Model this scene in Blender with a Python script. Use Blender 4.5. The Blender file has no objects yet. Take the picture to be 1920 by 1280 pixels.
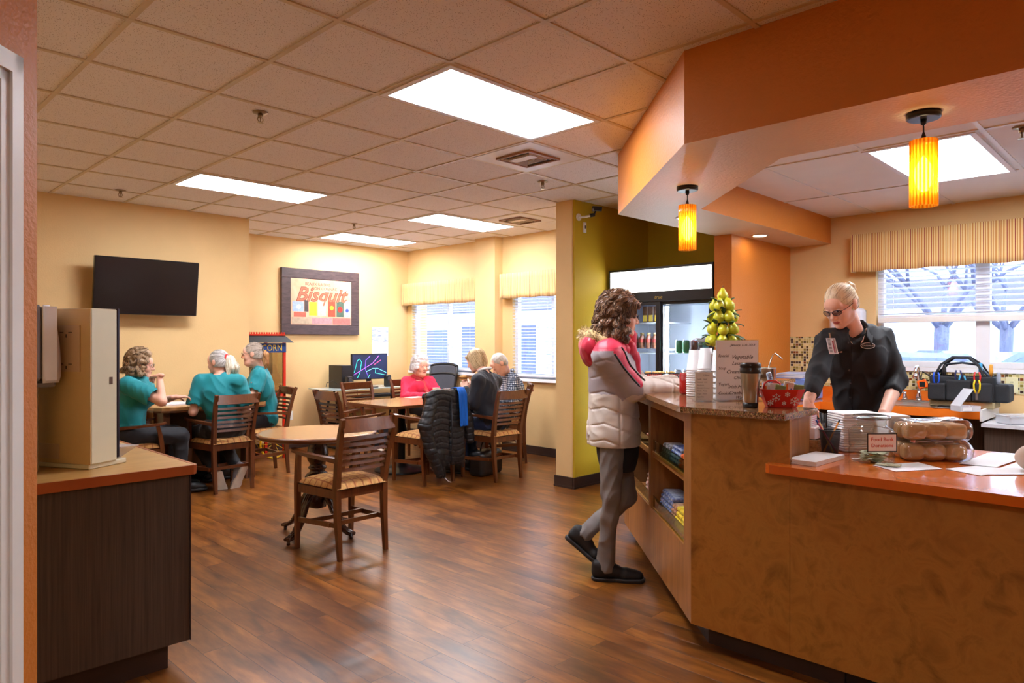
import bpy, math, random
import numpy as np
from mathutils import Vector, Matrix, Quaternion, noise as mnoise
random.seed(7)
S = bpy.context.scene
C = S.collection
PI = math.pi
def R(d): return math.radians(d)
def lin(c):
    return tuple(((v/255.)/12.92 if v/255. <= .04045 else ((v/255.+.055)/1.055)**2.4) for v in c)
# ---------------------------------------------------------------- materials
MATS = {}
def nd(nt, typ, **kw):
    n = nt.nodes.new(typ)
    for k, v in kw.items():
        if k in n.inputs.keys(): n.inputs[k].default_value = v
        else: setattr(n, k, v)
    return n
def base(name):
    m = bpy.data.materials.new(name); m.use_nodes = True
    nt = m.node_tree; b = nt.nodes['Principled BSDF']
    return m, nt, b
def mat(name, col, rough=.5, metal=0, var=.08, scale=12, bump=0, bscale=60, spec=.5, coat=0, emit=None, es=0, stretch=None, trans=0, sheen=0, alpha=1):
    """procedural principled material: colour varied by noise, optional bump"""
    if name in MATS: return MATS[name]
    m, nt, b = base(name)
    c = lin(col)
    tc = nd(nt, 'ShaderNodeTexCoord'); mp = nd(nt, 'ShaderNodeMapping')
    nt.links.new(tc.outputs['Object'], mp.inputs['Vector'])
    if stretch: mp.inputs['Scale'].default_value = stretch
    if var:
        n = nd(nt, 'ShaderNodeTexNoise', Scale=scale, Detail=4.0)
        r = nd(nt, 'ShaderNodeValToRGB')
        r.color_ramp.elements[0].position = .3; r.color_ramp.elements[1].position = .7
        r.color_ramp.elements[0].color = tuple(v*(1-var) for v in c)+(1,)
        r.color_ramp.elements[1].color = tuple(min(1, v*(1+var)) for v in c)+(1,)
        nt.links.new(mp.outputs['Vector'], n.inputs['Vector'])
        nt.links.new(n.outputs['Fac'], r.inputs['Fac'])
        nt.links.new(r.outputs['Color'], b.inputs['Base Color'])
    else: b.inputs['Base Color'].default_value = c+(1,)
    b.inputs['Roughness'].default_value = rough; b.inputs['Metallic'].default_value = metal
    b.inputs['Specular IOR Level'].default_value = spec
    b.inputs['Coat Weight'].default_value = coat
    b.inputs['Coat Roughness'].default_value = .08
    b.inputs['Transmission Weight'].default_value = trans
    b.inputs['Sheen Weight'].default_value = sheen
    b.inputs['Alpha'].default_value = alpha
    if emit:
        b.inputs['Emission Color'].default_value = lin(emit)+(1,); b.inputs['Emission Strength'].default_value = es
    if bump:
        n2 = nd(nt, 'ShaderNodeTexNoise', Scale=bscale, Detail=3.0)
        bp = nd(nt, 'ShaderNodeBump', Strength=bump, Distance=.01)
        nt.links.new(mp.outputs['Vector'], n2.inputs['Vector'])
        nt.links.new(n2.outputs['Fac'], bp.inputs['Height']); nt.links.new(bp.outputs['Normal'], b.inputs['Normal'])
    MATS[name] = m
    return m
def glassmat(name, col=(235, 245, 250), fac=.08, rough=.02):
    """thin clear sheet: mostly transparent, fresnel reflection"""
    if name in MATS: return MATS[name]
    m = bpy.data.materials.new(name); m.use_nodes = True; nt = m.node_tree
    for n in list(nt.nodes): nt.nodes.remove(n)
    o = nd(nt, 'ShaderNodeOutputMaterial'); t = nd(nt, 'ShaderNodeBsdfTransparent'); t.inputs['Color'].default_value = lin(col)+(1,)
    g = nd(nt, 'ShaderNodeBsdfGlossy'); g.inputs['Roughness'].default_value = rough
    mx = nd(nt, 'ShaderNodeMixShader'); f = nd(nt, 'ShaderNodeLayerWeight', Blend=.5); pw = nd(nt, 'ShaderNodeMath', operation='POWER'); pw.inputs[1].default_value = 4.5
    ad = nd(nt, 'ShaderNodeMath', operation='ADD'); ad.inputs[1].default_value = fac
    nt.links.new(f.outputs['Facing'], pw.inputs[0]); nt.links.new(pw.outputs[0], ad.inputs[0]); nt.links.new(ad.outputs[0], mx.inputs[0])
    nt.links.new(t.outputs[0], mx.inputs[1]); nt.links.new(g.outputs[0], mx.inputs[2]); nt.links.new(mx.outputs[0], o.inputs[0])
    MATS[name] = m; return m
def ramp(nt, fac, stops, interp='LINEAR'):
    r = nd(nt, 'ShaderNodeValToRGB'); cr = r.color_ramp; cr.interpolation = interp
    while len(cr.elements) < len(stops): cr.elements.new(.5)
    for e, (p, c) in zip(cr.elements, stops): e.position = p; e.color = tuple(lin(c))+(1,)
    nt.links.new(fac, r.inputs['Fac']); return r
# ---------------------------------------------------------------- mesh builder
class MB:
    def __init__(s): s.v = []; s.f = []; s.m = []; s.sm = []
    def add(s, vs, fs, mi=0, smooth=False):
        o = len(s.v); s.v.extend([tuple(v) for v in vs])
        for f in fs: s.f.append(tuple(i+o for i in f)); s.m.append(mi); s.sm.append(smooth)
        return s
    def box(s, x0, x1, y0, y1, z0, z1, mi=0, M=None, bev=0):
        if x1 < x0: x0, x1 = x1, x0
        if y1 < y0: y0, y1 = y1, y0
        if z1 < z0: z0, z1 = z1, z0
        b = min(bev, (x1-x0)/2.01, (y1-y0)/2.01, (z1-z0)/2.01)
        if b <= 0:
            vs = [(x, y, z) for z in (z0, z1) for x, y in ((x0, y0), (x1, y0), (x1, y1), (x0, y1))]
            fs = [(3, 2, 1, 0), (4, 5, 6, 7), (0, 1, 5, 4), (1, 2, 6, 5), (2, 3, 7, 6), (3, 0, 4, 7)]
        else:
            vs = []; fs = []
            def rg(i, z):
                xa, xb, ya, yb = x0+i, x1-i, y0+i, y1-i
                c = b if i == 0 else b*.0001
                return [(xa+c, ya, z), (xb-c, ya, z), (xb, ya+c, z), (xb, yb-c, z), (xb-c, yb, z), (xa+c, yb, z), (xa, yb-c, z), (xa, ya+c, z)]
            for i, z in ((b, z0), (0, z0+b), (0, z1-b), (b, z1)): vs += rg(i, z)
            for k in range(3):
                for j in range(8): a = k*8+j; c = k*8+(j+1) % 8; fs.append((a, c, c+8, a+8))
            fs.append(tuple(range(7, -1, -1))); fs.append(tuple(range(24, 32)))
        if M is not None: vs = [M @ Vector(v) for v in vs]
        return s.add(vs, fs, mi)
    def prism(s, poly, z0, z1, mi=0, M=None, mtop=None):
        n = len(poly)
        a = sum(poly[i][0]*poly[(i+1) % n][1]-poly[(i+1) % n][0]*poly[i][1] for i in range(n))
        if a < 0: poly = poly[::-1]
        vs = [(p[0], p[1], z0) for p in poly]+[(p[0], p[1], z1) for p in poly]
        if M is not None: vs = [M @ Vector(v) for v in vs]
        o = len(s.v)
        s.add(vs, [tuple(range(n-1, -1, -1))]+[(i, (i+1) % n, (i+1) % n+n, i+n) for i in range(n)], mi)
        s.f.append(tuple(o+i for i in range(n, 2*n))); s.m.append(mi if mtop is None else mtop); s.sm.append(False)
        return s
    def lathe(s, prof, n=24, c=(0, 0, 0), mi=0, M=None, cap=True, smooth=True, sx=1, sy=1):
        vs = []; fs = []
        for r, z in prof:
            for i in range(n):
                t = 2*PI*i/n; vs.append((c[0]+r*math.cos(t)*sx, c[1]+r*math.sin(t)*sy, c[2]+z))
        for k in range(len(prof)-1):
            for i in range(n): j = (i+1) % n; fs.append((k*n+i, k*n+j, k*n+n+j, k*n+n+i))
        if M is not None: vs = [M @ Vector(v) for v in vs]
        s.add(vs, fs, mi, smooth)
        if cap:
            o = len(s.v)-len(vs); L = (len(prof)-1)*n
            s.f.append(tuple(o+i for i in range(n-1, -1, -1))); s.m.append(mi); s.sm.append(False)
            s.f.append(tuple(o+L+i for i in range(n))); s.m.append(mi); s.sm.append(False)
        return s
    def tube(s, pts, r, n=8, mi=0, cap=True, smooth=True, flat=1.0, up=None):
        pts = [Vector(p) for p in pts]; rs = r if isinstance(r, (list, tuple)) else [r]*len(pts)
        vs = []; fs = []; pn = None
        for i, p in enumerate(pts):
            d = (pts[min(i+1, len(pts)-1)]-pts[max(i-1, 0)])
            d = d.normalized() if d.length > 1e-9 else Vector((0, 0, 1))
            if pn is None:
                a = Vector(up) if up else (Vector((0, 0, 1)) if abs(d.z) < .9 else Vector((1, 0, 0)))
                pn = (a-d*a.dot(d)).normalized()
            else:
                pn = (pn-d*pn.dot(d)); pn = pn.normalized() if pn.length > 1e-6 else Vector((1, 0, 0))
            q = d.cross(pn)
            for k in range(n):
                t = 2*PI*k/n+(PI/n if n == 4 else 0); vs.append(p+(pn*math.cos(t)*flat+q*math.sin(t))*rs[i])
        for k in range(len(pts)-1):
            for i in range(n): j = (i+1) % n; fs.append((k*n+i, k*n+j, k*n+n+j, k*n+n+i))
        s.add(vs, fs, mi, smooth and n > 4)
        if cap:
            o = len(s.v)-len(vs); L = (len(pts)-1)*n
            s.f.append(tuple(o+i for i in range(n-1, -1, -1))); s.m.append(mi); s.sm.append(False)
            s.f.append(tuple(o+L+i for i in range(n))); s.m.append(mi); s.sm.append(False)
        return s
    def ball(s, c, r, n=12, mi=0, M=None, k=None):
        rx, ry, rz = r if isinstance(r, (list, tuple)) else (r, r, r)
        k = k or n//2+1; vs = []; fs = []
        for a in range(1, k):
            for i in range(n):
                t = 2*PI*i/n; u = PI*a/k; vs.append((rx*math.sin(u)*math.cos(t), ry*math.sin(u)*math.sin(t), -rz*math.cos(u)))
        b = len(vs); vs += [(0, 0, -rz), (0, 0, rz)]
        for a in range(k-2):
            for i in range(n): j = (i+1) % n; fs.append((a*n+i, a*n+j, a*n+n+j, a*n+n+i))
        for i in range(n):
            j = (i+1) % n; fs.append((b, j, i)); fs.append((b+1, (k-2)*n+i, (k-2)*n+j))
        vs = [Vector(v) for v in vs]
        if M is not None: vs = [M @ v for v in vs]
        return s.add([v+Vector(c) for v in vs], fs, mi, True)
    def grid(s, fn, nu, nv, mi=0, smooth=True, thick=0):
        """surface fn(u,v) u,v in 0..1; with thickness gives it a second side"""
        P = [[Vector(fn(i/nu, j/nv)) for j in range(nv+1)] for i in range(nu+1)]
        vs = [p for r in P for p in r]; w = nv+1
        fs = [(i*w+j, (i+1)*w+j, (i+1)*w+j+1, i*w+j+1) for i in range(nu) for j in range(nv)]
        if not thick: return s.add(vs, fs, mi, smooth)
        N = []
        for i in range(nu+1):
            for j in range(nv+1):
                a = P[min(i+1, nu)][j]-P[max(i-1, 0)][j]; b = P[i][min(j+1, nv)]-P[i][max(j-1, 0)]
                q = a.cross(b); N.append(q.normalized() if q.length > 1e-12 else Vector((0, 0, 1)))
        o = len(vs); vs2 = [v-n*thick for v, n in zip(vs, N)]
        fs2 = [tuple(o+i for i in f[::-1]) for f in fs]; rim = []
        bd = [i*w for i in range(nu+1)]+[nu*w+j for j in range(1, nv+1)]+[i*w+nv for i in range(nu-1, -1, -1)]+[j for j in range(nv-1, 0, -1)]
        for a, b in zip(bd, bd[1:]+bd[:1]): rim.append((b, a, a+o, b+o))
        return s.add(vs+vs2, fs+fs2+rim, mi, smooth)
    def build(s, name, mats, parent=None, loc=None, rotz=0):
        me = bpy.data.meshes.new(name)
        me.from_pydata([tuple(v) for v in s.v], [], s.f)
        for m in (mats if isinstance(mats, (list, tuple)) else [mats]): me.materials.append(m)
        me.polygons.foreach_set('material_index', s.m); me.polygons.foreach_set('use_smooth', s.sm)
        me.update()
        o = bpy.data.objects.new(name, me); C.objects.link(o)
        if parent is not None: o.parent = parent
        if loc is not None: o.location = loc
        if rotz: o.rotation_euler = (0, 0, rotz)
        return o
def tag(o, label, cat, group=None):
    o['label'] = label; o['category'] = cat
    if group: o['group'] = group
    return o
def thing(name, label, cat, loc=(0, 0, 0), rotz=0, group=None):
    o = bpy.data.objects.new(name, None); C.objects.link(o); o.empty_display_size = .1
    o.location = loc; o.rotation_euler = (0, 0, rotz); return tag(o, label, cat, group)
def struct(name, mb, m):
    o = mb.build(name, m); o['kind'] = 'structure'; return o
def kids(o): return [c for c in C.objects if c.parent == o]
def dup(root, loc, rotz=None, label=None, group=None):
    r = root.copy(); C.objects.link(r); r.location = loc
    if rotz is not None: r.rotation_euler = (0, 0, rotz)
    if label: r['label'] = label
    if group: r['group'] = group
    for ch in kids(root):
        c = ch.copy(); C.objects.link(c); c.parent = r
        for g in kids(ch):
            d = g.copy(); C.objects.link(d); d.parent = c
    return r
def text(body, size, M, m, parent=None, name='lettering', ext=.0006, shear=0, align='CENTER', sx=1, off=0):
    cu = bpy.data.curves.new('t', 'FONT'); cu.body = body; cu.size = size; cu.extrude = ext; cu.align_x = align; cu.align_y = 'CENTER'
    cu.shear = shear; cu.resolution_u = 2; cu.offset = off
    t = bpy.data.objects.new('t', cu); C.objects.link(t)
    bpy.context.view_layer.update()
    dg = bpy.context.evaluated_depsgraph_get(); me = bpy.data.meshes.new_from_object(t.evaluated_get(dg))
    bpy.data.objects.remove(t); bpy.data.curves.remove(cu)
    me.transform(M @ Matrix.Diagonal((sx, 1, 1, 1))); me.materials.clear(); me.materials.append(m); me.name = name
    o = bpy.data.objects.new(name, me); C.objects.link(o)
    if parent is not None: o.parent = parent
    return o
def face(px, py, pz, nx, ny, tilt=0):
    """matrix: text plane at p, facing horizontal normal (nx,ny), upright"""
    n = Vector((nx, ny, 0)).normalized(); x = Vector((-n.y, n.x, 0)); z = Vector((0, 0, 1))
    M = Matrix(((x.x, z.x, n.x, px), (x.y, z.y, n.y, py), (x.z, z.z, n.z, pz), (0, 0, 0, 1)))
    return M @ Matrix.Rotation(tilt, 4, 'X')
def TR(x, y, z, rz=0, rx=0, ry=0):
    return Matrix.Translation((x, y, z)) @ Matrix.Rotation(rz, 4, 'Z') @ Matrix.Rotation(ry, 4, 'Y') @ Matrix.Rotation(rx, 4, 'X')
# ---------------------------------------------------------------- signed distance modelling
def _v(a): return np.array(a, dtype=np.float32)
def smin(a, b, k):
    if k <= 0: return np.minimum(a, b)
    h = np.clip(.5+.5*(b-a)/k, 0, 1); return b*(1-h)+a*h-k*h*(1-h)
class Cap:   # round cone a->b radii ra, rb; fl flattens along axis n
    def __init__(s, a, b, ra, rb, fl=None, fn=None):
        s.a = _v(a); s.b = _v(b); s.ra = ra; s.rb = rb; s.fl = fl; s.fn = _v(fn)/np.linalg.norm(fn) if fn is not None else None
    def bb(s): r = max(s.ra, s.rb); return np.minimum(s.a, s.b)-r, np.maximum(s.a, s.b)+r
    def d(s, P):
        pa = P-s.a; ba = s.b-s.a
        if s.fl:
            q = (pa@s.fn)[..., None]*s.fn; pa = pa-q+q*s.fl
            qb = (ba@s.fn)*s.fn; ba = ba-qb+qb*s.fl
        h = np.clip((pa@ba)/max(float(ba@ba), 1e-9), 0, 1)
        return np.sqrt(((pa-h[..., None]*ba)**2).sum(-1))-(s.ra+(s.rb-s.ra)*h)
class Ell:   # ellipsoid, optional rotation matrix (columns = axes)
    def __init__(s, c, r, M=None): s.c = _v(c); s.r = _v(r); s.M = None if M is None else np.array([[M[i][j] for j in range(3)] for i in range(3)], dtype=np.float32)
    def bb(s): m = s.r if s.M is None else np.full(3, s.r.max()); return s.c-m, s.c+m
    def d(s, P):
        q = P-s.c
        if s.M is not None: q = q@s.M
        k0 = np.sqrt(((q/s.r)**2).sum(-1)); k1 = np.sqrt(((q/s.r**2)**2).sum(-1))
        return k0*(k0-1)/np.maximum(k1, 1e-6)
class Bx:
    def __init__(s, c, h, r=.01, M=None): s.c = _v(c); s.h = _v(h); s.r = r; s.M = None if M is None else np.array([[M[i][j] for j in range(3)] for i in range(3)], dtype=np.float32)
    def bb(s): m = s.h+s.r if s.M is None else np.full(3, np.linalg.norm(s.h)+s.r); return s.c-m, s.c+m
    def d(s, P):
        q = P-s.c
        if s.M is not None: q = q@s.M
        q = np.abs(q)-s.h+s.r
        return np.sqrt((np.maximum(q, 0)**2).sum(-1))+np.minimum(q.max(-1), 0)-s.r
def cutp(c, n):   # half-space keeps side where (p-c).n < 0
    c = _v(c); n = _v(n)/np.linalg.norm(n); return lambda P: (P-c)@n
def sdf_mesh(prims, res, cuts=(), subs=(), disp=None, pad=.03):
    """prims: list of (prim, k) smooth-unioned; subs: (prim,k) removed; cuts: half spaces; disp(P)->offset"""
    lo = np.min([p.bb()[0] for p, k in prims], 0)-pad; hi = np.max([p.bb()[1] for p, k in prims], 0)+pad
    n = np.ceil((hi-lo)/res).astype(int)+1
    ax = [lo[i]+np.arange(n[i], dtype=np.float32)*res for i in range(3)]
    D = np.full(n, 9., dtype=np.float32)
    def sub(p, m):
        a, b = p.bb(); i0 = np.clip(((a-m-lo)/res).astype(int), 0, n-1); i1 = np.clip(((b+m-lo)/res).astype(int)+2, 1, n)
        sl = tuple(slice(i0[i], i1[i]) for i in range(3))
        P = np.stack(np.meshgrid(ax[0][sl[0]], ax[1][sl[1]], ax[2][sl[2]], indexing='ij'), -1)
        return sl, P
    for p, k in prims:
        sl, P = sub(p, max(k, .01)+2*res+.02)
        D[sl] = smin(D[sl], p.d(P).astype(np.float32), k)
    for p, k in subs:
        sl, P = sub(p, k+2*res)
        D[sl] = -smin(-D[sl], p.d(P).astype(np.float32), k)
    if disp or cuts:
        near = np.abs(D) < .06
        if cuts: near |= D < 0
        idx = np.argwhere(near); P = lo+idx*np.float32(res); P = P.astype(np.float32)
        v = D[near]
        if disp: v = v+disp(P).astype(np.float32)
        for c in cuts: v = np.maximum(v, c(P))
        D[near] = v
    return nets(D, lo, res)
def nets(D, lo, res):
    n = np.array(D.shape); ins = D < 0
    cs = n-1
    tot = np.zeros(tuple(cs), np.int8)
    for a in (0, 1):
        for b in (0, 1):
            for c in (0, 1): tot += ins[a:n[0]-1+a, b:n[1]-1+b, c:n[2]-1+c]
    act = (tot > 0) & (tot < 8); idx = np.argwhere(act)
    if not len(idx): return np.zeros((0, 3)), []
    vid = np.full(tuple(cs), -1, np.int64); vid[act] = np.arange(len(idx))
    acc = np.zeros((len(idx), 3)); cnt = np.zeros(len(idx))
    cor = [(a, b, c) for a in (0, 1) for b in (0, 1) for c in (0, 1)]
    for i, p in enumerate(cor):
        for q in cor[i+1:]:
            if sum(abs(p[t]-q[t]) for t in range(3)) != 1: continue
            dp = D[idx[:, 0]+p[0], idx[:, 1]+p[1], idx[:, 2]+p[2]]; dq = D[idx[:, 0]+q[0], idx[:, 1]+q[1], idx[:, 2]+q[2]]
            x = (dp < 0) != (dq < 0); t = dp[x]/(dp[x]-dq[x])
            acc[x] += np.array(p)+t[:, None]*(np.array(q)-np.array(p)); cnt[x] += 1
    V = lo+(idx+acc/cnt[:, None])*res
    F = []
    for axis in range(3):
        s0 = [slice(1, n[i]-1) for i in range(3)]; s1 = list(s0)
        s0[axis] = slice(0, n[axis]-1); s1[axis] = slice(1, n[axis])
        a = ins[tuple(s0)]; b = ins[tuple(s1)]; e = np.argwhere(a != b)
        if not len(e): continue
        off = np.ones(3, int); off[axis] = 0; e = e+off
        sgn = ins[e[:, 0], e[:, 1], e[:, 2]]
        u, w = [(1, 2), (2, 0), (0, 1)][axis]
        def g(du, dw):
            q = e.copy(); q[:, u] -= du; q[:, w] -= dw; return vid[q[:, 0], q[:, 1], q[:, 2]]
        Q = np.stack([g(1, 1), g(0, 1), g(0, 0), g(1, 0)], 1)
        Q[~sgn] = Q[~sgn][:, ::-1]; F.append(Q)
    return V, np.concatenate(F)
def addsdf(mb, VF, mi=0, mfun=None):
    V, F = VF
    if not len(V): return mb
    o = len(mb.v); mb.v.extend(map(tuple, V.tolist())); Fl = (F+o).tolist(); mb.f.extend(map(tuple, Fl))
    if mfun is None: mb.m.extend([mi]*len(Fl))
    else: mb.m.extend([int(x) for x in mfun(V[F].mean(1))])
    mb.sm.extend([True]*len(Fl)); return mb
def waves(P, seed=0, n=6, f0=20, f1=60):
    """cheap smooth pseudo-noise from random sines, about -1..1"""
    rg = np.random.RandomState(seed); o = 0
    for i in range(n):
        d = rg.normal(size=3); d /= np.linalg.norm(d); o = o+np.sin(P@_v(d*rg.uniform(f0, f1))+rg.uniform(0, 6.28)+1.5*np.sin(P@_v(rg.normal(size=3)*f0*.5)))
    return o/n
# ---------------------------------------------------------------- camera
FPX = 1306.; YAW = R(44.4); CH = 1.39; HC = 2.73
cc, ss = math.cos(YAW), math.sin(YAW)
def at(px, py, d):
    """point seen at pixel (px,py) at distance d along the view axis"""
    r = (px-960)/FPX*d; return Vector((d*cc+r*ss, d*ss-r*cc, CH+(640-py)/FPX*d))
def atZ(px, py, z): return at(px, py, (z-CH)*FPX/(640-py))
cam = bpy.data.cameras.new('camera'); camo = bpy.data.objects.new('camera', cam); C.objects.link(camo)
cam.sensor_width = 36; cam.lens = 36*FPX/1920; cam.clip_start = .05; cam.clip_end = 200
camo.location = (0, 0, CH); camo.rotation_euler = (PI/2, 0, YAW-PI/2); S.camera = camo
S.view_settings.view_transform = 'Standard'; S.view_settings.look = 'None'; S.view_settings.gamma = 1
S.cycles.use_adaptive_sampling = True; S.cycles.adaptive_threshold = .02; S.cycles.use_denoising = True; S.cycles.max_bounces = 8; S.cycles.diffuse_bounces = 4; S.cycles.glossy_bounces = 3; S.cycles.transparent_max_bounces = 16; S.cycles.caustics_reflective = False; S.cycles.caustics_refractive = False; S.cycles.sample_clamp_indirect = 6
S.view_settings.use_curve_mapping = False; S.view_settings.exposure = 0.36
# ---------------------------------------------------------------- materials
M_TAN = mat('tan_paint', (226, 191, 136), .62, var=.03, scale=3, bump=.12, bscale=90, spec=.3)
M_ORG = mat('orange_paint', (204, 122, 44), .5, var=.03, scale=3, bump=.3, bscale=70, spec=.4)
M_OLV = mat('olive_paint', (196, 166, 42), .6, var=.03, scale=3, bump=.1, bscale=90, spec=.3)
M_SOF = mat('soffit_underside', (208, 184, 150), .5, var=.03, scale=3, bump=.35, bscale=60, spec=.4)
M_BASE = mat('brown_baseboard', (58, 42, 36), .4, var=.1)
M_WHITE = mat('white_paint', (236, 234, 230), .45, var=.02)
M_CASE = mat('casing_paint', (242, 240, 234), .4, var=.02)
M_DARK = mat('black_plastic', (22, 22, 24), .4, var=.1)
M_CHROME = mat('chrome', (215, 215, 220), .12, 1, var=.02)
M_STEEL = mat('brushed_steel', (178, 170, 160), .28, 1, var=.06, scale=30, stretch=(1, 1, .05))

def laminate(name, c1, c2, rough=.35, scale=9, coat=0, c3=None, stretch=(1, 1, 1), detail=6):
    if name in MATS: return MATS[name]
    m, nt, b = base(name); tc = nd(nt, 'ShaderNodeTexCoord'); mp = nd(nt, 'ShaderNodeMapping'); mp.inputs['Scale'].default_value = stretch
    n = nd(nt, 'ShaderNodeTexNoise', Scale=scale, Detail=float(detail), Roughness=.6, Distortion=.6)
    nt.links.new(tc.outputs['Object'], mp.inputs['Vector']); nt.links.new(mp.outputs['Vector'], n.inputs['Vector'])
    st = [(.3, c1), (.7, c2)] if c3 is None else [(.25, c1), (.5, c2), (.75, c3)]
    r = ramp(nt, n.outputs['Fac'], st); nt.links.new(r.outputs['Color'], b.inputs['Base Color'])
    b.inputs['Roughness'].default_value = rough; b.inputs['Coat Weight'].default_value = coat; b.inputs['Coat Roughness'].default_value = .06
    MATS[name] = m; return m
M_BURL = laminate('burl_laminate', (132, 84, 28), (184, 126, 54), .42, 10, c3=(156, 100, 38), detail=9)
M_CAB = laminate('cabinet_wood', (140, 88, 40), (176, 118, 62), .38, 5, stretch=(6, 6, .6))
M_CTOP = laminate('orange_laminate', (226, 112, 30), (236, 124, 40), .16, 6, coat=.5)
M_CEDGE = laminate('orange_edge', (212, 100, 20), (222, 112, 28), .3, 6)
M_MAPLE = laminate('tan_laminate', (186, 142, 80), (206, 164, 100), .3, 4, stretch=(1, 5, 5), coat=.2)
M_REDGE = laminate('red_wood_edge', (146, 66, 26), (160, 76, 32), .3, 6)
M_DLAM = laminate('dark_lined_laminate', (58, 44, 36), (84, 68, 56), .42, 40, stretch=(4, 4, .06), detail=3)
# speckled granite
def granite():
    m, nt, b = base('granite'); tc = nd(nt, 'ShaderNodeTexCoord')
    v = nd(nt, 'ShaderNodeTexNoise', Scale=170., Detail=3.0, Roughness=.7); nt.links.new(tc.outputs['Object'], v.inputs['Vector'])
    v2 = nd(nt, 'ShaderNodeTexVoronoi', Scale=150.); nt.links.new(tc.outputs['Object'], v2.inputs['Vector'])
    r = ramp(nt, v.outputs['Fac'], [(.36, (46, 30, 22)), (.45, (126, 82, 48)), (.55, (176, 128, 84)), (.66, (214, 172, 128))])
    mx = nd(nt, 'ShaderNodeMixRGB', blend_type='MULTIPLY'); mx.inputs[0].default_value = .35
    nt.links.new(r.outputs['Color'], mx.inputs[1]); nt.links.new(v2.outputs['Color'], mx.inputs[2]); nt.links.new(mx.outputs[0], b.inputs['Base Color'])
    b.inputs['Roughness'].default_value = .1; b.inputs['Coat Weight'].default_value = .4; return m
M_GRAN = granite()
# wood plank floor: planks run along world Y
def floor_mat():
    m, nt, b = base('plank_floor'); tc = nd(nt, 'ShaderNodeTexCoord')
    sep = nd(nt, 'ShaderNodeSeparateXYZ'); nt.links.new(tc.outputs['Object'], sep.inputs[0])
    cmb = nd(nt, 'ShaderNodeCombineXYZ'); nt.links.new(sep.outputs['Y'], cmb.inputs['X']); nt.links.new(sep.outputs['X'], cmb.inputs['Y'])
    br = nd(nt, 'ShaderNodeTexBrick', offset=.37, offset_frequency=2, squash=1.0)
    br.inputs['Scale'].default_value = 1.0; br.inputs['Brick Width'].default_value = 1.2; br.inputs['Row Height'].default_value = .125
    br.inputs['Mortar Size'].default_value = .0022; br.inputs['Mortar Smooth'].default_value = .3; br.inputs['Bias'].default_value = 0
    br.inputs['Color1'].default_value = (0, 0, 0, 1); br.inputs['Color2'].default_value = (1, 1, 1, 1); br.inputs['Mortar'].default_value = (.5, .5, .5, 1)
    nt.links.new(cmb.outputs[0], br.inputs['Vector'])
    mp = nd(nt, 'ShaderNodeMapping'); mp.inputs['Scale'].default_value = (6, 1.3, 1)
    off = nd(nt, 'ShaderNodeVectorMath', operation='MULTIPLY_ADD'); off.inputs[1].default_value = (7, 5, 3)
    nt.links.new(br.outputs['Color'], off.inputs[0]); nt.links.new(tc.outputs['Object'], off.inputs[2]); nt.links.new(off.outputs[0], mp.inputs['Vector'])
    n1 = nd(nt, 'ShaderNodeTexNoise', Scale=1.7, Detail=4.0, Roughness=.5, Distortion=.5); nt.links.new(mp.outputs['Vector'], n1.inputs['Vector'])
    r = ramp(nt, n1.outputs['Fac'], [(.25, (78, 42, 14)), (.42, (120, 70, 24)), (.54, (142, 86, 30)), (.66, (162, 102, 38)), (.78, (180, 118, 50))])
    n2 = nd(nt, 'ShaderNodeTexNoise', Scale=1.3, Detail=3.0); nt.links.new(tc.outputs['Object'], n2.inputs['Vector'])
    hv = nd(nt, 'ShaderNodeHueSaturation'); mr = nd(nt, 'ShaderNodeMapRange'); mr.inputs['To Min'].default_value = .76; mr.inputs['To Max'].default_value = 1.16
    sx = nd(nt, 'ShaderNodeSeparateXYZ'); nt.links.new(br.outputs['Color'], sx.inputs[0]); nt.links.new(sx.outputs[0], mr.inputs['Value'])
    n3 = nd(nt, 'ShaderNodeTexNoise', Scale=7., Detail=3.0, Roughness=.5); nt.links.new(mp.outputs[0], n3.inputs['Vector']); m3 = nd(nt, 'ShaderNodeMixRGB', blend_type='MULTIPLY'); r3 = ramp(nt, n3.outputs['Fac'], [(.3, (212, 198, 190)), (.7, (255, 255, 255))]); m3.inputs[0].default_value = 1; nt.links.new(r.outputs['Color'], m3.inputs[1]); nt.links.new(r3.outputs['Color'], m3.inputs[2])
    nt.links.new(mr.outputs[0], hv.inputs['Value']); nt.links.new(m3.outputs[0], hv.inputs['Color'])
    mx = nd(nt, 'ShaderNodeMixRGB'); mx.inputs[2].default_value = lin((74, 38, 16))+(1,); hf = nd(nt, 'ShaderNodeMath', operation='MULTIPLY'); hf.inputs[1].default_value = .95; nt.links.new(br.outputs['Fac'], hf.inputs[0])
    nt.links.new(hf.outputs[0], mx.inputs[0]); nt.links.new(hv.outputs[0], mx.inputs[1]); nt.links.new(mx.outputs[0], b.inputs['Base Color'])
    rr = nd(nt, 'ShaderNodeMapRange'); rr.inputs['To Min'].default_value = .285; rr.inputs['To Max'].default_value = .33
    nt.links.new(n1.outputs['Fac'], rr.inputs['Value']); nt.links.new(rr.outputs[0], b.inputs['Roughness'])
    bp = nd(nt, 'ShaderNodeBump', Strength=.02, Distance=.001); nt.links.new(n1.outputs['Fac'], bp.inputs['Height'])
    bp2 = nd(nt, 'ShaderNodeBump', Strength=.5, Distance=.002, invert=True); nt.links.new(br.outputs['Fac'], bp2.inputs['Height'])
    nt.links.new(bp.outputs[0], bp2.inputs['Normal']); nt.links.new(bp2.outputs[0], b.inputs['Normal'])
    b.inputs['Specular IOR Level'].default_value = .6; return m
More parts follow.
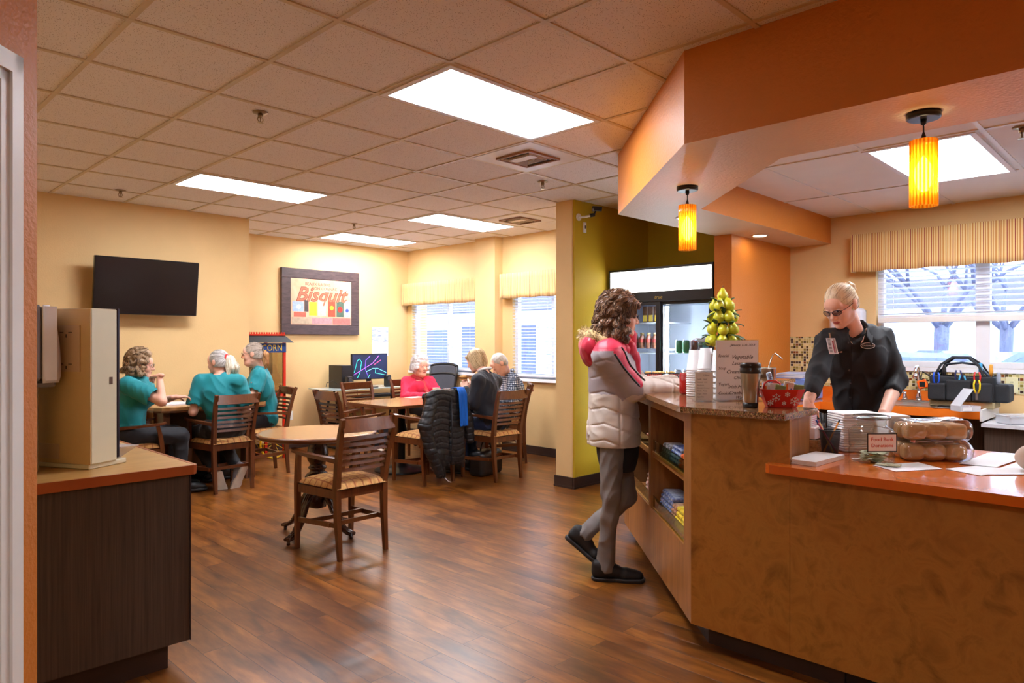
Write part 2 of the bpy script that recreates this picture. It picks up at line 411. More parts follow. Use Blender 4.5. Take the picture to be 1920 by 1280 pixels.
def tile_mat():
    m, nt, b = base('ceiling_tile'); tc = nd(nt, 'ShaderNodeTexCoord')
    v = nd(nt, 'ShaderNodeTexVoronoi', Scale=120., Randomness=1.0); nt.links.new(tc.outputs['Object'], v.inputs['Vector'])
    n = nd(nt, 'ShaderNodeTexNoise', Scale=30., Detail=2.0); nt.links.new(tc.outputs['Object'], n.inputs['Vector'])
    ad = nd(nt, 'ShaderNodeMath', operation='MULTIPLY_ADD'); ad.inputs[1].default_value = -.25; nt.links.new(n.outputs['Fac'], ad.inputs[0]); nt.links.new(v.outputs['Distance'], ad.inputs[2])
    r = ramp(nt, ad.outputs[0], [(.0, (120, 100, 86)), (.05, (150, 130, 116)), (.09, (236, 232, 234)), (1, (240, 236, 238))])
    nt.links.new(r.outputs['Color'], b.inputs['Base Color']); b.inputs['Roughness'].default_value = .9; b.inputs['Specular IOR Level'].default_value = .1
    return m
M_TILE = tile_mat(); M_KTILE = mat('kitchen_ceiling_tile', (232, 228, 224), .8, var=.02, scale=5)
M_TBAR = mat('ceiling_grid_metal', (206, 190, 164), .45, var=.04)
def stripes():
    m, nt, b = base('striped_fabric'); tc = nd(nt, 'ShaderNodeTexCoord'); sp = nd(nt, 'ShaderNodeSeparateXYZ'); nt.links.new(tc.outputs['Object'], sp.inputs[0])
    mu = nd(nt, 'ShaderNodeMath', operation='MULTIPLY'); mu.inputs[1].default_value = 1/.052; fr = nd(nt, 'ShaderNodeMath', operation='FRACT')
    nt.links.new(sp.outputs['Y'], mu.inputs[0]); nt.links.new(mu.outputs[0], fr.inputs[0])
    r = ramp(nt, fr.outputs[0], [(0, (150, 34, 26)), (.1, (236, 206, 140)), (.36, (206, 140, 66)), (.52, (236, 210, 150)), (.72, (200, 132, 60)), (.84, (236, 206, 140))], 'CONSTANT')
    nt.links.new(r.outputs['Color'], b.inputs['Base Color']); b.inputs['Roughness'].default_value = .8; b.inputs['Sheen Weight'].default_value = .2; return m
M_STRIPE = stripes()
# ---------------------------------------------------------------- shell
struct('floor', MB().box(-4, 7.2, -4, 9.5, -.1, 0), floor_mat())
# main ceiling
struct('ceiling', MB().box(-4, 6.5, -4, 8.6, HC, HC+.08), M_TILE)
X0, Y0, T = .957, 3.157, .61
lights = [(2, -1), (2, 4), (6, 4), (6, 7), (-5, -7)]   # grid cells of the 2x4 lamps
g = MB()
for i in range(-8, 10):
    x = X0+i*T; g.box(x-.012, x+.012, -4, 8.38, HC-.006, HC+.01)
for j in range(-12, 9):
    y = Y0+j*T; g.box(-4, 6.33, y-.012, y+.012, HC-.0065, HC+.01)
struct('trim_1', g, M_TBAR)
# soffit ring (orange sides, pale underside)
def soffit():
    zb = 2.30
    P = [(2.85, -4), (2.85, 1.68), (4.10, 2.95), (5.52, 2.95), (6.72, 2.95), (6.72, 2.42), (4.33, 2.42), (3.40, 1.46), (3.40, -4)]
    m = MB(); n = len(P); zt = HC+.02
    vs = [(p[0], p[1], zb) for p in P]+[(p[0], p[1], zt) for p in P]
    m.add(vs, [(0, 1, 7, 8), (1, 2, 6, 7), (2, 3, 4, 5, 6)], 1)
    m.add(vs, [(i, (i+1) % n, (i+1) % n+n, i+n) for i in range(n)], 0)
    m.add(vs, [(9, 17, 16, 10), (10, 16, 15, 11), (11, 15, 14, 13, 12)], 0)
    return m
struct('wall_soffit', soffit(), [M_ORG, M_SOF])
# kitchen ceiling
KZ = 2.54
struct('ceiling', MB().prism([(3.395, -4), (6.74, -4), (6.74, 2.425), (4.32, 2.425), (3.395, 1.47)], KZ, KZ+.05), M_KTILE)
g = MB()
for y in (2.04, 1.43, .82, -.40, -1.62): g.box(3.95 if y > 1.45 else 3.40, 6.72, y-.012, y+.012, KZ-.006, KZ+.01)
for x in (4.47, 5.69): g.box(x-.012, x+.012, -4, 2.42, KZ-.0065, KZ+.01)
struct('trim_2', g, mat('white_grid_metal', (226, 224, 222), .4, var=.03))
# walls
def wall(name, x0, x1, y0, y1, z1=HC+.05, m=M_TAN, z0=0): return struct(name, MB().box(x0, x1, y0, y1, z0, z1), m)
wall('wall_television', .2, 3.425, 7.37, 8.6)
wall('wall_back', 3.425, 6.7, 8.38, 8.6)
WX = 6.33
w = MB()   # dining window wall with two openings
for y0, y1, z0, z1 in ((4.40, 5.0, 0, 2.8), (5.0, 6.19, 0, .93), (5.0, 6.19, 2.12, 2.8), (6.19, 6.86, 0, 2.8), (6.86, 8.27, 0, .97), (6.86, 8.27, 2.12, 2.8), (8.27, 8.38, 0, 2.8)):
    w.box(WX, WX+.16, y0, y1, z0, z1)
struct('wall_window', w, M_TAN)
wall('wall_pilaster', 6.19, WX, 6.37, 6.74)
# partition and fridge alcove
struct('wall_partition', MB().box(5.10, WX, 4.20, 4.40, 0, HC), M_TAN)
struct('wall_alcove', MB().box(5.115, 6.50, 4.18, 4.20, 0, HC).box(6.36, 6.50, 2.96, 4.18, 0, HC), M_OLV)
struct('wall_column', MB().box(5.52, 6.72, 2.80, 2.96, 0, 2.30), M_ORG)
KX = 6.72
w = MB()
for y0, y1, z0, z1 in ((2.03, 2.8, 0, KZ+.1), (-1.2, 2.03, 0, 1.17), (-1.2, 2.03, 2.12, KZ+.1), (-4, -1.2, 0, KZ+.1)):
    w.box(KX, KX+.16, y0, y1, z0, z1)
struct('wall_kitchen', w, M_TAN)
wall('wall_left', .28, .455, 2.36, 7.37)
wall('wall_rear', -4.1, -4, -4, 9); wall('wall_side', -4, 6.9, -4.1, -4)
# near diagonal wall with door casing
U = Vector((cc, ss, 0)); V = Vector((ss, -cc, 0))
MW = Matrix(((U.x, V.x, 0, 0), (U.y, V.y, 0, 0), (0, 0, 1, 0), (0, 0, 0, 1)))
rr = -1.34
w = MB().box(1.80, 1.965, rr-.12, rr, 0, HC, M=MW).box(-3, 1.80, rr-.12, rr, 2.07, HC, M=MW).box(-3, .85, rr-.12, rr, 0, 2.07, M=MW)
struct('wall_entry', w, M_ORG)
w = MB()
for o, t in ((0, .012), (.012, .02), (.03, .026), (.06, .018)):
    w.box(1.893-o-.03, 1.893-o, rr, rr+t, 0, 2.16-o, M=MW); w.box(.75, 1.893-o, rr, rr+t, 2.1+.06-o-.03, 2.1+.06-o, M=MW)
w.box(1.79, 1.805, rr-.12, rr+.005, 0, 2.07, M=MW)
struct('trim_3', w, M_CASE)
struct('door_1', MB().box(.86, 1.79, rr-.09, rr-.045, .01, 2.06, M=MW), mat('cream_door', (214, 196, 160), .5, var=.03))
# baseboards
b = MB()
def bb(x0, x1, y0, y1): b.box(x0, x1, y0, y1, 0, .105).box(x0-.004, x1+.004, y0-.004, y1+.004, 0, .02)
bb(5.085, 5.10, 4.185, 4.41); bb(5.09, 5.60, 4.165, 4.18)
struct('baseboard_partition', b, M_BASE)
b = MB(); bb(WX-.014, WX, 4.40, 6.37); bb(WX-.014, WX, 6.74, 8.38); bb(6.176, 6.19, 6.36, 6.75); bb(3.44, 6.33, 8.366, 8.38)
struct('baseboard_window', b, M_BASE)
b = MB(); bb(.47, 3.425, 7.356, 7.37); bb(3.425, 3.438, 7.36, 8.38); struct('baseboard_television', b, M_BASE)
# window frames
M_VINYL = mat('white_vinyl', (240, 240, 244), .35, var=.01); M_PANE = glassmat('window_glass')
def window(n, X, y0, y1, z0, z1, mull, sill=.0):
    w = MB(); f = .05; xa, xb = X+.05, X+.11
    w.box(xa, xb, y0, y0+f, z0, z1).box(xa, xb, y1-f, y1, z0, z1).box(xa, xb, y0, y1, z0, z0+f).box(xa, xb, y0, y1, z1-f, z1)
    for y, h in mull: w.box(xa-.004, xb, y-h, y+h, z0, z1)
    w.box(X-.02-sill, X+.12, y0-.03, y1+.03, z0-.035, z0)
    o = struct('window_%d' % n, w, M_VINYL)
    p = MB().box(X+.078, X+.082, y0+f, y1-f, z0+f, z1-f).build('pane', M_PANE, o); return o
window(1, WX, 6.86, 8.27, .97, 2.12, [(7.5, .02)], .03)
window(2, WX, 5.0, 6.19, .93, 2.12, [(5.55, .02)], .03)
window(3, KX, -1.2, 2.03, 1.17, 2.12, [(1.235, .05), (.2, .05)], .0)
# ---------------------------------------------------------------- lamps
M_LAMP = mat('lamp_diffuser', (255, 255, 255), .5, var=0, emit=(244, 247, 255), es=26.)
M_LFRAME = mat('lamp_frame', (226, 222, 224), .4, var=.02)
first = None
LL = ['ceiling light panel directly above the open floor, nearest and largest', 'ceiling light panel above the three people in teal', 'ceiling light panel above the rectangular tables by the windows', 'farthest ceiling light panel, beside the back wall', 'ceiling light panel far behind the camera']
for (i, j), lb in zip(lights, LL):
    x, y = X0+i*T, Y0+j*T
    if first is None:
        first = thing('ceiling_light', lb, 'light', (x, y, HC), 0, 'ceiling light panels')
        m = MB(); 
        for a in ((.012, 1.208, .012, .045), (.012, 1.208, .565, .598), (.012, .045, .045, .565), (1.175, 1.208, .045, .565)): m.box(a[0], a[1], a[2], a[3], -.012, -.001)
        m.build('frame', M_LFRAME, first); MB().box(.045, 1.175, .045, .565, -.008, -.002).build('diffuser', M_LAMP, first)
    else: dup(first, (x, y, HC), 0, lb)
k = dup(first, (4.47, .84, KZ), 0, 'square-looking ceiling light panel inside the kitchen, behind the hanging lamp')
for c in kids(k): c.scale = (1.03, 1.0, 1)
k = dup(first, (4.47, -1.6, KZ), 0, 'ceiling light panel of the kitchen outside the right edge')
# vents
M_VENT = mat('vent_metal', (222, 216, 214), .4, var=.03); M_VDARK = mat('vent_dark', (50, 42, 38), .7)
def vent(x, y, lb, c='ceiling_vent'):
    t = thing(c, lb, 'vent', (x, y, HC), 0, 'ceiling air vents')
    m = MB().box(.015, .595, .015, .595, -.008, -.001); m.build('panel', M_VENT, t)
    m = MB()
    for a in ((.14, .47, .14, .155), (.14, .47, .455, .47), (.14, .155, .155, .455), (.455, .47, .155, .455)): m.box(a[0], a[1], a[2], a[3], -.022, -.008)
    m.build('rim', mat('vent_rim', (150, 110, 84), .5), t)
    MB().box(.155, .455, .155, .455, -.0095, -.008).build('opening', M_VDARK, t)
    m = MB()
    for k in range(6):
        o = .165+k*.021; e = .6-o+.01
        m.box(o, e, o, o+.004, -.02, -.009); m.box(o, e, e-.004, e, -.02, -.009)
        if k > 1: m.box(o, o+.004, o, e, -.02, -.009); m.box(e-.004, e, o, e, -.02, -.009)
    m.box(.22, .3, .2, .42, -.022, -.018); m.build('louvers', mat('vent_louver', (206, 186, 160), .4), t)
    return t
vent(X0+4*T, Y0, 'square ceiling vent with louvers beside the nearest light panel')
vent(X0+7*T, Y0+3*T, 'small far ceiling vent left of the partition, near the window wall')
# sprinklers
M_BRASS = mat('sprinkler_metal', (150, 132, 104), .3, .9)
sp0 = None
for x, y, z, lb in ((1.88, 3.90, HC, 'fire sprinkler in the ceiling left of the nearest light panel'), (1.98, 6.79, HC, 'fire sprinkler in the ceiling above the television'), (4.40, 6.82, HC, 'fire sprinkler in the ceiling above the framed picture'),
                    (4.35, 3.90, HC, 'fire sprinkler in the ceiling just left of the partition'), (4.58, .66, KZ, 'fire sprinkler in the kitchen ceiling at the right edge')):
    if sp0 is None:
        sp0 = thing('fire_sprinkler', lb, 'sprinkler', (x, y, z), 0, 'fire sprinklers')
        MB().lathe([(.045, -.001), (.043, -.006), (.02, -.010)], 20).build('flange', M_BRASS, sp0)
        m = MB().lathe([(.014, -.01), (.014, -.03), (.009, -.034)], 12)
        m.tube([(.012, 0, -.03), (.018, 0, -.045), (.004, 0, -.062)], .003, 6).tube([(-.012, 0, -.03), (-.018, 0, -.045), (-.004, 0, -.062)], .003, 6).lathe([(.003, -.034), (.003, -.062)], 8)
        m.build('head', M_BRASS, sp0); MB().lathe([(.017, -.062), (.018, -.064)], 12).build('deflector', M_BRASS, sp0)
    else: dup(sp0, (x, y, z), 0, lb)
# pendants
def pendant(x, y, lb):
    t = thing('pendant_lamp', lb, 'lamp', (x, y, 2.30), 0, 'amber glass pendant lamps')
    MB().lathe([(.062, 0), (.062, -.022), (.056, -.026)], 28).build('canopy', mat('pendant_black', (34, 30, 34), .35, .3), t)
    m = MB().lathe([(.012, -.026), (.010, -.045), (.003, -.05), (.003, -.075), (.009, -.095), (.011, -.115)], 14); m.build('stem', MATS['pendant_black'], t)
    n = 56; prof = []
    def fn(u, v):
        a = 2*PI*u; r = .047+.0022*math.cos(a*22); return (r*math.cos(a), r*math.sin(a), -.11-.262*v)
    MB().grid(fn, 176, 6, smooth=True, thick=.002).build('glass_shade', M_AMBER, t)
    MB().lathe([(.002, -.17), (.016, -.19), (.030, -.215), (.034, -.25), (.028, -.285), (.014, -.31), (.002, -.315)], 18).build('bulb', mat('bulb_glow', (255, 240, 215), .4, var=0, emit=(255, 232, 180), es=34.), t)
    return t
def amber():
    m = bpy.data.materials.new('amber_glass'); m.use_nodes = True; nt = m.node_tree
    for n in list(nt.nodes): nt.nodes.remove(n)
    o = nd(nt, 'ShaderNodeOutputMaterial'); tr = nd(nt, 'ShaderNodeBsdfTranslucent'); df = nd(nt, 'ShaderNodeBsdfTransparent'); gl = nd(nt, 'ShaderNodeBsdfGlossy'); gl.inputs['Roughness'].default_value = .12
    tc = nd(nt, 'ShaderNodeTexCoord'); sp = nd(nt, 'ShaderNodeSeparateXYZ'); nt.links.new(tc.outputs['Object'], sp.inputs[0])
    at_ = nd(nt, 'ShaderNodeMath', operation='ARCTAN2'); nt.links.new(sp.outputs[1], at_.inputs[0]); nt.links.new(sp.outputs[0], at_.inputs[1])
    mu = nd(nt, 'ShaderNodeMath', operation='MULTIPLY'); mu.inputs[1].default_value = 22.; nt.links.new(at_.outputs[0], mu.inputs[0])
    sn = nd(nt, 'ShaderNodeMath', operation='COSINE'); nt.links.new(mu.outputs[0], sn.inputs[0]); mr = nd(nt, 'ShaderNodeMapRange'); mr.inputs['From Min'].default_value = -1.; nt.links.new(sn.outputs[0], mr.inputs['Value'])
    r = ramp(nt, mr.outputs[0], [(0, (255, 206, 70)), (1, (226, 128, 10))]); nt.links.new(r.outputs['Color'], tr.inputs[0])
    r2 = ramp(nt, mr.outputs[0], [(0, (255, 236, 170)), (1, (255, 190, 60))]); nt.links.new(r2.outputs['Color'], df.inputs[0])
    a = nd(nt, 'ShaderNodeMixShader'); a.inputs[0].default_value = .45; b = nd(nt, 'ShaderNodeMixShader'); b.inputs[0].default_value = .06
    nt.links.new(tr.outputs[0], a.inputs[1]); nt.links.new(df.outputs[0], a.inputs[2])
    nt.links.new(a.outputs[0], b.inputs[1]); nt.links.new(gl.outputs[0], b.inputs[2]); nt.links.new(b.outputs[0], o.inputs[0]); return m
M_AMBER = amber()
pendant(3.13, .77, 'larger amber ribbed glass pendant lamp on the right, nearest the camera')
pendant(3.65, 2.13, 'amber ribbed glass pendant lamp at the corner of the soffit, left of the other')
# recessed downlights
M_CAN = mat('downlight_lens', (255, 255, 255), .4, var=0, emit=(255, 236, 205), es=26.)
d0 = thing('downlight', 'recessed round downlight behind the left pendant lamp', 'light', (4.55, 2.67, 2.30), 0, 'recessed downlights')
MB().lathe([(.075, -.001), (.075, -.005), (.055, -.007)], 28).build('trim_ring', M_LFRAME, d0)
MB().lathe([(.053, -.008), (.02, -.0085)], 24).build('lens', M_CAN, d0)
dup(d0, (5.75, 2.66, 2.30), 0, 'recessed round downlight glowing beside the orange column')
# daylight
wd = bpy.data.worlds.new('World'); S.world = wd; wd.use_nodes = True
bg = wd.node_tree.nodes['Background']
skn = nd(wd.node_tree, 'ShaderNodeTexCoord'); sep = nd(wd.node_tree, 'ShaderNodeSeparateXYZ'); wd.node_tree.links.new(skn.outputs['Generated'], sep.inputs[0])
wr = ramp(wd.node_tree, sep.outputs['Z'], [(0, (216, 228, 255)), (.5, (232, 240, 255))]); wd.node_tree.links.new(wr.outputs['Color'], bg.inputs['Color'])
bg.inputs['Strength'].default_value = 6.0
for X, y0, y1, z0, z1 in ((WX+.14, 6.86, 8.27, .97, 2.12), (WX+.14, 5.0, 6.19, .93, 2.12), (KX+.14, -1.2, 2.03, 1.17, 2.12)):
    l = bpy.data.lights.new('window_portal', 'AREA'); l.shape = 'RECTANGLE'; l.size = z1-z0; l.size_y = y1-y0; l.cycles.is_portal = True
    o = bpy.data.objects.new('window_portal', l); C.objects.link(o); o.location = (X, (y0+y1)/2, (z0+z1)/2); o.rotation_euler = (0, PI/2, 0)
# ---------------------------------------------------------------- display cabinet on the diagonal
q = math.sqrt(.5)
MD = Matrix(((-q, q, 0, 4.08), (-q, -q, 0, 2.874), (0, 0, 1, 0), (0, 0, 0, 1)))   # x: from far end (0) to near corner (1.74), y: into the cabinet
DL = 1.74
def dpt(t, y, z): return MD @ Vector((t, y, z))
t = thing('display_cabinet', 'wooden counter cabinet with open candy shelves under the granite top', 'cabinet')
m = MB()
m.box(1.61, DL, 0, .02, .10, 1.068, M=MD).box(.80, .86, 0, .02, .42, 1.01, M=MD).box(0, .12, 0, .02, .10, 1.068, M=MD)
m.box(.12, 1.61, 0, .02, 1.01, 1.068, M=MD)
m.build('face_frame', M_CAB, t)
MB().box(.12, 1.61, .001, .02, .10, .42, M=MD).build('lower_panel', M_CAB, t)
MB().box(.80, .86, .02, .40, .12, 1.06, M=MD).build('divider', M_CAB, t)
for a, b_ in ((.12, .80), (.86, 1.61)):
    MB().box(a, b_, .03, .40, .715, .745, M=MD).box(a, b_, .015, .03, .715, .75, M=MD).build('shelf', M_CAB, t)
MB().box(.10, 1.63, .02, .40, .39, .42, M=MD).build('bottom_board', M_CAB, t)
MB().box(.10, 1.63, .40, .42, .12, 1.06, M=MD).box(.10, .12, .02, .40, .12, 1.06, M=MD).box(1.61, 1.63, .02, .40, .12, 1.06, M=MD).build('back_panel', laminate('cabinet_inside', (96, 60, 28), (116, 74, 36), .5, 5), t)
M_LIP = glassmat('shelf_glass', (214, 226, 206), .12)
for a, b_, z in ((.125, .795, .42), (.865, 1.605, .42), (.125, .795, .745), (.865, 1.605, .745)):
    MB().box(a, b_, .012, .016, z, z+.075, M=MD).build('glass_lip', M_LIP, t)
    MB().box(a, b_, .008, .020, z-.004, z+.008, M=MD).build('brass_channel', mat('brass', (206, 160, 60), .3, .9), t)
m = MB().prism([(2.85, 1.19), (2.85, 1.645), (2.87, 1.66), (3.14, 1.40), (3.14, 1.232), (2.87, 1.232), (2.87, 1.19)], .10, 1.068)
m.build('front_panel', M_BURL, t)
MB().box(2.872, 3.14, 1.222, 1.2325, .885, 1.067).build('end_panel', M_CAB, t)
MB().prism([(4.10, 2.894), (4.22, 2.95), (5.45, 2.95), (5.45, 2.55), (4.30, 2.55), (3.80, 2.05)], .10, .11).box(4.22, 5.45, 2.93, 2.95, .10, 1.068).prism([(4.08, 2.874), (4.12, 2.91), (4.17, 2.935), (4.22, 2.95), (4.22, 2.92), (4.1, 2.86)], .10, 1.068).build('return_panel', M_CAB, t)
MB().prism([(2.93, 1.0), (2.93, 1.60), (4.12, 2.80), (5.45, 2.86), (5.45, 2.7), (4.2, 2.7), (3.05, 1.5), (3.05, 1.0)], 0, .10).build('toe_kick', M_BASE, t)
gr = MB().prism([(2.79, 1.20), (2.80, 1.19), (3.15, 1.19), (3.15, 1.32), (4.30, 2.25), (5.50, 2.25), (5.50, 2.975), (4.20, 2.975), (4.10, 2.96), (4.02, 2.90), (2.79, 1.665)], 1.068, 1.095)
tag(gr.build('granite_countertop', M_GRAN), 'speckled brown granite worktop on the raised part of the counter', 'countertop')
# low serving counter
t = thing('counter_base', 'long burl-patterned front of the low serving counter', 'cabinet')
MB().box(2.85, 2.87, -1.6, 1.189, .10, .85).build('front_panel', M_BURL, t)
MB().box(3.70, 3.72, -1.6, 1.40, .10, .85).box(2.87, 3.70, -1.6, -1.58, .1, .85).build('back_panel', M_DLAM, t)
MB().box(2.93, 3.66, -1.6, .995, 0, .10).box(2.918, 2.93, -1.6, .995, 0, .018).build('toe_kick', mat('toe_kick_vinyl', (34, 26, 26), .3, var=.1), t)
m = MB().prism([(2.80, 1.27), (2.785, 1.262), (2.775, 1.245), (2.775, -1.6), (3.83, -1.6), (3.83, 1.42), (3.16, 1.42), (3.16, 1.217), (2.849, 1.217), (2.849, 1.27)], .85, .885, 0, mtop=1)
t2 = m.build('orange_countertop', [M_CEDGE, M_CTOP]); tag(t2, 'glossy orange laminate worktop of the low serving counter', 'countertop')
# ---------------------------------------------------------------- kitchen side
def mosaic():
    m, nt, b = base('mosaic_tile'); tc = nd(nt, 'ShaderNodeTexCoord'); S_ = .0245
    sep = nd(nt, 'ShaderNodeSeparateXYZ'); nt.links.new(tc.outputs['Object'], sep.inputs[0])
    dv = nd(nt, 'ShaderNodeVectorMath', operation='SCALE'); dv.inputs['Scale'].default_value = 1/S_
    c2 = nd(nt, 'ShaderNodeCombineXYZ'); nt.links.new(sep.outputs['Y'], c2.inputs[0]); nt.links.new(sep.outputs['Z'], c2.inputs[1]); nt.links.new(c2.outputs[0], dv.inputs[0])
    fl = nd(nt, 'ShaderNodeVectorMath', operation='FLOOR'); fr = nd(nt, 'ShaderNodeVectorMath', operation='FRACTION'); nt.links.new(dv.outputs[0], fl.inputs[0]); nt.links.new(dv.outputs[0], fr.inputs[0])
    wn = nd(nt, 'ShaderNodeTexWhiteNoise', noise_dimensions='2D'); nt.links.new(fl.outputs[0], wn.inputs['Vector'])
    r = ramp(nt, wn.outputs['Value'], [(0, (214, 200, 138)), (.28, (196, 184, 120)), (.42, (140, 130, 62)), (.58, (88, 70, 40)), (.72, (66, 52, 46)), (.84, (128, 70, 30)), (.9, (226, 214, 160))], 'CONSTANT')
    s2 = nd(nt, 'ShaderNodeSeparateXYZ'); nt.links.new(fr.outputs[0], s2.inputs[0]); prev = None
    for k in (0, 1):
        a = nd(nt, 'ShaderNodeMath', operation='SUBTRACT'); a.inputs[1].default_value = .5; nt.links.new(s2.outputs[k], a.inputs[0])
        ab = nd(nt, 'ShaderNodeMath', operation='ABSOLUTE'); nt.links.new(a.outputs[0], ab.inputs[0])
        if prev is None: prev = ab
        else:
            mx = nd(nt, 'ShaderNodeMath', operation='MAXIMUM'); nt.links.new(prev.outputs[0], mx.inputs[0]); nt.links.new(ab.outputs[0], mx.inputs[1])
    gt = nd(nt, 'ShaderNodeMath', operation='GREATER_THAN'); gt.inputs[1].default_value = .44; nt.links.new(mx.outputs[0], gt.inputs[0])
    mm = nd(nt, 'ShaderNodeMixRGB'); mm.inputs[2].default_value = lin((216, 210, 180))+(1,); nt.links.new(gt.outputs[0], mm.inputs[0]); nt.links.new(r.outputs['Color'], mm.inputs[1])
    nt.links.new(mm.outputs[0], b.inputs['Base Color']); rg = nd(nt, 'ShaderNodeMapRange'); rg.inputs['To Min'].default_value = .12; rg.inputs['To Max'].default_value = .7
    nt.links.new(gt.outputs[0], rg.inputs['Value']); nt.links.new(rg.outputs[0], b.inputs['Roughness']); return m
o = MB().box(KX-.008, KX, 2.03, 2.80, .973, 1.436).box(KX-.008, KX, -1.5, 2.03, .973, 1.135).build('trim_4', mosaic()); o['kind'] = 'structure'
t = thing('sink_counter', 'orange laminate kitchen counter with backsplash strip under the window', 'countertop')
MB().prism([(6.09, 1.13), (6.719, 1.13), (6.719, 2.799), (5.56, 2.799), (5.56, 2.28), (6.09, 2.28)], .813, .878).build('worktop', M_CTOP, t)
MB().box(6.70, 6.7195, 1.13, 2.78, .878, .972).box(5.56, 6.70, 2.78, 2.799, .878, .972).build('backsplash_strip', M_CTOP, t)
MB().box(6.085, 6.72, 1.115, 1.13, .80, .885).build('end_cap', M_WHITE, t)
MB().box(6.50, 6.52, 1.13, 2.80, .08, .813).box(5.56, 6.09, 2.30, 2.32, .08, .813).build('back_board', M_DLAM, t)
MB().lathe([(.05, 0), (.03, .01), (.024, .02), (.024, .78), (.045, .79), (.05, .812)], 16, c=(6.2, 1.33, 0)).build('leg', M_CHROME, t)
t = thing('low_kitchen_counter', 'lower kitchen counter with grey-white top and dark ribbed front at the right edge', 'cabinet')
MB().box(6.04, 6.72, -1.5, 1.113, .765, .79).build('worktop', laminate('grey_laminate', (196, 196, 204), (214, 214, 220), .3, 20), t)
MB().box(6.08, 6.70, -1.5, 1.10, .1, .765).build('front_panel', M_DLAM, t)
MB().box(6.14, 6.70, -1.5, 1.08, 0, .1).build('toe_kick', M_BASE, t)
t = thing('sink', 'stainless steel drop-in sink in the orange counter', 'sink', (6.4, 1.62, .878))
m = MB().box(-.26, .26, -.20, -.17, 0, .006).box(-.26, .26, .25, .28, 0, .006).box(-.26, -.22, -.17, .25, 0, .006).box(.14, .26, -.17, .25, 0, .008)
m.build('rim', M_STEEL, t); MB().box(-.22, .14, -.17, .25, .0, .002).build('basin', M_STEEL, t)
t = thing('faucet', 'tall chrome gooseneck faucet with two lever handles behind the sink', 'faucet', (6.60, 1.66, .886))
m = MB().lathe([(.026, 0), (.022, .04), (.013, .07), (.012, .09)], 18).tube([(0, 0, .08), (0, 0, .24), (-.01, 0, .275), (-.04, 0, .295), (-.08, 0, .29), (-.105, 0, .262), (-.11, 0, .225)], .0115, 12)
m.lathe([(.016, -.012), (.018, .012), (.014, .03)], 12, c=(-.11, 0, .205)); m.build('spout', M_CHROME, t)
MB().box(-.03, .03, -.13, .13, -.004, .012, bev=.006).build('base_plate', M_CHROME, t)
for s in (-1, 1):
    MB().lathe([(.022, .01), (.02, .03), (.012, .06), (.013, .075)], 16, c=(0, s*.105, 0)).tube([(0, s*.105, .068), (-.02, s*.15, .075), (-.03, s*.19, .07)], [.011, .009, .006], 8).build('handle', M_CHROME, t)
# outlets
def outlet(name, lb, M, w=.07, h=.115, col=(238, 234, 226)):
    t = thing(name, lb, 'outlet'); m_ = mat('outlet_'+str(col[2]), col, .4, var=.01)
    MB().box(-w/2, w/2, -h/2, h/2, 0, .006, M=M, bev=.002).build('cover_plate', m_, t)
    for s in (-1, 1):
        MB().lathe([(.017, 0), (.016, .003)], 16, M=M @ Matrix.Translation((0, s*.021, .006))).build('socket', m_, t)
        MB().box(-.007, -.005, s*.021-.004, s*.021+.006, .0085, .0095, M=M).box(.005, .007, s*.021-.004, s*.021+.006, .0085, .0095, M=M).build('slot', M_DARK, t)
outlet('wall_outlet', 'white wall outlet low on the back wall beside the popcorn machine', face(4.445, 8.38, .43, 0, -1))
outlet('wall_outlet', 'cream wall outlet set in the mosaic backsplash right of the tool bag', face(KX-.008, 1.03, 1.045, -1, 0), .08, .125, (226, 222, 180))
# ---------------------------------------------------------------- refrigerator
M_FBLK = mat('fridge_black', (32, 31, 36), .35, var=.05); M_FIN = mat('fridge_liner', (214, 218, 228), .4, var=.01)
t = thing('beverage_refrigerator', 'black two-door glass drinks refrigerator with lit sign panel on top', 'refrigerator', (5.62, 3.02, 0))
W = 1.13; D = .68
MB().box(.03, D, 0, .03, .1, 2.09).box(.03, D, W-.03, W, .1, 2.09).box(D-.03, D, .03, W-.03, .1, 2.09).box(.03, D, .03, W-.03, 1.76, 1.8).box(0.03, D, .03, W-.03, .1, .35).box(.03, D, 0, W, 2.075, 2.09).box(.1, D-.05, .05, W-.05, 0, .1).build('cabinet', M_FBLK, t)
MB().box(.06, D-.031, .03, .034, .35, 1.76).box(.06, D-.031, W-.034, W-.03, .35, 1.76).box(D-.034, D-.03, .03, W-.03, .35, 1.76).box(.06, D-.03, .03, W-.03, .35, .354).box(.06, D-.03, .03, W-.03, 1.756, 1.76).build('liner', M_FIN, t)
MB().box(-.01, .03, 0, W, 1.845, 1.86).box(-.01, .03, 0, W, 2.07, 2.09).box(-.01, .03, 0, .015, 1.86, 2.07).box(-.01, .03, W-.015, W, 1.86, 2.07).build('sign_frame', M_FBLK, t)
MB().box(0.0, .03, .015, W-.015, 1.86, 2.07).build('lit_sign', mat('lit_sign', (255, 255, 255), .4, var=0, emit=(252, 255, 250), es=2.6), t)
MB().box(-.012, .03, 0, W, 1.765, 1.845).build('fascia', M_FBLK, t)
text('true', .05, face(-.0125, .56, 1.805, -1, 0), mat('gold_letter', (190, 160, 70), .4, .5), t, 'lettering', shear=.3)
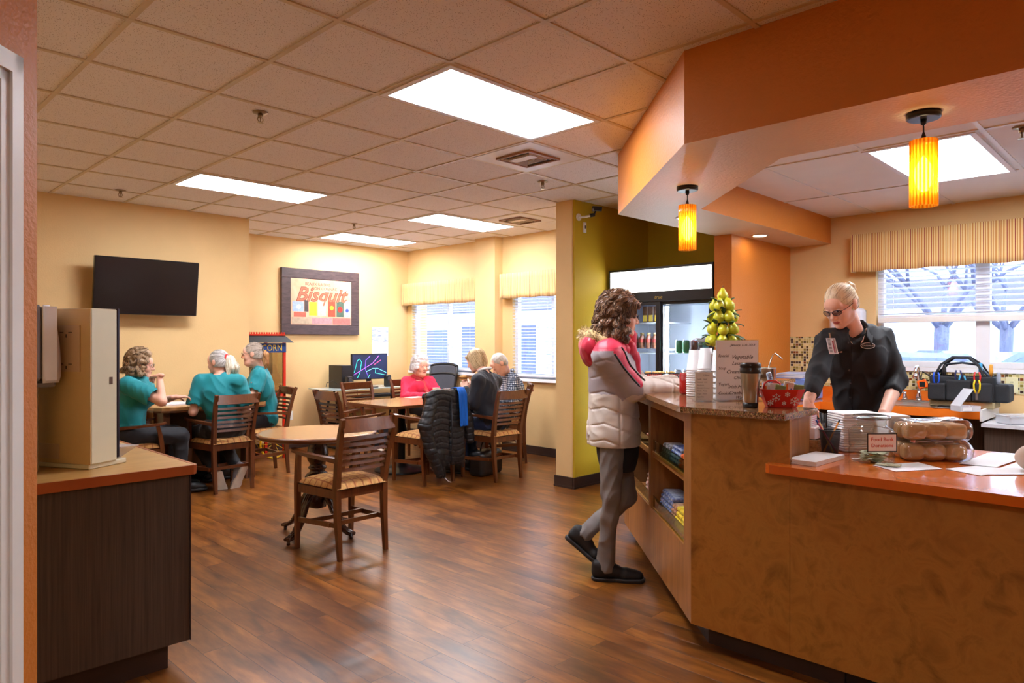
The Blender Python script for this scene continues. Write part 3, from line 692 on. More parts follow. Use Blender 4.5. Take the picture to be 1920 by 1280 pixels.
for y0, y1, x in ((.02, .58, .032), (.55, 1.11, .002)):
    d = MB().box(x, x+.026, y0, y0+.045, .36, 1.765).box(x, x+.026, y1-.045, y1, .36, 1.765).box(x, x+.026, y0+.045, y1-.045, .36, .40).box(x, x+.026, y0+.045, y1-.045, 1.735, 1.765).build('door', M_FBLK, t)
    MB().box(x+.012, x+.014, y0+.045, y1-.045, .40, 1.735).build('pane', glassmat('fridge_glass', (235, 242, 248), .03), d)
    MB().box(x-.006 if x < .01 else x, x+.002, y0+.02, y0+.03, .9, 1.4).build('handle', M_FBLK, d)
for y in (.60,):
    MB().lathe([(.016, .45), (.016, 1.72)], 10, c=(.09, y-.075, 0)).build('lamp_tube', mat('fridge_tube', (255, 255, 255), .4, var=0, emit=(240, 248, 255), es=80.), t)
for y0, y1, zs in ((.04, .53, (.62, 1.005, 1.32)), (.57, 1.09, (.62, 1.0, 1.28, 1.575))):
    for z in zs:
        m = MB().box(.12, .60, y0, y1, z-.012, z)
        m.build('shelf', mat('shelf_white', (232, 236, 242), .35, var=.01), t)
m = MB()
for y in (.24, .29): m.box(D-.045, D-.034, y, y+.014, .4, 1.72)
m.build('shelf_rail', mat('rail_grey', (170, 176, 186), .4, .3), t)
# ---------------------------------------------------------------- left cabinet and what stands on it
t = thing('side_cabinet', 'dark ribbed cabinet under the tan worktop at the left edge', 'cabinet')
MB().box(.457, 1.16, 3.06, 4.18, .12, .83).build('body', M_DLAM, t)
MB().box(.457, 1.095, 3.125, 4.10, 0, .12).build('toe_kick', M_BASE, t)
MB().box(1.16, 1.164, 3.055, 4.18, .12, .83).build('side_edge', mat('dark_edge', (48, 32, 34), .35), t)
m = MB().box(.457, 1.17, 3.04, 4.22, .832, .866).build('worktop', M_MAPLE); tag(m, 'tan laminate worktop with red-brown edge on the dark side cabinet', 'countertop')
e = MB().prism([(.457, 3.028), (1.165, 3.028), (1.178, 3.034), (1.184, 3.047), (1.184, 4.22), (1.17, 4.22), (1.17, 3.04), (.457, 3.04)], .828, .867).build('edge', M_REDGE, m)
# tall cream dispenser, turned on the worktop
hd = R(28); t = thing('drink_dispenser', 'tall cream metal dispenser cabinet standing on the left worktop', 'dispenser', (.827, 3.21, .866), hd)
M_CRM = mat('cream_enamel', (214, 206, 178), .35, var=.02); M_TANM = mat('tan_enamel', (196, 164, 116), .4, var=.03)
MB().box(0, .13, 0, .42, .02, .66, bev=.004).build('housing', M_CRM, t)
MB().box(-.003, -.0005, .0, .42, .022, .658).build('side_panel', M_TANM, t)
for a in ((.05, .20, .40, .59), (.16, .33, .04, .10)): MB().box(-.008, -.003, *a).build('service_plate', mat('plate_pinkish', (190, 160, 130), .4, var=.02), t)
m = MB()
for z in (.43, .56):
    for y in (.09, .135): m.box(-.0095, -.008, y, y+.018, z, z+.003)
    m.box(-.0095, -.008, .118, .122, z-.02, z-.006)
m.build('slot', M_DARK, t)
MB().box(.13, .145, .0, .40, .03, .665, bev=.004).build('door', mat('door_dark_edge', (50, 44, 60), .3, .4), t)
MB().box(.09, .105, -.002, 0, .345, .375).build('lock', mat('lock_brown', (90, 60, 40), .4), t)
MB().box(.0, .19, .01, .41, 0, .022, bev=.004).build('base', M_CRM, t)
MB().prism([(.146, .0), (.225, -.02), (.22, .16), (.146, .2)], .07, .074).build('clear_tray', mat('tray_plastic', (222, 214, 216), .25, var=.03, alpha=.65), t)
MB().add([(.146, .0, .072), (.225, -.02, .072), (.175, .03, .024), (.146, .03, .024), (.22, .16, .072), (.175, .13, .024)], [(0, 1, 2, 3), (1, 4, 5, 2)]).build('clear_tray', MATS['tray_plastic'], t)
t = thing('towel_dispenser', 'white and grey paper towel dispenser on the wall at the left edge', 'dispenser', (.456, 3.25, 0))
MB().box(0, .212, 0, .26, 1.235, 1.535, bev=.01).build('back_housing', mat('grey_plastic', (128, 124, 134), .4, var=.03), t)
def fn(u, v):
    z = 1.225+.31*v; a = PI*u; k = .07*(1-.55*v**3)*(1 if v > .04 else .9)
    return (.212+k*min(1, math.sin(a)*2.2), .0+.26*u, z)
MB().grid(fn, 16, 12, thick=-.004).build('cover', mat('cover_white', (222, 218, 226), .3, var=.02), t)
MB().box(.212, .262, .002, .006, 1.235, 1.53).build('cover_side', MATS['cover_white'], t)
MB().box(.18, .27, .05, .21, 1.205, 1.23, bev=.008).build('lever', MATS['grey_plastic'], t)
t = thing('napkin_dispenser', 'narrow stainless steel dispenser below the towel dispenser at the left edge', 'dispenser', (.50, 3.3, .866))
MB().box(0, .168, 0, .14, 0, .345, bev=.006).build('housing', M_STEEL, t); MB().box(.03, .14, -.002, 0, .06, .3).build('face_plate', M_CHROME, t)
# ---------------------------------------------------------------- television, picture, camera
t = thing('television', 'black flat television tilted on the tan wall at left', 'television', (2.335, 7.17, 1.91))
MT = Matrix.Rotation(R(8), 4, 'X')
MB().box(-.465, .465, .0, .045, -.268, .268, M=MT, bev=.006).build('bezel', mat('tv_bezel', (20, 18, 24), .25, var=.05), t)
MB().box(-.452, .452, -.0015, .0, -.248, .255, M=MT).build('screen', mat('tv_screen', (30, 24, 24), .18, var=.05, spec=.6), t)
MB().box(-.09, .09, .045, .185, -.03, .03).box(-.12, .12, .18, .199, -.15, .15).build('wall_mount', M_DARK, t)
t = thing('framed_picture', 'framed vintage advertising picture on the back wall, dark wide frame', 'picture', (4.885, 8.38, 1.913))
w_, h_, f_ = .58, .43, .125
MB().box(-w_, w_, -.04, 0, h_-f_, h_, bev=.004).box(-w_, w_, -.04, 0, -h_, -h_+f_, bev=.004).box(-w_, -w_+f_, -.04, 0, -h_+f_, h_-f_, bev=.004).box(w_-f_, w_, -.04, 0, -h_+f_, h_-f_, bev=.004).build('frame', laminate('dark_frame_wood', (58, 44, 48), (84, 68, 68), .35, 8, stretch=(1, 1, 4)), t)
MB().box(-.46, .46, -.034, -.01, -.31, .31).build('inner_edge', mat('frame_black', (24, 20, 34), .4), t)
MB().box(-.452, .452, -.036, -.02, -.30, .30).build('print', laminate('print_ground', (226, 150, 112), (236, 186, 156), .4, 3), t)
def pr(x0, x1, z0, z1, c, nm='printed_shape'): 
    MB().box(x0, x1, -.0375, -.036, z0, z1).build(nm, mat('print_%d_%d_%d' % c, c, .5, var=.15, scale=30), t)
cols = [(-.43, -.27, -.13, .0, (150, 170, 196)), (-.41, -.24, -.2, -.14, (206, 92, 74)), (-.26, -.20, -.13, .02, (70, 60, 60)), (-.19, -.08, -.18, 0, (238, 186, 40)), (-.06, .06, -.18, .03, (206, 190, 170)), (.09, .20, -.19, .03, (206, 74, 50)), (.22, .33, -.19, .02, (76, 100, 84)), (.345, .43, -.19, .03, (160, 176, 206)),
        (-.44, -.16, -.295, -.205, (176, 156, 132)), (-.15, .15, -.295, -.205, (176, 136, 140)), (.16, .44, -.295, -.205, (206, 108, 100))]
for a in cols: pr(*a)
for x, z, r_, c in ((.275, -.09, .04, (206, 50, 40)), (.145, -.07, .03, (240, 190, 40)), (-.34, -.07, .03, (230, 222, 190)), (.385, -.1, .025, (60, 80, 160))):
    MB().lathe([(r_, .038), (r_*.98, .0385)], 18, M=Matrix.Translation((x, 0, z)) @ Matrix.Rotation(PI/2, 4, 'X')).build('printed_shape', mat('print_%d_%d_%d' % c, c, .5), t)
MP = face(0, -.0365, 0, 0, -1)
M_TXT = mat('print_letter_brown', (120, 60, 44), .5); M_TX2 = mat('print_letter_red', (206, 104, 74), .5)
text('BEAUX RAISINS', .055, MP @ Matrix.Translation((-.06, .235, 0)), M_TXT, t, ext=.001)
text('BON COGNAC', .055, MP @ Matrix.Translation((.04, .18, 0)), M_TXT, t, ext=.001)
text('Bisquit', .26, MP @ Matrix.Translation((-.015, .09, 0)), M_TXT, t, ext=.0008, shear=.35, off=.008, sx=1.05)
text('Bisquit', .26, MP @ Matrix.Translation((-.015, .09, .0004)), M_TX2, t, ext=.001, shear=.35, sx=1.05)
t = thing('security_camera', 'security camera on a white arm near the ceiling on the olive wall', 'camera', (5.17, 4.18, 2.60))
MB().lathe([(.035, 0), (.035, .008)], 18, M=TR(0, 0, -.03, rx=PI/2)).build('mount_plate', M_WHITE, t)
MB().tube([(0, -.005, -.03), (.03, -.05, -.03), (.1, -.10, -.01)], .011, 10).build('arm', M_WHITE, t)
MB().tube([(.07, -.085, -.015), (.11, -.105, -.005)], .017, 10).tube([(.11, -.105, 0), (.125, -.11, .04)], .008, 8).build('joint', M_DARK, t)
MB().box(-.045, .045, -.024, .024, -.022, .022, M=TR(.14, -.115, .055, R(-25), R(15)), bev=.006).build('body', M_DARK, t)
MB().lathe([(.018, 0), (.018, .012), (.012, .014)], 16, M=TR(.106, -.098, .042, R(-25)) @ Matrix.Rotation(-PI/2, 4, 'Y')).build('lens', mat('lens_ring', (180, 176, 184), .2, .6), t)
t = thing('wall_sensor', 'small white sensor box on the olive wall below the security camera', 'sensor')
MB().box(5.235, 5.275, 4.165, 4.18, 2.43, 2.53, bev=.003).build('housing', M_WHITE, t); MB().box(5.25, 5.26, 4.162, 4.166, 2.47, 2.5).build('button', M_DARK, t)
# ---------------------------------------------------------------- chairs
M_WOOD = laminate('walnut_stain', (84, 44, 20), (112, 62, 30), .32, 5, stretch=(8, 8, .8), coat=.25)
def plaid():
    m, nt, b = base('checked_fabric'); tc = nd(nt, 'ShaderNodeTexCoord'); mp = nd(nt, 'ShaderNodeMapping')
    nt.links.new(tc.outputs['Object'], mp.inputs['Vector'])
    sp = nd(nt, 'ShaderNodeSeparateXYZ'); nt.links.new(mp.outputs[0], sp.inputs[0]); fs = []
    for k in (0, 1):
        mu = nd(nt, 'ShaderNodeMath', operation='MULTIPLY'); mu.inputs[1].default_value = 16.; nt.links.new(sp.outputs[k], mu.inputs[0])
        fr = nd(nt, 'ShaderNodeMath', operation='FRACT'); nt.links.new(mu.outputs[0], fr.inputs[0])
        lt = nd(nt, 'ShaderNodeMath', operation='LESS_THAN'); lt.inputs[1].default_value = .17; nt.links.new(fr.outputs[0], lt.inputs[0]); fs.append(lt)
    mx = nd(nt, 'ShaderNodeMath', operation='MAXIMUM'); nt.links.new(fs[0].outputs[0], mx.inputs[0]); nt.links.new(fs[1].outputs[0], mx.inputs[1])
    n = nd(nt, 'ShaderNodeTexNoise', Scale=26., Detail=5.0); nt.links.new(tc.outputs['Object'], n.inputs['Vector'])
    r = ramp(nt, n.outputs['Fac'], [(.3, (170, 120, 62)), (.5, (206, 158, 94)), (.7, (190, 124, 70))])
    ml = nd(nt, 'ShaderNodeMath', operation='MULTIPLY'); nt.links.new(mx.outputs[0], ml.inputs[0]); ml.inputs[1].default_value = .62
    mm = nd(nt, 'ShaderNodeMixRGB'); mm.inputs[2].default_value = lin((130, 44, 30))+(1,); nt.links.new(ml.outputs[0], mm.inputs[0]); nt.links.new(r.outputs['Color'], mm.inputs[1])
    nt.links.new(mm.outputs[0], b.inputs['Base Color']); b.inputs['Roughness'].default_value = .85; return m
M_PLAID = plaid()
def bar(m, a, b_, w0, w1, h0=None, h1=None, side=(1, 0, 0)):
    """tapered rectangular bar; w along side, h across"""
    a = Vector(a); b_ = Vector(b_); d = (b_-a).normalized(); s_ = Vector(side); s_ = (s_-d*s_.dot(d)).normalized(); u = d.cross(s_)
    h0 = h0 or w0; h1 = h1 or w1; vs = []
    for p, w, h in ((a, w0, h0), (b_, w1, h1)):
        for x, y in ((-1, -1), (1, -1), (1, 1), (-1, 1)): vs.append(p+s_*x*w/2+u*y*h/2)
    m.add(vs, [(3, 2, 1, 0), (4, 5, 6, 7), (0, 1, 5, 4), (1, 2, 6, 5), (2, 3, 7, 6), (3, 0, 4, 7)]); return m
def chain(m, pts, w, h, side):
    pts = [Vector(p) for p in pts]; n = len(pts); g_ = lambda a, i: a[i] if isinstance(a, list) else a; vs = []; sd = Vector(side)
    for i, p in enumerate(pts):
        d = (pts[min(i+1, n-1)]-pts[max(i-1, 0)]).normalized(); s_ = (sd-d*sd.dot(d)).normalized(); u = d.cross(s_)
        for x, y in ((-1, -1), (1, -1), (1, 1), (-1, 1)): vs.append(p+s_*x*g_(w, i)/2+u*y*g_(h, i)/2)
    fs = [(3, 2, 1, 0), tuple(4*(n-1)+k for k in range(4))]
    for i in range(n-1):
        for k in range(4): j = (k+1) % 4; fs.append((4*i+k, 4*i+j, 4*i+4+j, 4*i+4+k))
    return m.add(vs, fs)
def chain_old(m, pts, w, h, side):
    for i in range(len(pts)-1): bar(m, pts[i], pts[i+1], w if not isinstance(w, list) else w[i], w if not isinstance(w, list) else w[i+1], h if not isinstance(h, list) else h[i], h if not isinstance(h, list) else h[i+1], side)
    return m
def make_chair(lb, loc, head, grp):
    t = thing('dining_chair', lb, 'chair', loc, head, grp)
    n = 10
    def fn(u, v):
        x = (u-.5)*2; y = (v-.5)*2; w = .225-.03*(1-v)
        e = (1-abs(x)**4)*(1-abs(y)**4)
        return (x*w, -.02+y*.215, .452+.05*max(0, e)**.45)
    m = MB().grid(fn, 22, 20); m.grid(lambda u, v: ((u-.5)*2*(.225-.03*(1-v)), -.02+(v-.5)*.43, .450), 2, 2, smooth=False)
    m.build('seat', M_PLAID, t)
    f = MB()
    bar(f, (-.2, .19, .415), (.2, .19, .415), .05, .05, .025, .025, (0, 0, 1)); bar(f, (-.175, -.2, .415), (.175, -.2, .415), .055, .055, .025, .025, (0, 0, 1))
    for s in (-1, 1): bar(f, (s*.18, -.2, .415), (s*.213, .19, .415), .055, .055, .025, .025, (0, 0, 1))
    f.build('seat_frame', M_WOOD, t)
    for s in (-1, 1):
        l = MB(); chain(l, [(s*.178, -.235, 0), (s*.181, -.213, .25), (s*.183, -.208, .46), (s*.19, -.232, .62), (s*.2, -.275, .80), (s*.207, -.312, .905)], [.026, .034, .036, .034, .032, .028], [.028, .038, .044, .036, .03, .024], (1, 0, 0))
        l.build('leg', M_WOOD, t)
        l = MB(); chain(l, [(s*.213, .215, 0), (s*.215, .205, .44), (s*.222, .19, .55), (s*.232, .165, .645)], [.026, .036, .032, .028], [.026, .036, .034, .030], (1, 0, 0)); l.build('leg', M_WOOD, t)
        a = MB(); chain(a, [(s*.186, -.235, .632), (s*.205, -.15, .640), (s*.228, 0, .648), (s*.236, .12, .655), (s*.236, .205, .662), (s*.236, .232, .672)], [.03, .04, .045, .048, .046, .034], [.034, .026, .022, .02, .02, .016], (1, 0, 0)); a.build('armrest', M_WOOD, t)
    st = MB()
    for s in (-1, 1): bar(st, (s*.18, -.212, .22), (s*.214, .20, .20), .016, .016, .032, .032, (1, 0, 0))
    for k, (y, z) in enumerate(((.06, .21), (-.14, .215))): bar(st, (-.2, y, z), (.2, y, z), .018, .018, .028, .028, (0, 1, 0))
    st.build('stretcher', M_WOOD, t)
    def cur(x, w): return -.028*(1-(x/w)**2)
    def rail(z, hgt, yb, w, th, nm):
        m = MB(); k = 14; P = []
        for i in range(k+1):
            x = -w+2*w*i/k; P.append((x, yb+cur(x, w), z))
        chain(m, P, hgt, th, (0, .28, 1)); m.build(nm, M_WOOD, t)
    rail(.858, .085, -.292, .196, .018, 'top_rail')
    for i in range(6):
        z = .775-.041*i; rail(z, .022, -.2665+.0095*i, .186-.0015*i, .014, 'slat')
    return t
G = 'dining chairs with slatted backs'
ch0 = make_chair('empty wooden armchair nearest the camera, pulled up to the round table', (2.555, 4.10, 0), R(2), G)
chairs = [((2.07, 6.78), -8-90, 'wooden armchair at the left table, holding the person with short curly hair', 0),
          ((2.80, 6.60), 4, 'wooden armchair seen from behind with the white-ponytailed person sitting in it', 0),
          ((3.40, 7.06), 84, 'wooden armchair right of the left table, in front of the popcorn cart', 0),
          ((3.90, 6.08), -90, 'empty wooden armchair on the left side of the rectangular tables', 0),
          ((4.70, 6.93), 180, 'empty wooden armchair with glossy back behind the left square table', 0),
          ((5.44, 7.02), 170, 'wooden armchair by the window holding the person in the pink cardigan', 0),
          ((4.37, 5.51), 0, 'wooden armchair draped with the black puffer jacket', 0),
          ((4.97, 5.15), 0, 'wooden armchair holding the blond person in the black cardigan', 0),
          ((5.74, 5.74), 48, 'wooden armchair seen edge-on, holding the person in the checked shirt', 0)]
for (x, y), a, lb, _ in chairs: dup(ch0, (x, y, 0), R(a), lb)
# ---------------------------------------------------------------- tables
M_TTOP = laminate('table_laminate', (176, 128, 78), (192, 144, 92), .22, 3, coat=.3); M_TEDGE = laminate('table_edge', (96, 56, 30), (120, 72, 40), .3, 6)
M_IRON = mat('black_iron', (18, 18, 19), .35, .3, var=.1)
t = thing('round_table', 'round pedestal table with wooden top behind the nearest chair', 'table', (2.61, 4.52, 0), R(20))
MB().lathe([(.395, .705), (.41, .712), (.418, .722), (.42, .732), (.414, .738)], 64).build('edge', M_TEDGE, t)
MB().lathe([(.41, .73), (.41, .7405), (.395, .7412)], 64).build('tabletop', M_TTOP, t)
M_DWD = laminate('dark_turned_wood', (46, 22, 14), (70, 36, 22), .25, 6, coat=.4)
MB().lathe([(.13, .705), (.125, .69), (.07, .675), (.058, .655), (.066, .63), (.078, .58), (.072, .54), (.055, .515), (.05, .5), (.062, .492), (.066, .48), (.055, .47), (.052, .455), (.075, .44), (.088, .42), (.088, .36), (.078, .34), (.07, .33), (.074, .28), (.06, .20), (.03, .19)], 32).build('pedestal', M_DWD, t)
for k in range(4):
    m = MB(); a = k*PI/2
    for o in (-.016, 0, .016):
        P = [(.05, o, .30), (.09, o, .285), (.14, o, .22), (.18, o, .13), (.225, o, .07), (.28, o, .042), (.315, o, .038)]
        m.tube(P, [.022, .022, .02, .018, .016, .015, .012], 8)
    m.lathe([(.012, 0), (.012, .026)], 10, c=(.298, 0, 0)); f = m.build('foot', M_DWD, t); f.rotation_euler = (0, 0, a)
def sq_table(x, y, lb, w=.44):
    t = thing('square_table', lb, 'table', (x, y, 0), 0, 'square cafe tables pushed together')
    P = [(-w, -w+.05), (-w+.05, -w), (w-.05, -w), (w, -w+.05), (w, w-.05), (w-.05, w), (-w+.05, w), (-w, w-.05)]
    MB().prism(P, .712, .738).build('tabletop', M_TEDGE, t); MB().prism([(a*.985, b_*.985) for a, b_ in P], .738, .7405).build('surface', M_TTOP, t)
    MB().lathe([(.045, .06), (.04, .1), (.04, .70), (.14, .705), (.14, .712)], 20).build('column', M_IRON, t)
    MB().lathe([(.29, 0), (.29, .012), (.27, .02), (.12, .04), (.06, .07), (.04, .09)], 36).build('base', M_IRON, t)
    return t
sq_table(4.55, 6.13, 'left square table with an empty wooden top beside the jacket')
sq_table(5.435, 6.13, 'right square table with cups and food, where three people sit')
t = thing('cafe_table', 'tan-topped table against the television wall with papers on it', 'table', (2.75, 7.08, 0))
MB().prism([(-.42, -.28), (-.36, -.30), (.55, -.30), (.6, -.25), (.6, .272), (-.47, .272), (-.47, -.22)], .745, .775).build('tabletop', M_TTOP, t)
MB().prism([(-.43, -.285), (-.36, -.305), (.55, -.305), (.605, -.25), (.605, .272), (-.475, .272), (-.475, -.22)], .728, .745).build('edge', M_TEDGE, t)
MB().box(-.40, .54, .0, .05, .14, .728).build('under_panel', laminate('panel_tan', (120, 92, 56), (138, 106, 66), .5, 4), t)  # flat brownish tan sheet below the tabletop, darker than the top
for s in (-.35, .48): MB().box(s-.03, s+.03, -.2, .25, 0, .728).build('leg', M_WOOD, t)
# ---------------------------------------------------------------- popcorn cart
M_RED = mat('red_enamel', (214, 44, 22), .3, var=.04, coat=.3); M_SIGNB = mat('sign_blue', (24, 62, 130), .4, var=.03)
t = thing('popcorn_cart', 'red and black popcorn cart with blue sign in the corner behind the left table', 'cart', (3.55, 7.78, 0))
w_, d_ = .52, .5
for x in (0, w_-.03):
    for y in (0, d_-.03): MB().box(x, x+.03, y, y+.03, 0 if x == 0 or y > 0 else .0, 1.38).build('post', M_RED, t)
MB().box(.03, w_-.03, .006, .012, .78, 1.26).build('pane', glassmat('cart_glass', (240, 236, 220), .06), t)
MB().box(w_-.012, w_-.006, .03, d_-.03, .78, 1.26).build('pane', MATS['cart_glass'], t)
MB().box(.0, w_, .0, d_, .74, .78).box(.0, w_, .0, d_, .30, .33).box(.03, w_-.03, d_-.02, d_-.01, .33, 1.3).build('shelf', M_RED, t)
MB().box(.03, w_-.03, .03, d_-.04, .78, .80).box(.1, .4, .1, .4, 1.0, 1.25).build('kettle_tray', M_STEEL, t)
MB().box(.0, w_, -.008, .004, 1.26, 1.37).build('sign_board', M_SIGNB, t)
text('POPCORN', .105, face(w_/2, -.0085, 1.312, 0, -1), mat('sign_yellow', (226, 190, 40), .5), t, sx=.85, ext=.001)
text('POPCORN', .105, face(w_+.0005, d_/2, 1.312, 1, 0), MATS['sign_yellow'], t, sx=.85, ext=.001)
MB().add([(-.07, -.07, 1.375), (w_+.07, -.07, 1.375), (w_+.07, d_, 1.375), (-.07, d_, 1.375), (-.0, .02, 1.46), (w_, .02, 1.46), (w_, d_-.02, 1.46), (0, d_-.02, 1.46)], [(3, 2, 1, 0), (4, 5, 6, 7), (0, 1, 5, 4), (1, 2, 6, 5), (2, 3, 7, 6), (3, 0, 4, 7)]).build('canopy', mat('cart_black', (14, 13, 16), .65, var=.04), t)
m = MB()
for k in range(17): m.box(.0+k*.031, .018+k*.031, .012, .02, 1.475, 1.50)
m.box(0, w_, .01, .022, 1.46, 1.478); m.build('crest', M_RED, t)
for y in (.08, .40):
    m = MB(); m.tube([(w_+.03, y+.0, .18)], .01); m = MB()
    P = [(w_-.03+.0, 0, 0)]
    ring = [(0, .17*math.cos(a), .17*math.sin(a)) for a in [2*PI*i/28 for i in range(29)]]
    m.tube(ring, .012, 8, cap=False); 
    for i in range(12): a = 2*PI*i/12; m.tube([(0, 0, 0), (0, .165*math.cos(a), .165*math.sin(a))], .004, 5)
    m.tube([(-.02, 0, 0), (.02, 0, 0)], .02, 10); o = m.build('wheel', mat('wheel_yellow', (226, 180, 30), .35, var=.04), t); o.location = (.36 if y < .2 else .36, -.02 if y < .2 else d_+.02, .185); o.rotation_euler = (0, 0, PI/2)
# ---------------------------------------------------------------- computer desk
t = thing('glass_desk', 'glass-topped computer desk with black metal frame against the back wall', 'desk', (5.35, 8.02, 0))
MB().prism([(-.68, -.22), (-.6, -.3), (.62, -.3), (.68, -.22), (.68, .3), (-.68, .3)], .765, .775).build('glass_top', mat('desk_glass', (206, 222, 220), .1, var=.02, spec=.7), t)
for s in (-1, 1):
    m = MB(); m.tube([(s*.55, -.22, 0), (s*.5, -.1, .6), (s*.6, -.2, .76)], .016, 8).tube([(s*.55, .25, 0), (s*.5, .1, .6), (s*.6, .24, .76)], .016, 8).tube([(s*.56, -.24, .03), (s*.56, .27, .03)], .016, 8)
    m.build('leg_frame', M_IRON, t)
MB().box(-.5, .5, .1, .12, .3, .34).build('crossbar', M_IRON, t)
MB().box(-.38, .45, -.42, -.12, .665, .68).build('keyboard_tray', M_IRON, t)
t = thing('keyboard', 'black keyboard on the pull-out tray of the glass desk', 'keyboard', (5.33, 7.72, .681))
MB().box(-.22, .22, -.07, .07, 0, .018, bev=.004).build('body', M_DARK, t)
m = MB()
for i in range(14):
    for j in range(4): m.box(-.205+i*.0295, -.205+i*.0295+.024, -.06+j*.03, -.06+j*.03+.024, .018, .023)
o = m.build('keys', mat('key_dark', (40, 40, 44), .5), t)
t = thing('computer_monitor', 'computer monitor on the desk showing neon curved lines', 'monitor', (5.37, 7.95, .776))
MB().box(-.285, .285, -.012, .02, .105, .45, bev=.004).build('bezel', M_DARK, t)
def scr():
    m, nt, b = base('neon_screen'); tc = nd(nt, 'ShaderNodeTexCoord'); n = nd(nt, 'ShaderNodeTexNoise', Scale=3.); nt.links.new(tc.outputs['Object'], n.inputs['Vector'])
    r = ramp(nt, n.outputs['Fac'], [(.3, (22, 24, 50)), (.7, (34, 60, 120))]); nt.links.new(r.outputs['Color'], b.inputs['Emission Color']); b.inputs['Emission Strength'].default_value = .8; b.inputs['Base Color'].default_value = (.01, .01, .02, 1); return m
MB().box(-.273, .273, -.0135, -.012, .118, .436).build('screen', scr(), t)
for P, c in (([(-.25, .20), (-.2, .36), (-.165, .38), (-.135, .34), (-.16, .2), (-.2, .13)], (60, 230, 200)), ([(-.26, .17), (-.1, .25), (.04, .32), (.14, .42)], (180, 90, 230)), ([(.0, .42), (-.07, .36), (-.08, .25), (-.02, .12)], (130, 90, 240)),
             ([(-.06, .21), (.04, .25), (.12, .25), (.26, .19)], (110, 220, 230)), ([(.09, .25), (.08, .19), (.23, .16)], (90, 220, 200)), ([(.06, .30), (.17, .36)], (230, 80, 140)), ([(-.04, .12), (0, .17)], (70, 220, 150))):
    MB().tube([(x, -.015, z) for x, z in P], .0035, 6).build('neon_line', mat('neon_%d' % c[0], c, .5, var=0, emit=c, es=1.2), t)
MB().box(-.03, .03, .0, .03, .01, .14).lathe([(.12, 0), (.12, .01)], 24).build('stand', M_DARK, t)
t = thing('computer_tower', 'black computer tower behind the monitor on the glass desk', 'computer', (5.02, 8.05, .776))
MB().box(-.09, .09, -.12, .2, 0, .30, bev=.004).build('case', M_DARK, t)
for x, lb in ((4.99, 'small black speaker left of the monitor'), (5.60, 'small black speaker right of the monitor')):
    t = thing('speaker', lb, 'speaker', (x, 7.86, .776)); MB().box(-.04, .04, -.04, .04, 0, .16, bev=.012).build('box', M_DARK, t); MB().lathe([(.028, 0), (.024, .004), (.01, .001)], 16, M=TR(0, -.04, .11, rx=PI/2)).build('cone', mat('cone_grey', (60, 60, 66), .4), t)
m = MB().tube([(4.80, 8.1, .80), (4.78, 8.05, .85), (4.84, 8.0, .88), (4.92, 8.02, .83)], .004, 6).tube([(5.28, 8.1, .8), (5.24, 8.05, .7), (5.3, 8.1, .55), (5.2, 8.12, .42), (5.35, 8.1, .35)], .004, 6)
tag(m.build('cable', M_DARK, None), 'black cable looping behind the computer on the glass desk', 'cable')
t = thing('power_strip', 'white and blue power adapter below the glass desk', 'adapter', (5.2, 7.86, .345)); MB().box(-.07, .07, -.04, .04, 0, .05, bev=.01).build('body', M_WHITE, t); MB().box(-.09, .06, -.06, -.04, -.0, .03).build('blue_plug', mat('plug_blue', (40, 70, 190), .4), t)
t = thing('storage_box', 'low dark box under the glass desk', 'box', (5.3, 7.92, 0)); MB().box(-.3, .3, -.2, .2, 0, .30, bev=.01).build('body', mat('box_slate', (52, 58, 70), .5), t); MB().box(-.31, .31, -.21, .21, .30, .345, bev=.008).build('lid', MATS['box_slate'], t)
# calendar
t = thing('wall_calendar', 'wall calendar with a photo page above a white date page', 'calendar', (5.84, 8.379, 1.39))
MB().box(-.14, .14, -.003, 0, -.0, .205).build('photo_page', laminate('calendar_photo', (40, 60, 100), (206, 214, 226), .4, 6, c3=(120, 140, 170), stretch=(1, 1, 3)), t)
MB().box(-.14, .14, -.004, 0, -.21, -.004).build('date_page', mat('paper_white', (240, 240, 244), .7, var=.01), t)
m = MB()
for k in range(6): m.box(-.12, .12, -.0052, -.0045, -.19+k*.028, -.189+k*.028)
m.build('grid_lines', mat('ink_grey', (120, 120, 130), .6), t)
# office chair
t = thing('office_chair', 'black mesh-backed office chair by the window', 'chair', (5.98, 7.35, 0), R(100))
def fn(u, v):
    x = (u-.5)*2; return (x*(.215+.02*v), -.22-.06*v+.05*x*x, .62+.46*v-.03*abs(x)**3*v)
MB().grid(fn, 14, 14, thick=.012).build('mesh_back', mat('mesh_grey', (70, 74, 84), .6, var=.2, scale=200), t)
m = MB(); m.tube([fn(u, 1) for u in [i/12 for i in range(13)]], .02, 8).tube([fn(0, v) for v in (0, .33, .66, 1)], .018, 8).tube([fn(1, v) for v in (0, .33, .66, 1)], .018, 8).tube([fn(u, .72) for u in [i/12 for i in range(13)]], .02, 8).tube([fn(u, 0) for u in [i/12 for i in range(13)]], .016, 8)
m.build('back_frame', M_DARK, t)
addsdf(MB(), sdf_mesh([(Bx((0, 0, .47), (.24, .23, .04), .035), 0)], .02)).build('seat', M_DARK, t)
for s in (-1, 1): MB().tube([(s*.2, -.05, .47), (s*.29, -.02, .52), (s*.29, 0, .66), (s*.28, .12, .69), (s*.28, -.12, .69)], .016, 8).build('armrest', M_DARK, t)
m = MB().lathe([(.03, .08), (.025, .44)], 12)
for k in range(5): a = 2*PI*k/5; m.tube([(0, 0, .1), (.27*math.cos(a), .27*math.sin(a), .07)], .018, 6).ball((.27*math.cos(a), .27*math.sin(a), .03), .028, 8)
m.build('base', M_DARK, t)
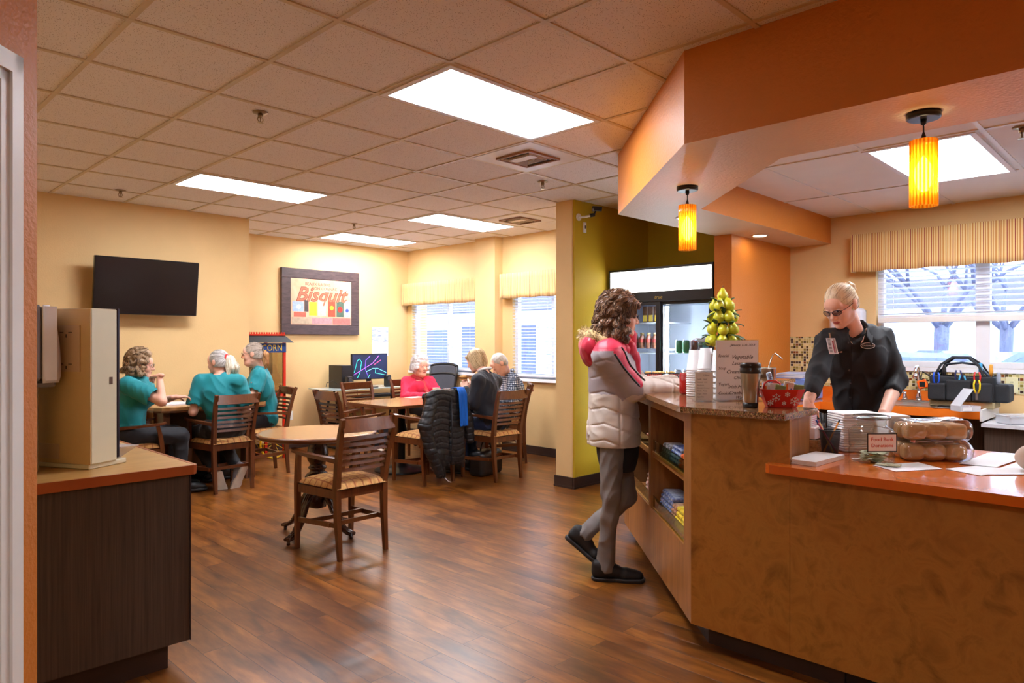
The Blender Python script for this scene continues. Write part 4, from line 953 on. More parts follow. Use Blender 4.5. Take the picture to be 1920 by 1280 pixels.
# rollator behind the partition
t = thing('walker', 'walker with black wheel and blue side, mostly hidden behind the partition', 'walker', (5.95, 4.93, 0))
for x, y in ((-.12, .08), (.3, .1), (-.12, -.38), (.3, -.38)):
    m = MB(); ring = [(0, .075*math.cos(a), .075*math.sin(a)) for a in [2*PI*i/24 for i in range(25)]]; m.tube(ring, .016, 8, cap=False)
    for i in range(6): a = 2*PI*i/6; m.tube([(0, 0, 0), (0, .07*math.cos(a), .07*math.sin(a))], .006, 5)
    m.lathe([(.02, -.02), (.02, .02)], 12, M=Matrix.Rotation(PI/2, 4, 'Y')); o = m.build('wheel', M_DARK, t); o.location = (x, y, .093); o.rotation_euler = (0, 0, R(-50))
m = MB()
for x in (-.1, .28): m.tube([(x, .08, .1), (x, .03, .5), (x, -.06, .82), (x, -.16, .88)], .013, 8).tube([(x, -.36, .1), (x, -.12, .55)], .013, 8)
m.tube([(-.1, .02, .5), (.28, .02, .5)], .013, 8); m.build('frame', mat('walker_blue', (24, 40, 150), .3, .3), t)
MB().box(-.1, .28, -.2, .05, .5, .53, bev=.01).build('seat', mat('walker_seat', (26, 34, 90), .6), t)
MB().box(-.11, .29, -.25, -.02, .2, .45, bev=.02).build('basket', mat('walker_bag', (24, 44, 160), .6), t)
# ---------------------------------------------------------------- window dressing
def valance(x, y0, y1, z0, z1, lb, rt=.12):
    t = thing('window_valance', lb, 'valance', (x, y0, z0), 0, 'striped window valances'); L = y1-y0; H = z1-z0
    def fn(u, v): return (-rt+.008*math.sin(u*L*38)*(1-v)+.004*math.sin(u*L*90)*(1-v), L*u, H*v+.004*math.sin(u*L*20)*(1-v))
    MB().grid(fn, max(30, int(L*60)), 5, thick=-.004).build('front', M_STRIPE, t)
    for y_ in (-.004, L): MB().box(-rt, -.002, y_, y_+.004, 0, H).build('side_return', M_STRIPE, t)
    MB().box(-rt+.01, -.002, 0, L, H-.015, H-.005).build('board', M_WHITE, t); return t
valance(WX, 6.76, 8.355, 1.915, 2.235, 'striped fabric valance over the left dining window, in the corner')
valance(WX, 4.9, 6.30, 1.93, 2.245, 'striped fabric valance over the dining window beside the partition')
valance(KX, -1.35, 2.20, 2.01, 2.345, 'striped fabric valance over the kitchen window')
M_SLAT = mat('blind_slat', (240, 240, 246), .45, var=.01)
def blind(x, y0, y1, z0, z1, n, lb, tilt=12, w=.045):
    t = thing('window_blind', lb, 'blind', (x, y0, z0), 0, 'white slatted blinds'); L = y1-y0; m = MB()
    for i in range(n):
        z = .03+(z1-z0-.06)*i/(n-1); m.box(-w/2, w/2, 0, L, -.0012, .0012, M=TR(0, 0, z, 0, 0, R(tilt)))
    o = m.build('slats', M_SLAT, t); o['kind'] = 'stuff'
    MB().box(-.022, .022, 0, L, -.005, .018, bev=.004).build('bottom_rail', M_SLAT, t)
    m = MB()
    for y in (.12, L/2, L-.12): m.box(-.001, .001, y, y+.003, 0, z1-z0)
    m.build('cords', M_SLAT, t); MB().box(-.03, .03, 0, L, z1-z0-.02, z1-z0+.03).build('headrail', M_SLAT, t); return t
blind(WX+.005, 6.88, 8.25, 1.0, 2.07, 26, 'white slatted blind lowered over the left dining window')
blind(WX+.005, 5.02, 6.17, .96, 2.07, 27, 'white slatted blind lowered over the dining window beside the partition')
t = blind(KX+.012, -1.18, 2.01, 1.60, 2.07, 10, 'white slatted blind raised halfway on the kitchen window')
MB().box(-.028, .028, 0, 3.19, -.045, .0, bev=.004).build('slat_stack', M_WHITE, t)
# ---------------------------------------------------------------- people
def skinm(name, c): return mat(name, c, .5, var=.06, scale=18, bump=.05, bscale=120, spec=.4)
M_SKIN = skinm('skin_fair', (238, 190, 166)); M_SKIN2 = skinm('skin_rosy', (234, 178, 154)); M_LIP = skinm('lip', (178, 92, 88)); M_EYEW = mat('eye_white', (226, 222, 220), .2, var=.0); M_EYE = mat('iris', (54, 60, 66), .15, var=.1)
def frame(c, f, u=(0, 0, 1)):
    f = Vector(f).normalized(); x = f.cross(Vector(u)).normalized(); z = x.cross(f)
    return Matrix(((x.x, f.x, z.x, c[0]), (x.y, f.y, z.y, c[1]), (x.z, f.z, z.z, c[2]), (0, 0, 0, 1)))
def head_prims(M, sc=1.0, fem=True, jowl=0):
    R3 = M.to_3x3(); T = lambda p: tuple(M @ (Vector(p)*sc)); E = lambda c, r, k: (Ell(T(c), tuple(a*sc for a in r), R3), k*sc)
    K = lambda a, b, ra, rb, k: (Cap(T(a), T(b), ra*sc, rb*sc), k*sc)
    P = [E((0, -.014, .034), (.072, .092, .084), 0), E((0, .026, -.018), (.060, .064, .082), .03), E((0, .034, -.062), (.045, .048, .042), .02),
         K((-.045, .004, -.062), (-.016, .064, -.092), .016, .014, .02), K((.045, .004, -.062), (.016, .064, -.092), .016, .014, .02), E((0, .072, -.094), (.018, .016, .016), .014),
         E((-.034, .056, -.03), (.024, .024, .024), .02), E((.034, .056, -.03), (.024, .024, .024), .02),
         K((-.036, .070, .026), (.036, .070, .026), .013, .013, .012), E((0, .072, .046), (.045, .02, .028), .02),
         K((0, .080, .016), (0, .107, -.026), .0075, .0115, .01), E((-.011, .096, -.031), (.009, .01, .008), .006), E((.011, .096, -.031), (.009, .01, .008), .006),
         K((-.018, .082, -.0565), (.018, .082, -.0565), .0075, .0075, .006), K((-.016, .081, -.066), (.016, .081, -.066), .008, .008, .005),
         K((0, .086, -.056), (0, .086, -.067), .0075, .0075, .005)]
    for s in (-1, 1): P += [E((s*.073, -.008, .0), (.010, .018, .030), .006), E((s*.078, -.016, .004), (.006, .018, .026), .005), K((s*.020, .083, .003), (s*.044, .074, .003), .0085, .007, .006)]
    if jowl: P += [E((0, .03, -.095), (.05, .045, .035), .03)]
    subs = [(Ell(T((s*.031, .099, .010)), (.014*sc, .013*sc, .011*sc), R3), .008*sc) for s in (-1, 1)]
    subs += [(Cap(T((-.018, .093, -.0615)), T((.018, .093, -.0615)), .0016*sc, .0016*sc), .002)]
    return P, subs
def head_mesh(mb, M, sc=1.0, res=.004, neck=None, jowl=0, eyes=True, nr=.05):
    P, sb = head_prims(M, sc, jowl=jowl)
    if neck is not None: P.append((Cap(tuple(M @ Vector((0, -.022*sc, -.05*sc))), neck, nr, nr*1.12), .025))
    Mi = M.inverted()
    A = np.array([[Mi[i][j] for j in range(4)] for i in range(4)], dtype=np.float32)
    def mf(Cn):
        L = (np.c_[Cn, np.ones(len(Cn))]@A.T)[:, :3]/sc
        lip = (np.abs(L[:, 0]) < .021-1.1*np.abs(L[:, 2]+.061)) & (np.abs(L[:, 2]+.061) < .0075) & (L[:, 1] > .08)
        return np.where(lip, 1, 0)
    addsdf(mb, sdf_mesh(P, res, subs=sb), mfun=mf)
    if eyes:
        for s in (-1, 1):
            c = M @ (Vector((s*.031, .0795, .0095))*sc)
            mb.ball(c, .0115*sc, 12, 2); mb.ball(M @ (Vector((s*.0312, .0875, .0085))*sc), .0052*sc, 10, 3)
            # lids and brows
            mb.tube([M @ (Vector(p)*sc) for p in ((s*.018, .086, .0115), (s*.025, .0915, .0165), (s*.034, .0905, .0165), (s*.045, .0795, .010))], .0024*sc, 6, 0)
            mb.tube([M @ (Vector(p)*sc) for p in ((s*.014, .0875, .029), (s*.028, .0855, .034), (s*.046, .072, .029))], [.003*sc, .0034*sc, .0016*sc], 6, 4)
def hand(mb, w, d, n, side, curl=.5, res=.0032, sc=1.0, thumb=.5, spread=.1, pinch=False):
    """w wrist, d finger direction, n palm normal (palm side), side=+1/-1 where the thumb is along d x n"""
    w = Vector(w); d = Vector(d).normalized(); n = Vector(n); n = (n-d*n.dot(d)).normalized(); t = d.cross(n)*side
    P = []
    L = lambda a, b, c: tuple(w+(t*a+d*b+n*c)*sc)
    for a in (-.028, -.010, .010, .028): P.append((Cap(L(a*.75, .008, 0), L(a, .078-.004*abs(a)/.028, 0), .0145*sc, .0115*sc), .012))
    P.append((Cap(L(.012, .02, .006), L(.03, .045, .010), .015*sc, .013*sc), .012))
    P.append((Cap(L(0, -.03, 0), L(0, .012, 0), .023*sc, .021*sc, 1.25, n), .015))
    for i, (a, l) in enumerate(((.029, .068), (.010, .076), (-.010, .070), (-.028, .055))):
        c = curl if not isinstance(curl, (list, tuple)) else curl[i]
        p = Vector(L(a, .078, 0)); ang = 0; sp = spread*(a/.029)
        for j, (fr, cc2) in enumerate(((.45, .9), (.30, 1.1), (.25, .8))):
            ang += c*cc2; dr = (d*math.cos(ang)+n*math.sin(ang)+t*sp*math.cos(ang)).normalized(); p2 = p+dr*l*fr*sc
            r0 = (.0088-.0008*j)*sc*(.9 if i == 3 else 1); P.append((Cap(tuple(p), tuple(p2), r0, r0*.92), .0035)); p = p2
    p = Vector(L(.027, .022, .006)); 
    for j, (l, o, e) in enumerate(((.034, 1.1, .35), (.030, .75+.2*thumb, .35+thumb*.5), (.024, .55, .4+thumb*.9))):
        dr = (t*o*(1-thumb*.45)+d*.9+n*e).normalized(); p2 = p+dr*l*sc; P.append((Cap(tuple(p), tuple(p2), (.0115-.001*j)*sc, (.0105-.0012*j)*sc), .005)); p = p2
    addsdf(mb, sdf_mesh(P, res, pad=.02)); return p
def hair_strand_disp(M, amp, f=90, seed=0, ax=2):
    Mi = M.inverted(); A = np.array([[Mi[i][j] for j in range(3)] for i in range(3)], dtype=np.float32); o = _v(M.translation)
    sc = np.ones(3, np.float32)*f; sc[ax] = f*.16
    return lambda P: amp*waves(((P-o)@A.T)*sc/30, seed, 7, 20, 60)
def glasses(M, parent, m, sc=1.0, w=.021, h=.015, lens=None, nm='glasses'):
    mb = MB(); T = lambda p: M @ (Vector(p)*sc)
    for s in (-1, 1):
        P = [T((s*.031+w*math.cos(a)*(1 if abs(math.cos(a)) < .8 else .95), .103-.012*abs(math.cos(a)) if math.cos(a)*s > 0 else .106, .004+h*math.sin(a))) for a in [2*PI*i/20 for i in range(21)]]
        mb.tube(P, .0018, 6, cap=False)
        mb.tube([T((s*.051, .093, .008)), T((s*.070, .06, .010)), T((s*.078, .0, .012)), T((s*.077, -.02, .0))], .0018, 6)
    mb.tube([T((-.011, .106, .008)), T((0, .110, .011)), T((.011, .106, .008))], .0016, 6)
    g = mb.build(nm, m, parent)
    for s in (-1, 1):
        mb = MB(); P = [T((s*.031+w*.95*math.cos(a), .1035-.008*(math.cos(a)*s > 0), .004+h*.95*math.sin(a))) for a in [2*PI*i/20 for i in range(20)]]
        mb.add(P, [tuple(range(20))]); mb.build('lens', lens or glassmat('lens', (225, 230, 235), .1), g)
    return g
def shoe(mb_u, mb_s, ankle, toe, sc=1.0, lift=0, res=.006, sole_n=None):
    """shoe from heel under ankle to toe; sole_n: direction the sole faces"""
    a = Vector(ankle); t_ = Vector(toe); n = Vector(sole_n or (0, 0, -1)).normalized(); d = (t_-a); d = (d-n*d.dot(n)).normalized(); s_ = d.cross(n)
    b = a+n*(.075*sc); heel = b-d*.045*sc; tip = heel+d*.265*sc
    up = -n; P = [(Cap(tuple(heel+up*.04), tuple(heel+up*.075), .036, .034), 0), (Cap(tuple(heel+up*.035+d*.03), tuple(tip-d*.05+up*.022), .038, .03, 1.25, tuple(s_)), .03),
                  (Cap(tuple(tip-d*.10+up*.026), tuple(tip-d*.03+up*.02), .042, .03, 1.0, tuple(s_)), .02), (Cap(tuple(a-d*.005), tuple(b+up*.05+d*.05), .04, .038), .03)]
    cut = cutp(tuple(b+up*.004), tuple(n)); addsdf(mb_u, sdf_mesh(P, res, cuts=[cut]))
    S_ = [(Cap(tuple(heel+up*.01), tuple(tip-d*.035+up*.008), .038, .041, .95, tuple(s_)), 0), (Cap(tuple(tip-d*.11+up*.01), tuple(tip-d*.035+up*.01), .046, .04), .02)]
    addsdf(mb_s, sdf_mesh(S_, res, cuts=[cutp(tuple(b+n*.012), tuple(n)), cutp(tuple(b+up*.012), tuple(up))]))
def sitpose(**kw):
    J = dict(pelvis=(0, -.05, .575), waist=(0, -.06, .74), chest=(0, -.02, .93), neck=(0, .01, 1.075), head=(0, .045, 1.205), hf=(0, 1, -.05),
             Sl=(-.165, -.005, 1.035), Sr=(.165, -.005, 1.035), El=(-.23, .10, .80), Er=(.23, .10, .80), Wl=(-.14, .32, .80), Wr=(.14, .32, .80),
             Hl=(-.085, -.03, .56), Hr=(.085, -.03, .56), Kl=(-.11, .38, .53), Kr=(.11, .38, .53), Al=(-.11, .38, .10), Ar=(.11, .38, .10), Tl=(-.12, .52, .03), Tr=(.12, .52, .03))
    J.update(kw); return J
def torso_prims(J, g=0, w=1.0, belly=0, bust=.0, k=.05):
    V_ = {k_: Vector(v) for k_, v in J.items()}
    sx = (V_['Sr']-V_['Sl']).normalized(); up = (V_['neck']-V_['waist']).normalized(); f = up.cross(sx).normalized(); sx = f.cross(up)
    Rm = Matrix((sx, f, up)).transposed(); c = V_['chest']
    up2 = (V_['waist']-V_['pelvis']).normalized(); hx = (V_['Hr']-V_['Hl']).normalized(); f2 = up2.cross(hx).normalized(); R2 = Matrix((hx, f2, hx.cross(f2))).transposed()
    P = [(Ell(tuple(c), (.150*w+g, .108*w+g, .19), Rm), 0), (Ell(tuple(V_['waist']), (.135*w+g, .108*w+g, .17), R2), k), (Ell(tuple(V_['pelvis']), (.165*w+g, .125*w+g, .13), R2), k),
         (Cap(tuple(V_['Sl']+sx*.02), tuple(V_['Sr']-sx*.02), .058+g, .058+g), k), (Cap(tuple(V_['neck']-up*.01), tuple(c+up*.05), .06+g, .09+g), .04)]
    for s in ('Sl', 'Sr'): P.append((Cap(tuple(V_['neck']-up*.015), tuple(V_[s]+up*.008), .042+g, .045+g), .03))
    if belly: P.append((Ell(tuple(V_['waist']+f2*belly+up2*-.03), (.13*w+g, .10+g, .13), R2), .06))
    if bust:
        for s in (-1, 1): P.append((Ell(tuple(c+sx*s*.07+f*(.065*w+bust*.5)-up*.015), (.062+g, .05+g, .06), Rm), .05))
    return P, f, up, sx
def limb(a, b_, c, r0, r1, r2, k=.03, g=0): return [(Cap(a, b_, r0+g, r1+g), k), (Cap(b_, c, r1+g, r2+g), k)]
def lerp(a, b_, t): return tuple(Vector(a).lerp(Vector(b_), t))
def creases(amp, seed=0, f0=26, f1=90):
    return lambda P: amp*(.6*waves(P, seed, 5, f0*.4, f1*.5)+1.6*np.abs(waves(P*_v((1, 1, .6)), seed+7, 4, f0, f1))**.7-.6)
def person(lb, loc, rot, J, top, legs, hair=None, skin=None, browc=(120, 90, 60), w=1.0, belly=0, bust=0, sleeve='long', hands=None, shoes=((20, 20, 22), (30, 30, 34)), hsc=1.0, res=.008, jowl=0, vneck=True, ac=.05, topname='shirt', collar=None, topdisp=.006, shoe_n=(None, None), hem=None, hipw=1.0, arm=1.0, folds=8):
    t = thing('person', lb, 'person', loc, rot); skin = skin or M_SKIN
    HM = frame(J['head'], J['hf'], J.get('hu', (0, 0, 1)))
    mb = MB(); P, f, up, sx = torso_prims(J, -.012, w, 0, 0)
    for s in 'lr':
        P += limb(J['S'+s], J['E'+s], J['W'+s], .042*arm, .036*arm, .024, .02)
        P += limb(J['H'+s], J['K'+s], J['A'+s], .07, .045, .034, .03)
    addsdf(mb, sdf_mesh(P, .012 if sleeve == 'long' else .009))
    head_mesh(mb, HM, hsc, neck=tuple(Vector(J['neck'])-up*.03), jowl=jowl, res=max(.0035, res*.5))
    for s, sd in (('l', -1), ('r', 1)):
        h = (hands or {}).get(s)
        if h is None: h = dict(d=tuple(Vector(J['W'+s])-Vector(J['E'+s])), n=(0, 0, -1), curl=.4)
        h = dict(h); h.setdefault('side', 1); hand(mb, J['W'+s], h.pop('d'), h.pop('n'), h.pop('side'), **h)
    body = mb.build('body', [skin, M_LIP, M_EYEW, M_EYE, mat('brow_%d' % browc[0], browc, .8)], t)
    # top garment
    P, f, up, sx = torso_prims(J, .008, w, belly, bust)
    cuts = []; subs = []
    mbt = MB(); D = creases(topdisp, int(abs(loc[0])*10)) if topdisp else None
    nb = Vector(J['neck'])
    Psl = []
    for s in 'lr':
        if sleeve == 'long': Psl += [(Cap(J['S'+s], J['E'+s], (.052*arm+.01), .046*arm+.01), .03), (Cap(J['E'+s], lerp(J['E'+s], J['W'+s], .93), .046*arm+.01, .034+.008), .02)]
        else: e = lerp(J['S'+s], J['E'+s], .72); Psl += [(Cap(J['S'+s], e, .056*arm+.010, .064*arm+.012), .03)]
    ecut = []
    if sleeve != 'long':
        for s in 'lr':
            e = Vector(lerp(J['S'+s], J['E'+s], .72)); dd = Vector(J['E'+s])-Vector(J['S'+s]); dd.normalize()
            ecut.append((Ell(tuple(e+dd*.062), (.085, .085, .085)), .0))
            ecut.append((Cap(tuple(e), tuple(e+dd*.1), .052*arm, .052*arm), .0))
    subs += ecut
    subs.append((Cap(tuple(nb+up*.025-f*.01), tuple(nb+up*.16+f*.03), .062, .09), .006))
    if vneck: subs.append((Cap(tuple(nb+f*.085+up*.02), tuple(nb+f*.14-up*.085), .05, .012), .004))
    if hem is not None: cuts.append(cutp((0, 0, hem), (0, 0, -1)))
    addsdf(mbt, sdf_mesh(P+Psl, res, cuts=cuts, subs=subs, disp=D))
    mbt.build(topname, top, t)
    # trousers
    mbl = MB(); P = [(Ell(J['pelvis'], (.162*w*hipw, .125*w*hipw, .125)), 0)]
    for s in 'lr':
        P += [(Cap(J['H'+s], J['K'+s], .094*hipw, .070), .04), (Cap(J['K'+s], lerp(J['K'+s], J['A'+s], .97), .068, .052), .03)]
    cu = []
    addsdf(mbl, sdf_mesh(P, res*1.1, disp=creases(.006, 5), subs=[(Cap(J['A'+s], lerp(J['A'+s], J['K'+s], -.3), .055, .06), 0) for s in 'lr'])); mbl.build('trousers', legs, t)
    for i, s in enumerate('lr'):
        u, so = MB(), MB(); shoe(u, so, J['A'+s], J['T'+s], sole_n=shoe_n[i]); sh = u.build('shoe', mat('shoe_%d_%d' % shoes[0][:2], shoes[0], .5, var=.1), t); so.build('sole', mat('sole_%d_%d' % shoes[1][:2], shoes[1], .6, var=.1), sh)
    if hair: hair(HM, t, hsc, J)
    return t, HM
def hairmat(name, c1, c2, c3): 
    m = laminate(name, c1, c3, .45, 14, c3=c2, stretch=(5, 5, 1), detail=5); return m
def HP(M, sc): 
    R3 = M.to_3x3(); T = lambda p: tuple(M @ (Vector(p)*sc)); E = lambda c, r, k=.02: (Ell(T(c), tuple(a*sc for a in r), R3), k)
    K = lambda a, b, ra, rb, k=.015: (Cap(T(a), T(b), ra*sc, rb*sc), k); return T, E, K, R3
def face_sub(E): return [(E((0, .085, -.035), (.068, .06, .095))[0], .01)]

from mathutils.bvhtree import BVHTree
def strands(mb, VF, M, n, steps, step, flow, wave, wl, r, seed=0, nm=3, keep=None, lift=.002):
    """hair strands laid over a surface; flow(local point)->local direction"""
    V_, F_ = VF; bv = BVHTree.FromPolygons([tuple(v) for v in V_.tolist()], F_.tolist()); rg = random.Random(seed); Mi = M.inverted(); R3 = M.to_3x3()
    for i in range(n):
        p = Vector(V_[rg.randrange(len(V_))].tolist()); lp = Mi @ p
        if keep and not keep(lp): continue
        pts = []; ph = rg.uniform(0, 6.28); lf = lift+rg.random()*wave*.8; wv = wave*rg.uniform(.5, 1.2)
        for k in range(steps):
            h = bv.find_nearest(p)
            if h[0] is None: break
            q_, nn = h[0], h[1]; d = R3 @ Vector(flow(Mi @ q_)); d = d-nn*d.dot(nn)
            if d.length < 1e-4: break
            d.normalize(); s_ = d.cross(nn); a = ph+k*wl
            pts.append(q_+nn*(lf+wv*.6*math.cos(a))+s_*wv*math.sin(a)); p = q_+d*step
        if len(pts) > 3: mb.tube(pts, [r*(.5+.5*math.sin(PI*(j+.6)/len(pts))) for j in range(len(pts))], 4, rg.randrange(nm), smooth=False)
def tones(m, cs):
    return [m]+[mat(m.name+'_tone_%d' % i, c, .45, var=.12, scale=30) for i, c in enumerate(cs)]
def loc_of(px, py, d, loc, rot):
    v = at(px, py, d)-Vector(loc); return tuple(Matrix.Rotation(-rot, 3, 'Z') @ v)
SUBF = lambda E: [(E((0, .118, -.022), (.072, .074, .092))[0], .012)]
def cutloc(M, p, n): return cutp(tuple(M @ Vector(p)), tuple(M.to_3x3() @ Vector(n)))
def hair_curls(m, low=-.09, n=190, vol=1.0, amp=.006, bangs=False, seed=1, res=.005, fw=.058):
    def f(M, t, sc, J):
        T, E, K, R3 = HP(M, sc); rg = random.Random(seed)
        P = [E((0, -.022, .046), (.086*vol, .10*vol, .088*vol), 0), E((0, -.045, -.02), (.082*vol, .075*vol, .08), .03)]
        if low < -.1: P.append(E((0, -.045, low*.62), (.10*vol, .085*vol, .075), .03))
        for i in range(n):
            a = rg.uniform(0, 2*PI); z = rg.uniform(low, .125); rad = .092*vol*math.sqrt(max(.12, 1-(max(z, 0)/.135)**2))*(1.0 if z > -.05 or low > -.1 else 1.12)
            x = rad*math.cos(a); y = -.02+rad*1.08*math.sin(a)
            if y > (.045 if fw < .08 else .02) and z < .075: continue
            if y > .02 and abs(x) < .05 and z < .05: continue
            r = rg.uniform(.010, .019); P.append((Ell(T((x, y, z+.02)), (r*1.25*sc, r*1.25*sc, r*sc)), .009))
        if bangs: P += [K((-.05, .062, .078), (.045, .074, .072), .024, .026), K((-.06, .05, .06), (-.062, .06, .02), .02, .012), K((.06, .05, .06), (.062, .06, .02), .02, .012)]
        VF = sdf_mesh(P, res, subs=[(E((0, .125, -.03), (fw, .074, .088))[0], .008)], disp=lambda Q: amp*waves(Q, seed, 8, 60, 190))
        mb = addsdf(MB(), VF)
        strands(mb, VF, M, int(n*4), 9, .0135*sc, lambda q_: (q_.x*1.2, (q_.y+.02)*1.2-(.3 if q_.z > .08 else 0), -.12-abs(q_.z)*.3), .0055, 1.5, .0021*sc, seed, keep=lambda q_: not (q_.y > (.055 if fw < .08 else .03) and q_.z < .06))
        mb.build('hair', TONE[m.name], t)
    return f
def hair_cap(m, kind, m2=None, res=.0042):
    def f(M, t, sc, J):
        T, E, K, R3 = HP(M, sc); mb = MB()
        D = hair_strand_disp(M, .0022*sc, 110, 2, 1 if kind != 'bob' else 2)
        if kind == 'bob':
            P = [E((0, -.016, .040), (.084, .100, .090), 0), E((0, -.028, -.028), (.090, .088, .085), .03), K((-.055, .062, .06), (.05, .07, .062), .022, .022)]
            VF = sdf_mesh(P, res, subs=[(E((0, .12, -.045), (.062, .078, .10))[0], .01)], cuts=[cutloc(M, (0, 0, -.100*sc), (0, .25, -1))], disp=D); addsdf(mb, VF)
            strands(mb, VF, M, 620, 11, .014*sc, lambda q_: (q_.x*1.5, q_.y*1.2, -.12), .0012, .6, .0016*sc, 3, keep=lambda q_: q_.z > -.08, lift=.0006); mb.build('hair', TONE[m.name], t); return
        if kind == 'short':
            P = [E((0, -.018, .034), (.0765, .0915, .0855), 0), E((0, -.035, -.01), (.0765, .070, .07), .02)]
            addsdf(mb, sdf_mesh(P, res, subs=[(E((0, .115, .01), (.060, .088, .12))[0], .012), (E((0, .05, -.07), (.12, .10, .058))[0], .01)], disp=D)); mb.build('hair', TONE[m.name], t); return
        P = [E((0, -.015, .036), (.0775, .0965, .0885), 0), E((0, -.035, -.01), (.077, .072, .07), .02)]
        VF = sdf_mesh(P, res, subs=[(E((0, .115, -.012), (.068, .075, .088))[0], .012), (E((0, .02, -.085), (.12, .14, .055))[0], .01)], disp=D); addsdf(mb, VF)
        strands(mb, VF, M, 520, 9, .013*sc, lambda q_: (-q_.x, -.115-q_.y, .048-q_.z), .0007, .9, .0013*sc, 3, lift=.0004)
        h = mb.build('hair', TONE[m.name], t)
        if kind == 'bun':
            mb = MB(); P = [E((0, -.118, .052), (.034, .03, .034), 0)]+[(Ell(T((.024*math.cos(a), -.125, .052+.024*math.sin(a))), (.014*sc,)*3), .004) for a in [2*PI*i/7 for i in range(7)]]
            addsdf(mb, sdf_mesh(P, res, disp=hair_strand_disp(M, .002, 120, 4, 0))); mb.build('hair_bun', m2 or m, h)
        if kind in ('pony', 'pony_low'):
            mb = MB(); P = ([K((.0, -.095, .045), (0.01, -.13, .02), .020, .030), K((0.01, -.13, .02), (.025, -.14, -.06), .040, .055), K((.025, -.14, -.06), (.06, -.13, -.16), .055, .026), K((0, -.13, -.02), (-.035, -.13, -.12), .036, .016), K((.03, -.13, -.05), (.10, -.125, -.15), .034, .012), K((.02, -.13, -.06), (.02, -.12, -.17), .034, .014)]
                            if kind == 'pony' else [K((0, -.095, .03), (0, -.13, -.01), .016, .024), K((0, -.13, -.01), (0, -.13, -.10), .028, .022), K((0, -.13, -.10), (0, -.12, -.15), .022, .008)])
            VF = sdf_mesh(P, res, disp=hair_strand_disp(M, .004, 120, 5, 2)); addsdf(mb, VF); strands(mb, VF, M, 260, 8, .016*sc, lambda q_: (q_.x*.5, -.02, -.12), .002, .8, .0018*sc, 6); mb.build('ponytail', TONE[(m2 or m).name], h)
            mb = MB(); mb.tube([T((.024*math.cos(a), -.105, .040+.024*math.sin(a))) for a in [2*PI*i/16 for i in range(17)]], .010*sc, 8, cap=False)
            mb.build('hair_tie', mat('tie_red', (196, 30, 30), .7) if kind == 'pony' else mat('tie_black', (24, 24, 28), .6), h)
    return f
H_CURL = hairmat('hair_brown_curls', (96, 70, 48), (138, 106, 76), (180, 150, 116)); H_DARK = hairmat('hair_dark_brown', (74, 52, 40), (108, 78, 58), (146, 112, 84))
H_GREY = hairmat('hair_grey', (150, 144, 140), (196, 192, 190), (226, 224, 222)); H_BLOND = hairmat('hair_blond', (176, 140, 92), (214, 184, 134), (236, 216, 176)); H_PALE = hairmat('hair_pale_blond', (196, 176, 144), (226, 212, 186), (240, 232, 214))
H_WHITE = hairmat('hair_white', (214, 206, 204), (236, 232, 232), (248, 246, 248)); H_SALT = hairmat('hair_salt_pepper', (112, 106, 102), (168, 162, 156), (206, 200, 194)); H_ASH = hairmat('hair_ash', (130, 116, 104), (170, 154, 140), (196, 182, 168)); H_COP = hairmat('hair_copper', (150, 96, 52), (186, 130, 80), (206, 156, 104))
TONE = {}
for m_, cs in ((H_CURL, ((86, 62, 42), (176, 146, 110))), (H_DARK, ((70, 48, 38), (150, 116, 88))), (H_GREY, ((150, 146, 144), (226, 224, 222))), (H_BLOND, ((160, 122, 74), (232, 206, 160))), (H_PALE, ((190, 166, 128), (244, 236, 218))), (H_WHITE, ((220, 214, 212), (250, 250, 250))),
               (H_SALT, ((110, 104, 100), (206, 200, 196))), (H_ASH, ((120, 106, 94), (196, 180, 166))), (H_COP, ((140, 84, 44), (206, 154, 100)))): TONE[m_.name] = tones(m_, cs)
M_TEAL = mat('teal_scrubs', (0, 132, 142), .7, var=.08, scale=6, bump=.1, bscale=200, sheen=.1); M_BLKT = mat('black_trousers', (24, 25, 32), .75, var=.15, scale=8, sheen=.1)
M_PINKC = mat('pink_cardigan', (222, 36, 74), .85, var=.1, scale=10, bump=.2, bscale=220); M_NAVYC = mat('navy_cardigan', (22, 26, 38), .8, var=.12, scale=8, sheen=.15)
M_JEAN = mat('blue_jeans', (30, 48, 84), .8, var=.15, scale=14); M_GJEAN = mat('grey_jeans', (126, 119, 116), .8, var=.12, scale=14, bump=.1, bscale=200)
def gingham():
    m, nt, b = base('checked_shirt'); tc = nd(nt, 'ShaderNodeTexCoord'); sp = nd(nt, 'ShaderNodeSeparateXYZ'); nt.links.new(tc.outputs['Object'], sp.inputs[0]); L = []
    for k, f in ((0, 42.), (2, 42.), (1, 42.)):
        mu = nd(nt, 'ShaderNodeMath', operation='MULTIPLY'); mu.inputs[1].default_value = f; fr = nd(nt, 'ShaderNodeMath', operation='FRACT'); lt = nd(nt, 'ShaderNodeMath', operation='LESS_THAN'); lt.inputs[1].default_value = .5
        nt.links.new(sp.outputs[k], mu.inputs[0]); nt.links.new(mu.outputs[0], fr.inputs[0]); nt.links.new(fr.outputs[0], lt.inputs[0]); L.append(lt)
    a = nd(nt, 'ShaderNodeMath', operation='MAXIMUM'); nt.links.new(L[0].outputs[0], a.inputs[0]); nt.links.new(L[2].outputs[0], a.inputs[1])
    s_ = nd(nt, 'ShaderNodeMath', operation='ADD'); nt.links.new(a.outputs[0], s_.inputs[0]); nt.links.new(L[1].outputs[0], s_.inputs[1])
    h = nd(nt, 'ShaderNodeMath', operation='MULTIPLY'); h.inputs[1].default_value = .5; nt.links.new(s_.outputs[0], h.inputs[0])
    r = ramp(nt, h.outputs[0], [(0, (232, 236, 240)), (.5, (120, 134, 156)), (1, (30, 40, 62))]); nt.links.new(r.outputs['Color'], b.inputs['Base Color']); b.inputs['Roughness'].default_value = .8; return m
